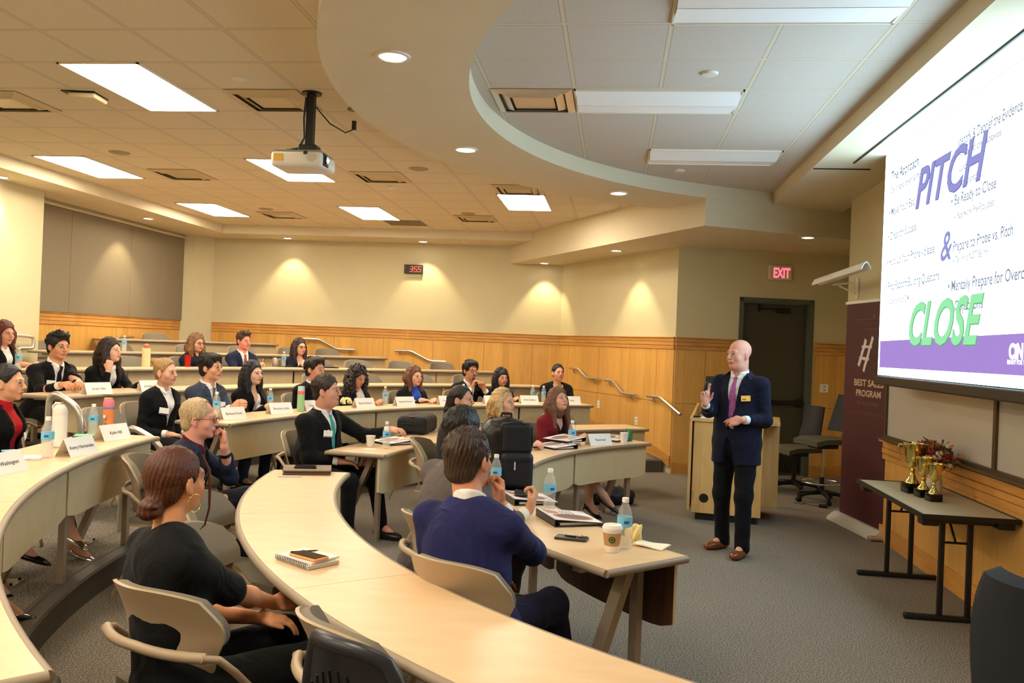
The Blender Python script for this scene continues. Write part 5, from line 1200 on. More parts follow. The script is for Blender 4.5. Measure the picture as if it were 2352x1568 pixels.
mid(label='woman with wavy brown hair, blue mock-neck top and black blazer', head=(-2.45, 10.34, 1.205), face=A(.72, -.70), z=Z3, fem=True, look=(1.6, 7.2, 1.3), hair='bob', hlen=.20, hth=.011, hair_rgb=(112, 68, 46), skin=(230, 174, 144), jacket=BLK, shirt=(52, 92, 190), turtle=1, top='openjacket', vdepth=.5, vwidth=.055, badge=(1, -.15), cuffs=False)
mid(label='man in glasses with black hair, hands clasped before his mouth', head=(-1.88, 11.10, 1.285), face=A(.60, -.78), z=Z3, look=(1.2, 7.4, 1.0), lean=.16, hair='mop', hth=.010, hair_rgb=(20, 17, 20), skin=(206, 144, 112), jacket=BLK, shirt=(236, 234, 232), tie=(96, 40, 60), glasses='thin', beard='goatee',
    hands={1: ((0, 0, 0), (-.35, .1, 1), (-.8, .4, .2), 'clasp', (-1.83, 10.95, 1.06)), -1: ((0, 0, 0), (.4, .2, 1), (.8, .4, .2), 'clasp', (-1.68, 11.02, 1.05))}, pole={1: (.9, .6, -1), -1: (-.9, .6, -1)})
mid(label='young woman with straight black hair and fringe, black top', head=(-1.51, 11.42, 1.195), face=A(.52, -.82), z=Z3, fem=True, look=(1.4, 7.2, 1.1), hair='straight', hlen=.32, hth=.010, fringe=.018, hair_rgb=(18, 15, 18), skin=(214, 154, 122), top='dress', jacket=BLK)
mid(label='smiling woman with dark hair tied back, black blazer, at the row end', head=(-.77, 11.80, 1.285), face=A(.38, -.90), z=Z3, fem=True, look=(1.6, 6.8, 1.5), hair='back', hth=.009, hair_rgb=(26, 20, 20), skin=(220, 160, 130), jacket=BLK, shirt=(236, 232, 230), top='openjacket', vdepth=.45, vwidth=.055, badge=(1, -.19), build=1.22, sw=.20, fat=1.15, collar=False, vneck=1)
# fourth row
Z4 = .315
add(label='young man with thick black hair and black suit, hands folded on table', head=(-5.23, 7.50, 1.46), face=A(.96, -.25), z=Z4, h=.006, lean=.20, look=(.6, 5.2, .9), hair='quiff', hth=.014, hair_rgb=(16, 14, 16), skin=(214, 152, 118), jacket=BLK, trousers=BLK, tie=(20, 20, 24), badge=(1, -.19), vdepth=.34, build=1.18, sw=.21,
    hands={1: ((0, 0, 0), (.3, .9, .1), (-.5, .2, -.8), 'clasp', (-4.93, 7.14, 1.125)), -1: ((0, 0, 0), (.5, .6, .1), (.5, .2, -.8), 'clasp', (-4.86, 7.30, 1.12))}, legs={1: ((.15, .45, .5), (.12, .42, .1), (0, 1, 0)), -1: ((-.15, .45, .5), (-.12, .42, .1), (0, 1, 0))})
add(label='woman with very long dark brown hair resting her chin on her fist', head=(-5.10, 8.14, 1.42), face=A(.90, -.32), z=Z4, fem=True, h=.006, lean=.22, look=(.6, 7.7, 1.9), hair='wavy', hlen=.40, hth=.012, hair_rgb=(48, 26, 24), skin=(230, 180, 154), jacket=BLK, shirt=(236, 232, 230), top='openjacket', vdepth=.4, vwidth=.04, build=1.05, cuffs=False,
    hands={1: ((0, 0, 0), (-.12, .05, 1), (-.5, -.6, .2), 'fist', (-5.02, 7.98, 1.235)), -1: ((0, 0, 0), (.4, .8, 0), (0, 0, -1), 'relax', (-4.72, 8.08, 1.10))}, pole={1: (.1, .9, -1)})
# fifth row
Z5 = .465
mid(label='red-haired person cut off by the left edge of the picture', head=(-6.33, 8.20, 1.55), face=A(.99, -.1), z=Z5, fem=True, h=.008, look=(.6, 6.6, 1.2), hair='bob', hlen=.18, hth=.012, hair_rgb=(92, 34, 26), skin=(220, 160, 130), jacket=BLK)
mid(label='woman in black-rimmed glasses with long highlighted hair, fifth row', head=(-5.48, 10.67, 1.50), face=A(.88, -.42), z=Z5, fem=True, look=(1.0, 7.6, 1.2), hair='wavy', hlen=.34, hth=.012, hair_rgb=(128, 92, 58), brow=(60, 40, 30), skin=(222, 164, 136), jacket=(26, 28, 44), shirt=(40, 30, 34), glasses='thick', cuffs=False)
mid(label='young man in a navy suit and dusty red tie, fifth row', head=(-5.11, 11.29, 1.55), face=A(.82, -.55), z=Z5, look=(1.4, 7.4, 1.2), hair='quiff', hth=.008, hair_rgb=(72, 46, 34), skin=(230, 150, 128), jacket=(34, 42, 66), trousers=(30, 36, 56), tie=(168, 84, 80), vdepth=.34)
mid(label='woman in glasses with long dark hair and white V-neck top, fifth row', head=(-4.58, 12.01, 1.485), face=A(.74, -.66), z=Z5, fem=True, look=(2.4, 7.2, 1.2), hair='long', hlen=.34, hth=.009, hair_rgb=(54, 32, 28), skin=(228, 172, 146), jacket=(28, 30, 42), shirt=(240, 238, 232), top='openjacket', vdepth=.5, vwidth=.045, collar=False, vneck=1, glasses='thick', badge=(1, -.22), bsize=(.04, .03), cuffs=False)
# paisley tie material
pm = mat('tie_paisley', (168, 74, 150), .45); nt = pm.node_tree; tcn = nt.nodes.new('ShaderNodeTexCoord'); vn = nt.nodes.new('ShaderNodeTexVoronoi'); vn.feature = 'SMOOTH_F1'; vn.inputs['Scale'].default_value = 26
wn = nt.nodes.new('ShaderNodeTexNoise'); wn.inputs['Scale'].default_value = 22; nt.links.new(tcn.outputs['Object'], wn.inputs['Vector']); nt.links.new(wn.outputs['Color'], vn.inputs['Vector'])
vn.inputs['Scale'].default_value = 7; rn = nt.nodes.new('ShaderNodeValToRGB'); nt.links.new(vn.outputs['Distance'], rn.inputs[0]); e = rn.color_ramp.elements
e[0].position = .18; e[0].color = (*lin((186, 92, 168)), 1); e[1].position = .5; e[1].color = (*lin((150, 60, 130)), 1); q = e.new(.30); q.color = (*lin((70, 40, 110)), 1); q = e.new(.36); q.color = (*lin((196, 120, 190)), 1)
nt.links.new(rn.outputs[0], nt.nodes['Principled BSDF'].inputs['Base Color'])
import os
for p in PEOPLE:
    if p.get('tie') == 'paisley': p['tie'] = pm
    person(p)
    if not p.get('stand'): seat(p, 'chair under the ' + p['label'])
for c in list(SC.objects):
    if c.name.startswith('stacking_chair') and c.get('label', '').startswith('chair under'):
        c['label'] = ' '.join(('tan chair with the '+c['label'][len('chair under the '):]).split()[:14]).rstrip(',')
# ring, clicker
cl_ = MB().box((0, 0, 0), (.034, .018, .095), bev=.006).build('clicker', M_black); cl_.location = (.735, 6.99, 1.365); cl_.rotation_euler = (.1, .25, .5)
prop(cl_, 'small black presentation clicker in the raised hand of the bald man', 'remote')
# empty chairs
for x, y, z, fx, fy, lab in [
    (-1.06, 2.22, 0, .62, .78, None)]: pass
def chairtop(x, y, z, face, label):
    """place a chair from the position of the top of its back"""
    chair_at(x+math.cos(face)*.31, y+math.sin(face)*.31, z, face, label)
chairtop(-1.47, 2.52, 0, A(.40, .91), 'tan stacking chair with the auburn-haired woman in black on it')
chairtop(-.62, 3.10, 0, A(.50, .87), 'tan chair under the man in the royal blue suit')
chairtop(-.93, 3.92, 0, A(.80, .60), 'tan chair under the man in the grey suit')
chairtop(-.84, 2.36, 0, A(.72, .70), 'empty tan and grey chair between the auburn-haired woman and the black mesh chair')
chairtop(-1.80, 3.36, 0, A(.95, -.05), 'empty tan chair tucked under the table, in front of the auburn-haired woman')
chairtop(-2.12, 4.06, 0, A(.98, .08), 'empty tan chair tucked under the table beside the older man in glasses')
n_ = 0
for R0, z, ths, nm in [(8.05, Z4, [36.5, 42, 48, 53.5], 'fourth'), (9.28, Z5, [24, 41.5, 45.5, 50, 54.5], 'fifth'), (10.6, .61, [22, 27.5, 33.5, 38, 42.5, 46], 'sixth'), (11.95, .76, [34.2], 'top'), (6.55, Z3, [2.2], 'third')]:
    for k, t_ in enumerate(ths):
        p_ = pol(t_, R0); f_ = face_in(p_.x, p_.y)
        chair_at(p_.x, p_.y, z, f_, 'empty grey-padded chair behind the %s row table, %s' % (nm, ['nearest the left', 'second from the left', 'third from the left', 'fourth from the left', 'fifth from the left', 'last by the wood wall'][min(k, 5)]))
for t_, k in ((29, 'left of'), (52, 'right of')):
    p_ = pol(t_+ (0 if k[0] == 'l' else 0), 5.2); chair_at(p_.x, p_.y, 0, face_in(p_.x, p_.y), 'empty grey-padded chair at the second row table, %s the woman in burgundy' % k)
# ================================================================= SCREEN WALL
sx0, sz0, sz1 = 2.2, 1.52, 3.36; syl, syr = 7.50, 4.3
scr = empty('projection_screen', (sx0, syl, sz0), 0, 'large white projection screen showing PITCH and CLOSE, at the right edge', 'projection screen')
def W2(y, z): return Vector((0, y-syl, z-sz0))
M_sw = emit('screen_white', (.58, .84, 1.), 7.0); M_sp = emit('screen_purple', (.44, .28, .74), .9)
b = MB(); b.box((.012, (syr-syl)/2, (sz1-sz0)/2), (.01, syl-syr+.06, sz1-sz0), 0); b.build('canvas', M_black, scr)
b = MB(); b.box((.004, (syr-syl)/2, (sz1-sz0)/2), (.006, syl-syr, sz1-sz0)); b.build('picture', M_sw, scr)
b = MB(); b.add([W2(7.455, 1.582)+Vector((-.001, 0, 0)), W2(4.3, 1.594)+Vector((-.001, 0, 0)), W2(4.3, 1.828)+Vector((-.001, 0, 0)), W2(7.46, 1.802)+Vector((-.001, 0, 0))], [(0, 1, 2, 3)]); b.build('purple_band', M_sp, scr)
MB().box((.01, (syr-syl)/2, -.045), (.05, syl-syr+.10, .075), bev=.012).build('weight_bar', mat('screen_bar', (52, 42, 34), .5), scr)
TXM = Matrix(((0, 0, -1, 0), (-1, 0, 0, 0), (0, 1, 0, 0), (0, 0, 0, 1)))
def stext(body, y, z, size, width, m, shear=0., bold=.0015, rot=0., name='slide_text', d=.004):
    Mx = Matrix.Translation(W2(y, z)+Vector((-d, 0, 0))) @ TXM @ Matrix.Rotation(rot, 4, 'Z'); return text_mesh(name, body, size, m, scr, Mx, shear=shear, bold=bold, width=width, extrude=.0004)
M_t1 = emit('slide_ink_dark', (.12, .13, .2), 1.0); M_t2 = emit('slide_ink', (.30, .32, .42), .9); M_t3 = emit('slide_ink_pale', (.48, .50, .58), .95)
M_blue = emit('slide_blue', (.36, .36, .78), .85); M_bsh = emit('slide_blue_shade', (.24, .24, .62), .8); M_grn = emit('slide_green', (.36, .92, .46), .9); M_gsh = emit('slide_green_shade', (.16, .50, .22), .85)
stext('The Approach', 7.32, 3.11, .115, .64, M_t1); stext('(Day of Appointment & Pitch)', 7.33, 3.01, .07, .74, M_t2)
for y, z, t_, w_, m_, sz in [(7.34, 2.825, '• Make Your Bed', .60, M_t2, .095), (7.34, 2.625, '• Dress for Success', .66, M_t2, .095), (7.35, 2.415, '• Hold Up Your Phone - please', 1.06, M_t2, .095), (7.35, 2.215, '• Prep Rapport Building Questions', 1.17, M_t2, .095), (7.30, 2.10, '– Experience of DM', .52, M_t3, .07),
                             (6.02, 2.69, '• Be Ready to Close', .68, M_t2, .10), (5.96, 2.59, '– Paperwork Pre-Populated', .60, M_t3, .07), (5.96, 2.38, 'Prepare to Probe vs. Pitch', .86, M_t2, .10), (5.96, 2.30, '– Telling is NOT Selling', .54, M_t3, .07),
                             (6.02, 2.12, '• Mentally Prepare for Overcoming', 1.30, M_t2, .105), (5.90, 1.985, 'Objections', .44, M_t2, .10), (5.94, 3.07, 'Identify & Debrief the Evidence', .90, M_t2, .10), (5.90, 2.99, '– Based on Motives', .60, M_t3, .07), (5.90, 2.90, 'Looking for', .34, M_t3, .07), (5.90, 2.80, 'Comparative', .34, M_t3, .07)]:
    stext(t_, y, z, sz, w_, m_)
stext('PITCH', 6.71, 2.79, .40, 1.24, M_bsh, .32, .012, 0, d=.005); stext('PITCH', 6.715, 2.793, .40, 1.235, M_blue, .32, .006, 0, d=.007)
stext('&', 6.17, 2.34, .28, .20, M_blue, .2, .004, d=.006)
stext('CLOSE', 6.74, 1.77, .43, 1.30, M_gsh, .32, .014, 0, d=.005); stext('CLOSE', 6.745, 1.773, .43, 1.295, M_grn, .32, .009, 0, d=.007)
M_wt = emit('slide_white', (1., 1., 1.), 2.0)
stext('CiN', 5.095, 1.685, .115, .17, M_wt, 0, .006, name='slide_logo'); stext('TAS', 4.915, 1.685, .115, .17, M_wt, 0, .006, name='slide_logo'); stext('READY FOR THE WORKDAY', 5.11, 1.652, .034, .44, M_wt, 0, .001)
# whiteboard behind it
wb = empty('whiteboard', (XF, 7.9, .95), 0, 'wall-long whiteboard with dark frame under the projection screen', 'whiteboard')
M_wbf = mat('whiteboard_frame', (96, 76, 54), .4, metal=.3)
b = MB(); b.box((-.018, -2.5, .60), (.012, 5.4, 1.2)); b.build('board', mat('whiteboard', (198, 190, 178), .18), wb)
b = MB(); b.box((-.03, -2.5, .0), (.05, 5.44, .035)).box((-.03, .2, .6), (.03, .03, 1.23)).box((-.03, -2.5, 1.21), (.03, 5.44, .03)); b.build('frame', M_wbf, wb)
for y in (-2.03,): MB().box((-.03, y, .6), (.022, .045, 1.2)).build('mullion', M_wbf, wb)
MB().box((-.06, -2.5, -.012), (.08, 5.44, .014)).build('pen_tray', M_wbf, wb)
# bookrail white reflector arm on the wall left of the screen
wa = empty('wall_bracket_lamp', (XF, 9.28, 2.38), 0, 'long white wall-mounted fixture on an arm left of the screen', 'lamp')
b = MB(); b.box((-.012, 0, 0), (.02, .05, .22), bev=.004); b.tube([(-.02, 0, .06), (-.26, 0, .03)], .010, 8); b.tube([(-.02, 0, -.06), (-.20, 0, .02)], .008, 8); b.build('arm', M_white, wa, smooth=50)
b = MB(); b.shell(lambda u, v: ((-.40+u*.08, .35-v*1.9, .05+.06*math.sin(PI*u)), (-.3+u*.6, 0, 1)), 8, 2, .012); b.build('shade', M_white, wa, smooth=50)
# ================================================================= BANNER
BP0, BP1 = Vector((2.33, 9.06, 0)), Vector((2.485, 8.12, 0)); BL = (BP1-BP0).length; ba = math.atan2(BP1.y-BP0.y, BP1.x-BP0.x)
bn = empty('banner_stand', BP0, ba, 'maroon roll-up banner with a white hashtag reading BEST SALES PROGRAM', 'banner')
M_mar = mat('banner_maroon', (74, 26, 34), .6, noise=.08, nscale=3); M_btx = mat('banner_sand', (206, 176, 138), .6); M_btx2 = mat('banner_sand_dim', (128, 84, 74), .6); M_bw = mat('banner_white', (224, 210, 206), .6)
b = MB(); b.shell(lambda u, v: ((.02+u*(BL-.04), 0, .07+v*2.13), (0, -1, 0)), 1, 1, .003); b.build('sheet', M_mar, bn)
MB().box((BL/2, 0, 2.205), (BL, .025, .03), bev=.006).build('top_rail', M_white, bn)
b = MB(); b.sweep([(-.12, 0), (.12, 0), (.11, .03), (.04, .085), (-.04, .085), (-.11, .03)], lambda t, a, c2: (t, a, c2), [-.02, BL+.02]); b.build('base', mat('banner_silver', (206, 202, 194), .45, metal=.15), bn)
MB().box((BL+.03, -.02, .03), (.06, .26, .035), bev=.01).build('foot', M_alu, bn)
BT = Matrix.Rotation(PI/2, 4, 'X')
def btext(body, x, z, size, width, m, bold=0.): return text_mesh('banner_text', body, size, m, bn, Matrix.Translation((x, -.0035, z)) @ BT, bold=bold, width=width, extrude=.0003)
btext('BEST SALES', .25, 1.385, .088, .61, M_btx, .002); btext('PROGRAM', .30, 1.285, .088, .51, M_btx, .002); btext('WORLDWIDE', .33, 1.20, .055, .45, M_btx2); btext('AWARDED BY THE UNIVERSITY SALES CENTER', .20, 1.115, .026, .68, M_btx2)
btext('McCOY COLLEGE OF BUSINESS', .24, 1.975, .05, .60, M_btx2); btext('TEXAS STATE', .45, 1.925, .028, .30, M_btx2); MB().box((.53, -.0035, 2.03), (.60, .0008, .005)).build('banner_rule', M_btx2, bn)
b = MB(); b.add([(.62+.03*math.sin(a)*(1 if i % 2 == 0 else .4), -.0038, 2.06+.03*math.cos(a)*(1 if i % 2 == 0 else .4)) for i, a in enumerate(np.linspace(0, 2*PI, 10, endpoint=False))], [tuple(range(10))]); b.build('banner_star', M_btx2, bn)
b = MB()
for (x0, z0, x1, z1, w_) in [(.33, 1.575, .47, 1.835, .048), (.44, 1.525, .61, 1.86, .044), (.34, 1.655, .545, 1.645, .030), (.385, 1.765, .60, 1.765, .026)]:
    d = Vector((x1-x0, 0, z1-z0)).normalized(); n_ = Vector((-d.z, 0, d.x))*w_/2; P = [Vector((x0, 0, z0)).lerp(Vector((x1, 0, z1)), k/6) for k in range(7)]
    up_ = [q+n_*(1+.18*math.sin(k*2.3+x0*40)) for k, q in enumerate(P)]; dn = [q-n_*(1+.18*math.cos(k*1.9+z0*30)) for k, q in enumerate(P)]
    y0 = -.004-.0006*len(b.f)*.1
    b.add([(q.x, y0, q.z) for q in up_+dn[::-1]], [tuple(range(14))])
b.build('hashtag', M_bw, bn)
# ================================================================= TROPHY TABLE
tt = empty('folding_table', (2.2, 6.2, 0), 0, 'grey-topped folding table with black T legs holding trophies', 'table')
zt = .715; x0, x1, y0, y1 = -.295, .265, -.72, .70
MB().box(((x0+x1)/2, (y0+y1)/2, zt-.012), (x1-x0, y1-y0, .020), bev=.003).build('table_top', mat('folding_top', (190, 174, 140), .5, noise=.05, nscale=200), tt)
b = MB(); b.box((x0, (y0+y1)/2, zt-.013), (.012, y1-y0, .03)).box((x1, (y0+y1)/2, zt-.013), (.012, y1-y0, .03)).box(((x0+x1)/2, y0, zt-.013), (x1-x0, .012, .03)).box(((x0+x1)/2, y1, zt-.013), (x1-x0, .012, .03)); b.build('edge_band', M_black, tt)
b = MB(); b.box((x0+.06, y0+.08, zt-.05), (.1, .10, .05), bev=.01).box((x1-.06, y0+.08, zt-.05), (.1, .10, .05), bev=.01).box((x0+.06, y1-.08, zt-.05), (.1, .10, .05), bev=.01).box((0, y0+.09, zt-.045), (x1-x0-.1, .04, .03)).box((0, y1-.09, zt-.045), (x1-x0-.1, .04, .03)); b.build('under_frame', M_black, tt)
for yl, s_ in ((-.46, 1), (.60, -1)):
    for xx in (-.085, .085): b = MB(); b.box((xx, yl, zt/2-.01), (.032, .032, zt-.05), bev=.006); b.build('leg', M_black, tt, smooth=30)
    b = MB(); b.box((0, yl, .018), (.60, .045, .036), bev=.008); b.build('foot_bar', M_black, tt, smooth=30)
    b = MB(); b.tube([(-.085, yl, .5), (.085, yl, .5)], .008, 8); b.tube([(0, yl, .5), (0, yl+s_*.18, zt-.03)], .008, 8); b.build('brace', M_black, tt, smooth=50)
def trophy(x, y, s_, label):
    t = empty('trophy_cup', (x, y, zt-.002), .15, label, 'trophy', 'gold trophy cups')
    b = MB(); b.box((0, 0, .028*s_), (.088*s_, .088*s_, .056*s_), bev=.003); b.build('base', mat('trophy_base', (16, 14, 14), .12), t, smooth=30)
    b = MB(); b.lathe([(r*s_, (z+.056)*s_) for r, z in [(.001, 0), (.040, 0), (.038, .008), (.024, .022), (.014, .045), (.010, .055), (.018, .062), (.020, .07), (.012, .078), (.012, .082), (.022, .092), (.035, .115), (.046, .15), (.052, .19), (.054, .215), (.056, .217), (.054, .220), (.050, .214), (.046, .18), (.02, .10), (0, .09)]], (0, 0, 0), 40); b.build('cup', M_gold, t, smooth=40)
    for q in (-1, 1):
        b = MB(); b.tube([(q*(.052)*s_, 0, .262*s_), (q*.080*s_, 0, .268*s_), (q*.088*s_, 0, .25*s_), (q*.070*s_, 0, .205*s_), (q*.052*s_, 0, .175*s_), (q*.040*s_, 0, .170*s_)], .0036*s_, 8); b.build('handle', M_gold, t, smooth=60)
trophy(2.13, 6.36, 1.28, 'tallest of the three gold trophy cups on black bases'); trophy(2.145, 6.185, 1.0, 'middle gold trophy cup, between the other two cups'); trophy(2.16, 6.03, .92, 'smallest gold trophy cup, nearest the camera')
fl = empty('flower_arrangement', (2.30, 6.42, zt-.002), 0, 'autumn flower arrangement in a white vase behind the trophies', 'flowers')
b = MB(); b.lathe([(.0, 0), (.045, .0), (.055, .05), (.045, .12), (.038, .15), (.045, .16)], (0, 0, 0), 24); b.build('vase', M_white, fl, smooth=60)
rnd = random.Random(3); cols = [(196, 104, 52), (150, 74, 40), (214, 128, 66), (72, 84, 44), (122, 52, 34), (60, 66, 40)]
lm = [mat('leaf_%d' % i, c_, .7) for i, c_ in enumerate(cols)]
b = MB()
for k in range(420):
    a = rnd.uniform(0, 2*PI); el_ = rnd.uniform(-.1, 1.3); r = rnd.uniform(.10, .21); c_ = Vector((math.cos(a)*math.cos(el_)*r*.75, math.sin(a)*math.cos(el_)*r*1.35, .20+math.sin(el_)*r*.85)); d = Vector((rnd.uniform(-1, 1), rnd.uniform(-1, 1), rnd.uniform(-.3, 1))).normalized(); e_ = d.orthogonal().normalized()*.012; L_ = .046
    b.cm = rnd.randrange(6); b.add([c_, c_+d*L_*.5+e_, c_+d*L_, c_+d*L_*.5-e_, c_+d*L_*.5+d.cross(e_)*.3], [(0, 1, 4), (1, 2, 4), (2, 3, 4), (3, 0, 4)])
o_ = b.build('foliage', lm, fl); o_['kind'] = 'stuff'
for k in range(15):
    a = rnd.uniform(2.2, 5.2); r = .12; c_ = Vector((math.cos(a)*r, math.sin(a)*r*1.2, .20+rnd.uniform(-.02, .11))); q = Fld(); q.ell(c_, (.026, .026, .021), k=.005)
    for j in range(5): aa = j*1.257; q.ell(c_+Vector((math.cos(aa)*.016, math.sin(aa)*.016, .004)), (.014, .014, .012), k=.004)
    link('flower', q.mesh('flower', .004), mat('rose_red', (132, 20, 30), .7) if k % 3 else mat('rose_cream', (224, 202, 160), .7), fl)
# ================================================================= LECTERN
lc = empty('lectern', (0.80, 8.56, 0), math.atan2(8.445-8.56, 1.45-.80), 'wide maple lectern desk behind the speaker with a black monitor on it', 'lectern')
Mw = wood('lectern_maple', (222, 182, 120), (210, 168, 104)); Lw, Ld = .66, .80
b = MB(); b.box((Lw/2, Ld/2, .52), (Lw, Ld, .90), bev=.008); b.build('cabinet', Mw, lc)
b = MB(); b.box((Lw+.07, Ld/2+.12, .56), (.16, Ld-.25, .84), bev=.006); b.build('side_cabinet', Mw, lc)
b = MB(); b.prism([(-.02, -.02), (Lw+.15, -.02), (Lw+.15, Ld), (-.02, Ld)], .97, 1.0); b.build('desk_top', Mw, lc)
b = MB(); b.add([(-.04, -.02, .10), (-.015, -.02, .10), (-.015, Ld, .10), (-.04, Ld, .10), (-.04, -.02, 1.0), (-.015, -.02, 1.0), (-.015, Ld, 1.10), (-.04, Ld, 1.10)], [(0, 1, 2, 3), (4, 7, 6, 5), (0, 4, 5, 1), (1, 5, 6, 2), (2, 6, 7, 3), (3, 7, 4, 0)]); b.build('side_panel', Mw, lc)
b = MB(); b.box((Lw/2, Ld/2, .035), (Lw-.08, Ld-.08, .07)); b.build('plinth', M_black, lc)
MB().lathe([(.0, .002), (.045, .002), (.045, 0)], (.12, 0, .22), 32, Matrix.Rotation(PI/2, 3, 'X')).build('grommet', M_black, lc)
for z in (.25, .78): MB().box((.015, -.004, z), (.012, .008, .07)).build('hinge', M_alu, lc)
MB().box((.42, -.002, .62), (.14, .003, .008)).build('vent_slot', M_ink, lc); MB().box((.42, -.002, .585), (.14, .003, .008)).build('vent_slot', M_ink, lc)
def wl(x, y, z): return lc.matrix_basis @ Vector((x, y, z)) if False else Matrix.Translation(lc.location) @ Matrix.Rotation(lc.rotation_euler.z, 4, 'Z') @ Vector((x, y, z))
mo = empty('monitor', wl(.22, .30, 1.0), lc.rotation_euler.z-.25, 'black computer monitor on the lectern, turned away', 'monitor')
MB().box((0, 0, .26), (.30, .035, .30), bev=.008).build('screen_housing', M_black, mo); MB().box((0, -.019, .26), (.20, .004, .22)).build('back_grille', mat('grille_dark', (58, 56, 54), .6, noise=.3, nscale=300), mo)
MB().box((0, .02, .08), (.06, .03, .14)).build('neck', M_black, mo); MB().box((0, .02, .006), (.20, .16, .012), bev=.004).build('foot', M_black, mo)
mi = MB(); mi.tube([wl(.03, .10, 1.02), wl(.06, .12, 1.06), wl(.12, .13, 1.14), wl(.20, .14, 1.20)], .006, 8); mi.box(wl(.02, .08, 1.008), (.07, .07, .015)); prop(mi.build('microphone', M_black, smooth=50), 'black gooseneck microphone on the left end of the lectern', 'microphone')
prop(MB().box(wl(.20, .10, 1.003), (.30, .18, .004), lc.rotation_euler.z).build('papers', M_card), 'white papers lying on the lectern top', 'paper')
# ================================================================= OFFICE CHAIRS BY THE DOOR
M_seatg = mat('seat_olive', (88, 84, 66), .9, noise=.1, nscale=300)
def task_chair(x, y, rz, hseat, label, stool=False, colback=M_blacks):
    t = empty('office_chair', (x, y, 0), rz, label, 'chair', 'rolling office chairs')
    for k in range(5):
        a = 2*PI*k/5+.3; d = Vector((math.cos(a), math.sin(a), 0)); b = MB()
        b.tube([(0, 0, .11), tuple(d*.16+Vector((0, 0, .10))), tuple(d*.29+Vector((0, 0, .07)))], [.03, .024, .016], 8); ba_ = b.build('base_arm', M_black, t, smooth=60)
        c_ = d*.29; b = MB(); s_ = d.cross(Vector((0, 0, 1)))
        for q in (-1, 1): b.lathe([(.0, -.009), (.028, -.008), (.030, 0), (.028, .008), (0, .009)], c_+s_*.014*q+Vector((0, 0, .03)), 16, s_.to_track_quat('Z', 'Y').to_matrix())
        b.build('caster', M_black, ba_, smooth=50)
    b = MB(); b.tube([(0, 0, .08), (0, 0, .28)], .028, 14); b.build('gas_lift_cover', M_black, t, smooth=50)
    b = MB(); b.tube([(0, 0, .25), (0, 0, hseat-.06)], .014, 12); b.build('gas_lift', M_chrome if stool else M_black, t, smooth=50)
    b = MB(); b.box((0, 0, hseat-.065), (.22, .26, .05), bev=.015).tube([(0, -.10, hseat-.06), (0, -.24, hseat-.02), (0, -.28, hseat+.12)], .018, 8); b.build('mechanism', M_black, t, smooth=40)
    b = MB(); b.shell(lambda u, v: (((u-.5)*.48*(1-.25*abs(v-.5)**2), -.22+v*.46, hseat-.03*max(0, v-.75)/.25+.01*math.cos((u-.5)*PI)), (0, 0, 1)), 10, 10, .055); b.build('seat', M_seatg, t, smooth=60)
    b = MB(); b.shell(lambda u, v: (((u-.5)*(.40-.10*v), -.245-.10*v+.05*abs(u*2-1)**2, hseat+.10+v*.42), (0, -1, -.2)), 10, 10, .022); b.build('backrest', colback, t, smooth=60)
    if stool: b = MB(); b.tube([(math.cos(a)*.22, math.sin(a)*.22, .22) for a in np.linspace(0, 2*PI, 40, endpoint=False)], .010, 8, closed=True); b.tube([(-.22, 0, .22), (.22, 0, .22)], .007, 6); b.build('foot_ring', M_chrome, t, smooth=60)
    return t
task_chair(2.22, 10.75, R_(115), .52, 'olive-seated office chair with black base by the door')
task_chair(2.40, 10.10, R_(112), .70, 'tall drafting chair with chrome foot ring beside the banner', True)
task_chair(1.58, 10.75, R_(180), .50, 'grey-backed office chair between the lectern and the door', colback=mat('grey_mesh', (120, 116, 108), .6))
b = MB(); b.tube([(2.06, 9.90, .005), (2.12, 9.82, .006), (2.18, 9.88, .006), (2.24, 9.80, .006), (2.28, 9.74, .012)], .004, 6); b.box((2.33, 9.70, .018), (.09, .05, .035), -.4, bev=.006); prop(b.build('power_adapter', M_black, smooth=50), 'black power adapter with cable on the floor beside the banner', 'adapter')
# black mesh chair in the foreground and the dark chair back at the lower right corner
bc = empty('office_chair', (-.41, 2.24, .03), A(.50, .86)-PI/2, 'black mesh-backed chair with vertical slots in the foreground, pushed to the table', 'chair')
b = MB(); 
def bkf(u, v, th=0):
    x = (u-.5)*2; w = .215*(1-.38*v**2.2)*(.9+.1*math.sin(PI*v)); return ((x*w, -.30-.10*v+.05*abs(x)**2, .50+v*.42-.03*abs(x)**3*v), (x*.3, -1, -.2))
rimp = [bkf(0, v)[0] for v in np.linspace(0, 1, 14)]+[bkf(u, 1)[0] for u in np.linspace(.08, .92, 12)]+[bkf(1, v)[0] for v in np.linspace(1, 0, 14)]
b.tube(rimp, .018, 10, closed=True); b.build('back_rim', mat('charcoal_plastic', (46, 46, 54), .35), bc, smooth=60)
b = MB(); b.shell(lambda u, v: bkf(.04+.92*u, .01+.97*v), 14, 12, .010); b.build('back_panel', mat('charcoal_panel', (38, 37, 42), .45), bc, smooth=60)
for k in range(9):
    u = .12+.095*k; b = MB(); b.tube([tuple(Vector(bkf(u, v)[0])+Vector((0, -.006, 0))) for v in np.linspace(.12, .62+.22*math.sin(PI*u), 8)], .0042, 6); b.build('slot', M_ink, bc, smooth=60)
b = MB(); b.shell(lambda u, v: (((u-.5)*.46, -.2+v*.44, .45), (0, 0, 1)), 8, 8, .05); b.build('seat', M_blacks, bc, smooth=60)
for s_ in (-1, 1):
    for yy, y2 in ((-.18, -.26), (.18, .24)): b = MB(); b.tube([(s_*.2, yy, .43), (s_*.24, y2, 0)], .014, 8); b.build('leg', M_black, bc, smooth=60)
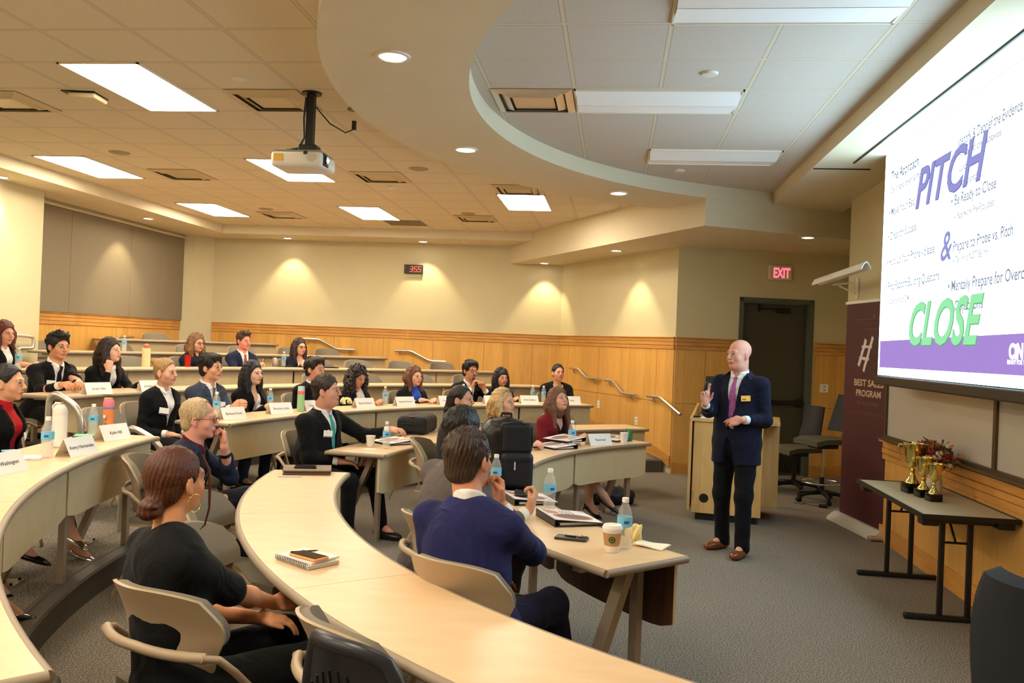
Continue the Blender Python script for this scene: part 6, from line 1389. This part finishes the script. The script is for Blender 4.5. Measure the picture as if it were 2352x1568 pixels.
b = MB(); b.tube([(-.12, -.31, .52), (-.15, -.22, .43), (-.15, .1, .42)], .014, 8); b.tube([(.12, -.31, .52), (.15, -.22, .43), (.15, .1, .42)], .014, 8); b.build('back_bar', M_black, bc, smooth=60)
# dark chair cut by the right edge
dc = empty('office_chair', (1.52, 2.78, 0), A(.9, .45)-PI/2, 'dark charcoal chair back cut off by the lower right corner of the picture', 'chair')
b = MB(); b.shell(lambda u, v: (((u-.5)*.50*(1-.35*v**4), -.26-.10*v+.06*abs(u*2-1)**2, .44+v*.58), (0, -1, -.2)), 14, 14, .07); b.build('backrest', mat('charcoal_fabric', (30, 32, 40), .9), dc, smooth=60)
b = MB(); b.shell(lambda u, v: (((u-.5)*.50, -.24+v*.48, .46), (0, 0, 1)), 8, 8, .07); b.build('seat', mat('charcoal_fabric', (30, 32, 40), .9), dc, smooth=60)
for s_ in (-1, 1):
    for yy in (-.2, .2): b = MB(); b.tube([(s_*.2, yy, .44), (s_*.24, yy*1.15, 0)], .014, 8); b.build('leg', M_black, dc, smooth=60)
T1 = .736
# ================================================================= BOTTLES
def bottle_proto(fill):
    t = empty('water_bottle', (0, 0, 0), 0, 'x', 'bottle', 'plastic water bottles on the tables')
    P = [(0, .004), (.024, .0), (.030, .006), (.031, .02)]
    for k in range(9): P += [(.0305+.0012*(k % 2), .022+k*.0065)]
    P += [(.031, .085), (.0315, .095), (.0315, .135), (.030, .148), (.024, .170), (.016, .187), (.0125, .194), (.0125, .203)]
    b = MB(); b.lathe(P, (0, 0, 0), 24, caps=False); b.build('bottle_body', M_glass, t, smooth=60)
    W_ = [(0, .007)]+[(max(r-.0025, 0), z) for r, z in P[2:] if z < fill]+[(0, fill)]
    b = MB(); b.lathe(W_, (0, 0, 0), 20); b.build('water', M_water, t, smooth=60)
    b = MB(); b.lathe([(.0322, .096), (.0322, .136)], (0, 0, 0), 24, caps=False); lb_ = b.build('label', M_label, t, smooth=60)
    b = MB(); b.lathe([(.0325, .104), (.0325, .126)], (0, 0, 0), 24, caps=False); q = [v for v in b.v]; b2 = MB(); b2.box((.0, -.0326, .115), (.022, .0012, .012)); b2.build('label_print', mat('label_blue', (40, 96, 156), .5), lb_)
    b = MB(); b.lathe([(.0125, .196), (.0145, .196), (.0145, .212), (.0135, .215), (0, .215)], (0, 0, 0), 20); b.build('cap', M_card, t, smooth=40)
    return t
BP = {}
def bottle(x, y, z, label, s_=1., rz=0., fill=.13):
    f_ = round(fill, 2)
    t = copy_tree(BP[f_]) if f_ in BP else bottle_proto(fill); BP.setdefault(f_, t)
    t.location = (x, y, z); t.rotation_euler = (0, 0, rz); t.scale = (s_, s_, s_); t['label'] = label; return t
z3, z4, z5, z6 = .16+T1, .315+T1, .465+T1, .61+T1
for a in [(.075, 3.955, T1, 'water bottle beside the paper coffee cup', 1.08, .2, .12), (-.33, 4.74, T1, 'water bottle standing by the black phone on the white binder', 1.08, .5, .06), (-.70, 5.22, T1, 'water bottle between the blue-suited man and the backpack', 1.08, 0, .09),
          (-.36, 7.82, T1, 'open water bottle before the woman in burgundy', 1.12, .3, .09), (-1.87, 6.97, T1, 'water bottle before the paper cup of the man in the teal tie', 1.05, .3, .09),
          (-3.21, 4.54, z3, 'large water bottle left of the white tumbler', 1.08, .4, .11), (-3.60, 5.57, z3, 'water bottle between the white tumbler and the orange bottle', 1.02, .4, .12),
          (-3.50, 7.22, z3, 'water bottle behind the BETHANY name card', 1.05, .4, .13), (-3.42, 8.22, z3, 'water bottle between the two cards left of the teal-tied man', 1., .4, .12), (-2.60, 9.55, z3, 'water bottle left of the AMAYA name card', 1., .4, .12),
          (-1.93, 10.90, z3, 'water bottle in front of the man with clasped hands', 1., .4, .12), (-1.08, 11.45, z3, 'left one of the two water bottles by the smiling woman', 1., .4, .12), (-.93, 11.42, z3, 'right one of the two water bottles by the smiling woman', 1., .4, .12),
          (-4.73, 11.80, z5, 'water bottle before the woman in glasses and white top', 1., .4, .12), (-6.55, 10.75, z6, 'water bottle behind the long-haired woman resting her chin', 1., .4, .12), (-6.05, 8.05, z5, 'water bottle at the left edge by the looped handrail', 1., .4, .12)]:
    bottle(*a)
# ================================================================= NAME CARDS
def card(x, y, z, text, label, face=None, tilt=0., w=.25, h=.105, col=None):
    f_ = face if face is not None else math.atan2(CY-y, CX-x)+tilt
    t = empty('name_card', (x, y, z), f_+PI/2, label, 'name card', 'white folded name cards')     # local -Y is the readable side
    d = .052; b = MB()
    for s_ in (-1, 1): b.add([(-w/2, s_*d, 0), (w/2, s_*d, 0), (w/2, 0, h), (-w/2, 0, h), (-w/2, s_*(d-.001), 0), (w/2, s_*(d-.001), 0), (w/2, 0, h-.002), (-w/2, 0, h-.002)], [(0, 1, 2, 3), (4, 7, 6, 5), (0, 4, 5, 1), (2, 6, 7, 3), (0, 3, 7, 4), (1, 5, 6, 2)])
    b.build('card', M_card, t)
    sl = math.atan2(h, d)
    text_mesh('name_text', text, .030, col or M_ink, t, Matrix.Translation((0, -d*.60-.0012, h*.40)) @ Matrix.Rotation(sl, 4, 'X'), align='CENTER', extrude=.0002)
    return t
for a in [(-3.13, 4.70, z3, 'Avery Hernandez', 'white name card reading AVERY HERNANDEZ'), (-3.36, 5.42, z3, 'Kylie Hill', 'white name card reading KYLIE HILL at the table end'), (-3.06, 4.00, z3, 'Washington', 'white name card cut off by the left edge of the picture'),
          (-3.32, 7.15, z3, 'Bethany Kocik', 'white name card reading BETHANY KOCIK'), (-3.18, 7.88, z3, 'Brandon Little', 'white name card reading BRANDON LITTLE'), (-3.02, 8.40, z3, 'Claire Moore', 'white name card reading CLAIRE, partly behind the teal-tied man'),
          (-2.70, 9.05, z3, 'Bryan Mouser', 'white name card right of the yellow napkins'), (-2.38, 9.58, z3, 'Amaya Powers', 'white name card reading AMAYA POWERS'), (-1.98, 10.10, z3, 'Kendall Rossi', 'white name card reading KENDALL in red print', ),
          (-1.50, 10.60, z3, 'Christian', 'white name card reading CHRISTIAN beside the blonde woman'), (-1.08, 10.95, z3, 'Ethaly Saldana', 'white name card reading ETHALY between blonde and burgundy women'), (-.55, 11.22, z3, 'Twist', 'white name card right of the woman in burgundy'),
          (-4.63, 7.20, z4, 'Jonah Vela', 'white name card before the young man in the black suit'), (-4.50, 7.88, z4, 'Jocelyn Young', 'white name card before the woman resting her chin')]:
    card(*a, tilt=-.30 if a[1] < 9 else -.15, col=(mat('red_ink', (170, 60, 66), .6) if 'Kendall' in a[3] else None))
card(-.12, 8.10, T1, 'Reserved', 'white name card reading RESERVED before the woman in burgundy', tilt=-.35)
# ================================================================= BINDERS, BOOKS, PHONES
M_cover = mat('binder_cover', (244, 238, 236), .35); M_bk = mat('binder_black', (22, 22, 26), .4); M_swm = mat('swoosh_red', (208, 146, 138), .4); M_dia = mat('photo_brown', (120, 98, 94), .4)
def binder(x, y, z, rz, label, tilt=.0, w=.27, l=.30, name='ring_binder', swoosh=True):
    t = empty(name, (x, y, z), rz, label, 'binder', 'white-covered ring binders'); hh = .036
    # spine along local -X, rings inside; top cover slopes down to +X
    b = MB(); b.box((0, 0, .0025), (w, l, .004)); b.box((-w/2+.0015, 0, hh/2), (.003, l, hh)); b.build('binder_shell', M_bk, t)
    a = math.atan2(hh-.012, w); Q = Matrix.Translation((-w/2, 0, hh)) @ Matrix.Rotation(a, 4, 'Y')
    b = MB(); b.M = Q; b.box((w/2, 0, 0), (w, l, .004)); b.build('cover_board', M_bk, t)
    b = MB(); b.M = Q; b.box((w/2, 0, .003), (w-.008, l-.008, .0015)); b.build('cover_sheet', M_cover, t)
    if swoosh:
        b = MB(); b.M = Q; b.add([(w*.52+.10*math.cos(c_)*1.1, -l*.14+.075*math.sin(c_), .0042) for c_ in np.linspace(0, 2*PI, 32, endpoint=False)], [tuple(range(32))]); b.build('cover_ring', M_swm, t)
        b = MB(); b.M = Q; b.add([(w*.52+.085*math.cos(c_)*1.1, -l*.14+.062*math.sin(c_), .0046) for c_ in np.linspace(0, 2*PI, 32, endpoint=False)], [tuple(range(32))]); b.build('cover_photo', M_dia, t)
        b = MB(); b.M = Q; b.add([(.02, l*.48, .0042), (.02, l*.10, .0042), (.06, l*.06, .0042), (.10, l*.16, .0042), (.09, l*.30, .0042), (.05, l*.42, .0042)], [tuple(range(6))]); b.add([(w*.86, l*.47, .0042), (w*.97, l*.47, .0042), (w*.97, l*.20, .0042), (w*.92, l*.28, .0042)], [(0, 1, 2, 3)]); b.build('cover_swoosh', M_swm, t)
        b = MB(); b.M = Q
        for k in range(4): b.box((w*.42+.02*k, l*.26, .0044), (.006, .07+.02*(k % 2), .0006))
        b.build('cover_print', M_grayink, t)
    b = MB(); b.box((.01, 0, .012), (w-.05, l-.03, .012)); b.build('pages', M_card, t)
    b = MB()
    for yy in (-.09, 0, .09): b.tube([(-w/2+.045+.016*math.cos(c_), yy, .020+.014*math.sin(c_)) for c_ in np.linspace(0, 2*PI, 14, endpoint=False)], .0015, 6, closed=True)
    b.build('rings', M_chrome, t, smooth=60); return t
binder(-.205, 4.50, T1, math.atan2(.12, .27), 'open-spined white binder in front, beside the water bottle and coffee cup')
binder(-.47, 5.00, T1, math.atan2(.06, .27)+.2, 'white binder under the black phone with camera')
binder(-.50, 7.70, T1, .75+PI, 'white binder lying half under the upper one, before the backpack'); binder(-.44, 7.93, T1+.040, .95+PI, 'white binder on top of another before the woman in burgundy', name='ring_binder')
binder(.0, 8.58, T1, 1.0+PI, 'white binder behind the RESERVED card'); binder(-1.92, 7.36, T1, .9+PI, 'white binder behind the water bottle of the teal-tied man')
def phone(x, y, z, rz, col, label, lens=True, case=None, screen=False, w=.077, l=.155):
    t = empty('phone', (x, y, z), rz, label, 'phone'); b = MB(); b.box((0, 0, .0055), (w, l, .011), bev=.005); b.build('phone_body', mat('phone_%d_%d_%d' % col, col, .4), t, smooth=50)
    if screen: b = MB(); b.box((0, 0, .0112), (w-.008, l-.010, .001)); b.build('phone_screen', mat('phone_glass', (22, 22, 26), .08), t)
    if lens:
        b = MB(); b.box((-.016, l/2-.026, .0125), (.036, .036, .003), bev=.0012); cpl = b.build('camera_plate', M_black, t)
        b = MB()
        for dx_, dy in ((-.008, .008), (.008, -.008), (-.008, -.009)): b.lathe([(.0065, 0), (.0065, .002), (.004, .003)], (-.016+dx_, l/2-.026+dy, .014), 12)
        b.build('camera_lenses', M_chrome, cpl, smooth=40)
    return t
ph = phone(-.17, 4.07, T1, -1.75, (52, 48, 44), 'dark phone with a ring holder lying left of the coffee cup'); MB().box((0, -.005, .014), (.012, .055, .006), bev=.002).build('grip', M_black, ph)
phone(-.515, 4.98, T1+.040, .12, (40, 42, 48), 'black phone with triple camera lying on a white binder')
pf = empty('portfolio', (-2.02, 5.53, T1), .32, 'brown leather portfolio on the far end of the near table', 'portfolio'); M_lth = mat('brown_leather', (112, 88, 68), .5, bump=.2, bscale=200)
MB().box((0, 0, .006), (.31, .25, .006), bev=.002).build('back_cover', M_lth, pf); MB().box((0, 0, .016), (.29, .235, .014)).build('pages', mat('page_brown', (92, 66, 52), .7), pf); MB().box((0, 0, .027), (.315, .255, .008), bev=.003).build('front_cover', M_lth, pf)
phone(-2.03, 5.52, T1+.033, .32+PI/2-.05, (26, 26, 28), 'black phone lying on the brown portfolio', lens=False, screen=True, w=.070, l=.145)
pn = MB(); pn.tube([(-2.12, 5.27, T1+.006), (-1.99, 5.32, T1+.006), (-1.975, 5.326, T1+.006)], [.0045, .0045, .001], 8); prop(pn.build('pen', mat('pen_white', (214, 208, 220), .3), smooth=60), 'white and blue pen in front of the brown portfolio', 'pen')
nb_ = empty('notebook', (-1.205, 3.34, T1), -.60, 'white spiral notepads stacked under the orange phone', 'notebook')
MB().box((0, 0, .008), (.22, .15, .014)).build('lower_pad', mat('pad_grey', (206, 198, 190), .7, noise=.2, nscale=300), nb_); MB().box((-.01, .01, .020), (.205, .15, .008), .12).build('upper_pad', M_card, nb_)
b = MB()
for k in range(18): b.tube([(-.105+.012*k, -.075+.006*math.cos(c_), .014+.010*math.sin(c_)) for c_ in np.linspace(0, 2*PI, 8, endpoint=False)], .0012, 5, closed=True)
b.build('spiral', M_dark, nb_, smooth=60)
phone(-1.19, 3.315, T1+.025, -.60-PI/2+.10, (244, 168, 106), 'phone in a pale orange case lying on the notepads', lens=False, screen=True)
pn = MB(); pn.tube([(-1.285, 3.36, T1+.029), (-1.20, 3.405, T1+.030), (-1.185, 3.415, T1+.030)], [.004, .0035, .001], 8); prop(pn.build('pen', M_black, smooth=60), 'black pen lying on the notepads beside the orange phone', 'pen')
phone(-3.49, 4.62, z3, .9, (150, 204, 220), 'light blue phone lying on the table before the woman in red turtleneck', lens=False)
mg = MB(); mg.box((-3.30, 4.44, z3+.004), (.21, .15, .008), .6); prop(mg.build('booklet', mat('booklet', (226, 212, 222), .5, noise=.25, nscale=20)), 'thin booklet lying beside the large water bottle at left', 'booklet')
ty = empty('tray_pad', (-3.58, 5.50, z3), .5, 'flat black tablet with mint green cover behind the KYLIE card', 'tablet'); MB().box((0, 0, .004), (.20, .14, .008), bev=.002).build('case', M_black, ty); MB().box((0, .0, .010), (.18, .12, .004), bev=.001).build('cover', mat('mint', (110, 206, 150), .5), ty)
phone(-3.52, 7.74, z3, .8, (150, 148, 150), 'grey phone lying between the BETHANY and BRANDON cards', lens=False)
bk = MB(); bk.box((-4.14, 11.95, z5+.008), (.28, .22, .016), .7); prop(bk.build('folder', M_bk), 'black folder on the fifth row table beside the woman in white top', 'folder')
for x, y, z, lab in [(-.33, 7.98, T1, 'bunch of dark keys behind the open water bottle')]:
    b = MB(); rnd = random.Random(2)
    for k in range(6): b.box((x+rnd.uniform(-.03, .03), y+rnd.uniform(-.03, .03), z+.005+k*.002), (.045, .014, .003), rnd.uniform(0, 3))
    prop(b.build('keys', M_dark), lab, 'keys')
sg = MB()
for s_ in (-1, 1): sg.tube([(.04+s_*.026+.022*math.cos(c_), 8.72, T1+.022+.016*math.sin(c_)+.05) for c_ in np.linspace(0, 2*PI, 16, endpoint=False)], .002, 6, closed=True); sg.tube([(.04+s_*.05, 8.72, T1+.075), (.04+s_*.055, 8.58, T1+.055)], .002, 6)
prop(sg.build('eyeglasses', M_dark, smooth=60), 'thin dark eyeglasses resting on the binder by the white cup', 'glasses')
# ================================================================= CUPS, TUMBLERS, CANS
cp = empty('coffee_cup', (.02, 3.875, T1), 0, 'paper coffee cup with brown sleeve and white lid', 'cup')
b = MB(); b.lathe([(0, .002), (.029, 0), (.031, .004), (.043, .106), (0, .106)], (0, 0, 0), 32); b.build('cup', M_card, cp, smooth=40)
b = MB(); b.lathe([(.0345, .030), (.0425, .088), (.0415, .088), (.0335, .030)], (0, 0, 0), 32, caps=False); b.build('sleeve', mat('sleeve_brown', (190, 146, 98), .75), cp, smooth=40)
b = MB(); b.lathe([(.0455, .101), (.0465, .106), (.045, .112), (.042, .116), (.040, .122), (.036, .122), (.034, .117), (0, .117)], (0, 0, 0), 32); b.build('lid', M_card, cp, smooth=40)
dcl = (Vector((0, 0, 0))-Vector((.02, 3.875, 0))).normalized(); M_sg = mat('logo_green', (30, 92, 62), .5)
lo_ = Matrix(((-dcl.y, 0, dcl.x, 0), (dcl.x, 0, dcl.y, 0), (0, 1, 0, 0), (0, 0, 0, 1))); lo_.translation = dcl*.0395+Vector((0, 0, .060))
if lo_.to_3x3().determinant() < 0: lo_ = lo_ @ Matrix.Diagonal((-1, 1, 1, 1))
b = MB(); b.M = lo_
def wrap(x, y, e=0): return (x, y, -(x*x)/(2*.039)+e+.0012+(y)*.13)
n = 24
vs = [wrap(.0155*math.cos(2*PI*k/n), .0155*math.sin(2*PI*k/n)) for k in range(n)]+[wrap(.0105*math.cos(2*PI*k/n), .0105*math.sin(2*PI*k/n)) for k in range(n)]
b.add(vs, [(k, (k+1) % n, n+(k+1) % n, n+k) for k in range(n)])
for pts in ([(-.004, -.006), (.004, -.006), (.0035, .002), (.0055, .005), (.002, .0075), (0, .0095), (-.002, .0075), (-.0055, .005), (-.0035, .002)], [(-.010, -.003), (-.0065, -.004), (-.006, .003), (-.009, .004)], [(.010, -.003), (.009, .004), (.006, .003), (.0065, -.004)]):
    b.add([wrap(x, y) for x, y in pts], [tuple(range(len(pts)))])
b.build('round_logo', M_sg, cp)
def pcup(x, y, z, label, r=.034, h=.085, name='paper_cup'):
    b = MB(); b.lathe([(0, .004), (r*.72, 0), (r*.74, .003), (r, h-.004), (r+.002, h), (r-.001, h), (r*.92, h*.7), (0, h*.65)], (x, y, z), 28); return prop(b.build(name, M_card, smooth=40), label, 'cup')
pcup(-2.03, 7.05, T1, 'small white paper cup on the corner of the table of the teal-tied man', .040, .092); pcup(.12, 8.33, T1, 'white paper cup at the far end of the front row table', .040, .105)
prop(MB().lathe([(0, 0), (.036, 0), (.038, .01), (.038, .10), (.034, .112), (.034, .116), (0, .116)], (.17, 8.62, T1), 24).build('green_can', mat('can_green', (70, 140, 96), .3, metal=.5), smooth=40), 'green-topped can behind the white paper cup', 'can')
tm = empty('tumbler', (-3.43, 4.96, z3), 0, 'tall white insulated bottle with handle lid on the left table', 'bottle')
MB().lathe([(0, .003), (.036, 0), (.043, .008), (.043, .19), (.042, .2), (0, .2)], (0, 0, 0), 32).build('body', M_white, tm, smooth=40); MB().lathe([(.043, .2), (.043, .222), (.035, .245), (.024, .262), (0, .264)], (0, 0, 0), 32).build('lid', mat('lid_white', (226, 220, 210), .5), tm, smooth=40)
b = MB(); b.tube([(-.042, 0, .225), (-.048, 0, .25), (-.03, 0, .272), (0, 0, .270)], .009, 8); b.build('handle', mat('lid_white', (226, 220, 210), .5), tm, smooth=60)
ob = empty('drink_bottle', (-3.52, 5.62, z3), 0, 'orange insulated bottle with pink lid and stickers', 'bottle')
MB().lathe([(0, .003), (.030, 0), (.035, .01), (.037, .15), (.037, .185), (0, .186)], (0, 0, 0), 32).build('body', mat('bottle_orange', (232, 138, 72), .4), ob, smooth=40); MB().lathe([(.0375, .185), (.0375, .200)], (0, 0, 0), 32).build('blue_band', mat('band_blue', (120, 130, 196), .4), ob, smooth=40)
MB().lathe([(.037, .2), (.037, .235), (.030, .25), (0, .252)], (0, 0, 0), 32).build('lid', mat('lid_pink', (232, 128, 140), .4), ob, smooth=40); b = MB(); b.box((-.005, 0, .256), (.06, .022, .018), bev=.007); b.build('spout', mat('spout_peach', (236, 160, 120), .4), ob, smooth=40)
rnd = random.Random(9)
for k, c_ in enumerate([(236, 226, 210), (150, 90, 150), (240, 200, 120), (250, 236, 220), (110, 150, 90), (220, 110, 120)]):
    a = -1.9+.32*(k % 3)+.1; zz = .05+.055*(k//3)+.02*(k % 2); d = Vector((math.cos(a), math.sin(a), 0)); sd = Vector((-d.y, d.x, 0)); b = MB(); c0 = d*.0375+Vector((0, 0, zz+.01)); b.add([tuple(c0+sd*.011*math.cos(q)+Vector((0, 0, .013*math.sin(q)*(1+.3*math.sin(3*q))))+d*(.0005-.0016*math.cos(q)**2)) for q in np.linspace(0, 2*PI, 12, endpoint=False)], [tuple(range(12))]); b.build('sticker', mat('sticker_%d' % k, c_, .4), ob)
gb = empty('drink_bottle', (-3.10, 8.22, z3), 0, 'pale green bottle with pink top half behind the teal-tied man', 'bottle')
MB().lathe([(0, 0), (.034, 0), (.036, .01), (.036, .17), (0, .17)], (0, 0, 0), 24).build('body', mat('bottle_green', (156, 206, 150), .4), gb, smooth=40); MB().lathe([(.036, .17), (.036, .205), (0, .205)], (0, 0, 0), 24).build('pink_band', mat('band_pink', (228, 120, 130), .4), gb, smooth=40); MB().lathe([(.035, .205), (.032, .25), (0, .252)], (0, 0, 0), 24).build('lid', mat('lid_mint', (190, 220, 210), .4), gb, smooth=40)
cr = empty('drink_bottle', (-5.62, 9.70, z5), 0, 'tall cream bottle with a red and white spout on the fifth row table', 'bottle')
MB().lathe([(0, 0), (.046, 0), (.048, .01), (.048, .215), (.04, .222), (0, .222)], (0, 0, 0), 24).build('body', mat('bottle_cream', (232, 212, 164), .45), cr, smooth=40); MB().lathe([(.03, .222), (.03, .24), (.033, .25), (.033, .262), (.02, .276), (0, .278)], (0, 0, 0), 24).build('spout', mat('spout_red', (206, 120, 84), .5), cr, smooth=40)
rt = empty('drink_bottle', (-5.36, 10.22, z5), 0, 'red steel tumbler on the fifth row table', 'tumbler')
MB().lathe([(0, 0), (.033, 0), (.040, .13), (.042, .145), (0, .145)], (0, 0, 0), 24).build('body', mat('tumbler_red', (186, 26, 30), .25, metal=.5), rt, smooth=40); MB().lathe([(.043, .145), (.043, .153), (0, .154)], (0, 0, 0), 24).build('lid', mat('lid_clear_red', (120, 30, 30), .2), rt, smooth=40)
def can(x, y, z, c_, label):
    t = empty('drink_can', (x, y, z), 0, label, 'can'); MB().lathe([(0, 0), (.027, 0), (.033, .01), (.033, .112), (.028, .12), (.026, .122)], (0, 0, 0), 24).build('body', mat('can_%d_%d_%d' % c_, c_, .3, metal=.4), t, smooth=40); MB().lathe([(.028, .121), (.027, .124), (0, .122)], (0, 0, 0), 24).build('lid', M_chrome, t, smooth=40)
can(-5.22, 10.36, z5, (150, 196, 110), 'green drink can beside the red tumbler'); can(-4.79, 11.62, z5, (216, 196, 186), 'small pale drink can with red print before the young man in navy')
# napkins
def napkin(x, y, z, label, r=.06, h=.09, seed=1, col=(246, 226, 160)):
    q = Fld(); rr = random.Random(seed)
    for k in range(9): a = rr.uniform(0, 6.28); q.ell((x+math.cos(a)*r*.45, y+math.sin(a)*r*.45, z+h*rr.uniform(.15, .7)), (r*rr.uniform(.25, .5), r*rr.uniform(.08, .2), h*rr.uniform(.2, .42)), np.array(Euler((rr.uniform(-.6, .6), rr.uniform(-.6, .6), rr.uniform(0, 3))).to_matrix()), k=.01)
    q.box((x, y, z-.1), (.4, .4, .1), r=.001, k=.001, op='-')
    return prop(link('napkin', q.mesh('napkin', .004), mat('napkin_%d' % col[0], col, .85)), label, 'napkin')
napkin(.12, 4.10, T1, 'crumpled pale yellow paper napkin beside the coffee cup'); napkin(-3.02, 9.42, z3, 'crumpled pale yellow napkins left of the BRYAN card', .10, .08, 5)
b = MB(); b.shell(lambda u, v: ((-.075+u*.15, -.05+v*.10, .007+.003*math.sin(u*5+v*3)), (0, 0, 1)), 8, 6, .006); o_ = b.build('napkin', mat('napkin_flat', (248, 238, 212), .85), smooth=40); o_.location = (.205, 4.03, T1); o_.rotation_euler = (0, 0, -.5); prop(o_, 'flat folded pale napkin at the table corner', 'napkin')
prop(MB().box((-1.98, 6.86, T1+.0015), (.10, .08, .002), .6).build('napkin', mat('napkin_flat', (248, 238, 212), .85)), 'flat napkin under the bottle of the man in the teal tie', 'napkin')
prop(MB().box((-2.12, 7.12, T1+.0015), (.0, .0, .002), .6).build('x', M_card), 'x', 'x') if False else None
dk = MB(); dk.lathe([(0, .0), (.09, .0), (.10, .012), (.085, .014), (.08, .006), (0, .006)], (-.62, 5.28, T1), 28); prop(dk.build('plate', M_black, smooth=40), 'small black tray lying below the backpack', 'plate')
# ================================================================= BACKPACKS AND BAGS
bpk = empty('backpack', (-.67, 5.42, T1), math.atan2(0-5.42, 0+.67)+PI/2+.18, 'tall black leather backpack standing on the front table', 'backpack')   # local -Y faces the camera
M_bpl = mat('backpack_black', (18, 18, 21), .38, bump=.4, bscale=90); M_bpn = mat('backpack_navy', (17, 17, 28), .55, bump=.2, bscale=300)
q = Fld(); q.box((0, 0, .215), (.160, .10, .21), r=.085, k=.02); q.ell((-.01, 0, .36), (.13, .10, .09), k=.04); q.ell((0, .0, .08), (.17, .115, .09), k=.04)
q.fn(lambda X, Y, Z, D: D+.004*np.sin(X*40+Z*25)*np.sin(Z*30), (-.3, -.3, -.05), (.3, .3, .7), op='w'); link('body', q.mesh('body', .006), M_bpl, bpk)
q = Fld(); q.box((.045, -.100, .325), (.105, .035, .10), r=.034, k=.01); link('upper_pocket', q.mesh('upper_pocket', .006), M_bpn, bpk)
q = Fld(); q.box((.05, -.120, .125), (.105, .045, .115), r=.036, k=.01); link('lower_pocket', q.mesh('lower_pocket', .006), M_bpn, bpk)
b = MB(); b.tube([(-.03, -.168, .185), (.13, -.168, .192)], .003, 6); b.tube([(.148, -.125, .28), (.14, -.125, .40), (.05, -.125, .43), (-.05, -.125, .41), (-.06, -.125, .27)], .0035, 6); zp_ = b.build('zipper', M_dark, bpk, smooth=60)
b = MB(); b.box((.03, -.172, .16), (.010, .004, .05)); b.build('zip_pull', M_chrome, zp_)
b = MB(); b.tube([(-.04, .02, .43), (-.03, .02, .47), (.03, .02, .47), (.04, .02, .43)], .010, 8); b.build('top_handle', M_bpl, bpk, smooth=60)
for x_ in (-.13, -.10):
    b = MB(); b.shell(lambda u, v: ((x_-.06-.05*math.sin(PI*v)+.02*u, .07+.06*u, .40-.34*v), (-1, 0, 0)), 3, 10, .02); b.build('strap', M_bpl, bpk, smooth=60)
b = MB(); b.box((-.166, -.02, .29), (.02, .045, .07), bev=.004); b.build('buckle', M_dark, bpk)
lb = empty('backpack', (-1.93, 8.35, T1), A(.35, .94)-PI/2+.35, 'black backpack lying flat on the table of the teal-tied man', 'backpack')
q = Fld(); q.box((0, 0, .085), (.15, .26, .085), r=.05, k=.02); q.box((0, -.02, .12), (.13, .22, .05), r=.03, k=.02); q.fn(lambda X, Y, Z, D: D+.004*np.sin(X*30+Y*25)*np.sin(Y*30), (-.3, -.4, -.05), (.3, .4, .3), op='w'); q.box((0, 0, -.1), (.5, .5, .1), r=.001, k=.002, op='-'); link('body', q.mesh('body', .007), mat('nylon_black', (20, 20, 22), .7, bump=.3, bscale=200), lb)
b = MB(); b.box((0, -.24, .175), (.045, .02, .002)); b.build('badge', mat('badge_red', (196, 60, 50), .5), lb); b = MB(); b.tube([(-.1, -.27, .10), (-.05, -.275, .105), (.1, -.27, .10)], .004, 6); b.tube([(-.13, .2, .02), (.13, .2, .02)], .012, 8); b.build('zipper', M_dark, lb, smooth=60)
def softbag(x, y, z, sx_, sy_, sz_, rz, label, col=(22, 22, 26), h=.008):
    q = Fld(); q.ell((0, 0, sz_*.42), (sx_, sy_, sz_*.5), k=.03); q.box((0, 0, sz_*.35), (sx_*.85, sy_*.8, sz_*.33), r=.04, k=.04); q.fn(lambda X, Y, Z, D: D+.006*np.sin(X*33+Z*25)*np.sin(Y*28+Z*14), (-1, -1, -.1), (1, 1, 1), op='w'); q.box((0, 0, -.2), (1, 1, .2), r=.001, k=.002, op='-')
    o = link('handbag', q.mesh('handbag', h), mat('bag_%d' % col[0], col, .5)); o.location = (x, y, z); o.rotation_euler = (0, 0, rz)
    return prop(o, label, 'bag')
softbag(-.02, 3.02, 0, .17, .14, .26, .6, 'dark navy bag on the floor at the feet of the blue-suited man', (24, 28, 40))
softbag(.02, 9.15, 0, .26, .13, .20, .3, 'black bag lying on the floor under the table of the woman in burgundy')
softbag(-1.52, 3.86, 0, .16, .12, .24, .3, 'black bag on the floor between the empty tan chairs')
# object cut by the bottom left corner
cs = empty('equipment_case', (-1.62, 2.0, .16), .5, 'dark case with a white paper label in the lower left corner', 'case'); MB().box((0, 0, .26), (.42, .36, .50), bev=.02).build('case_body', mat('case_dark', (52, 50, 38), .6), cs, smooth=40); MB().box((.12, .06, .512), (.13, .05, .002), -.4).build('paper_label', M_card, cs)
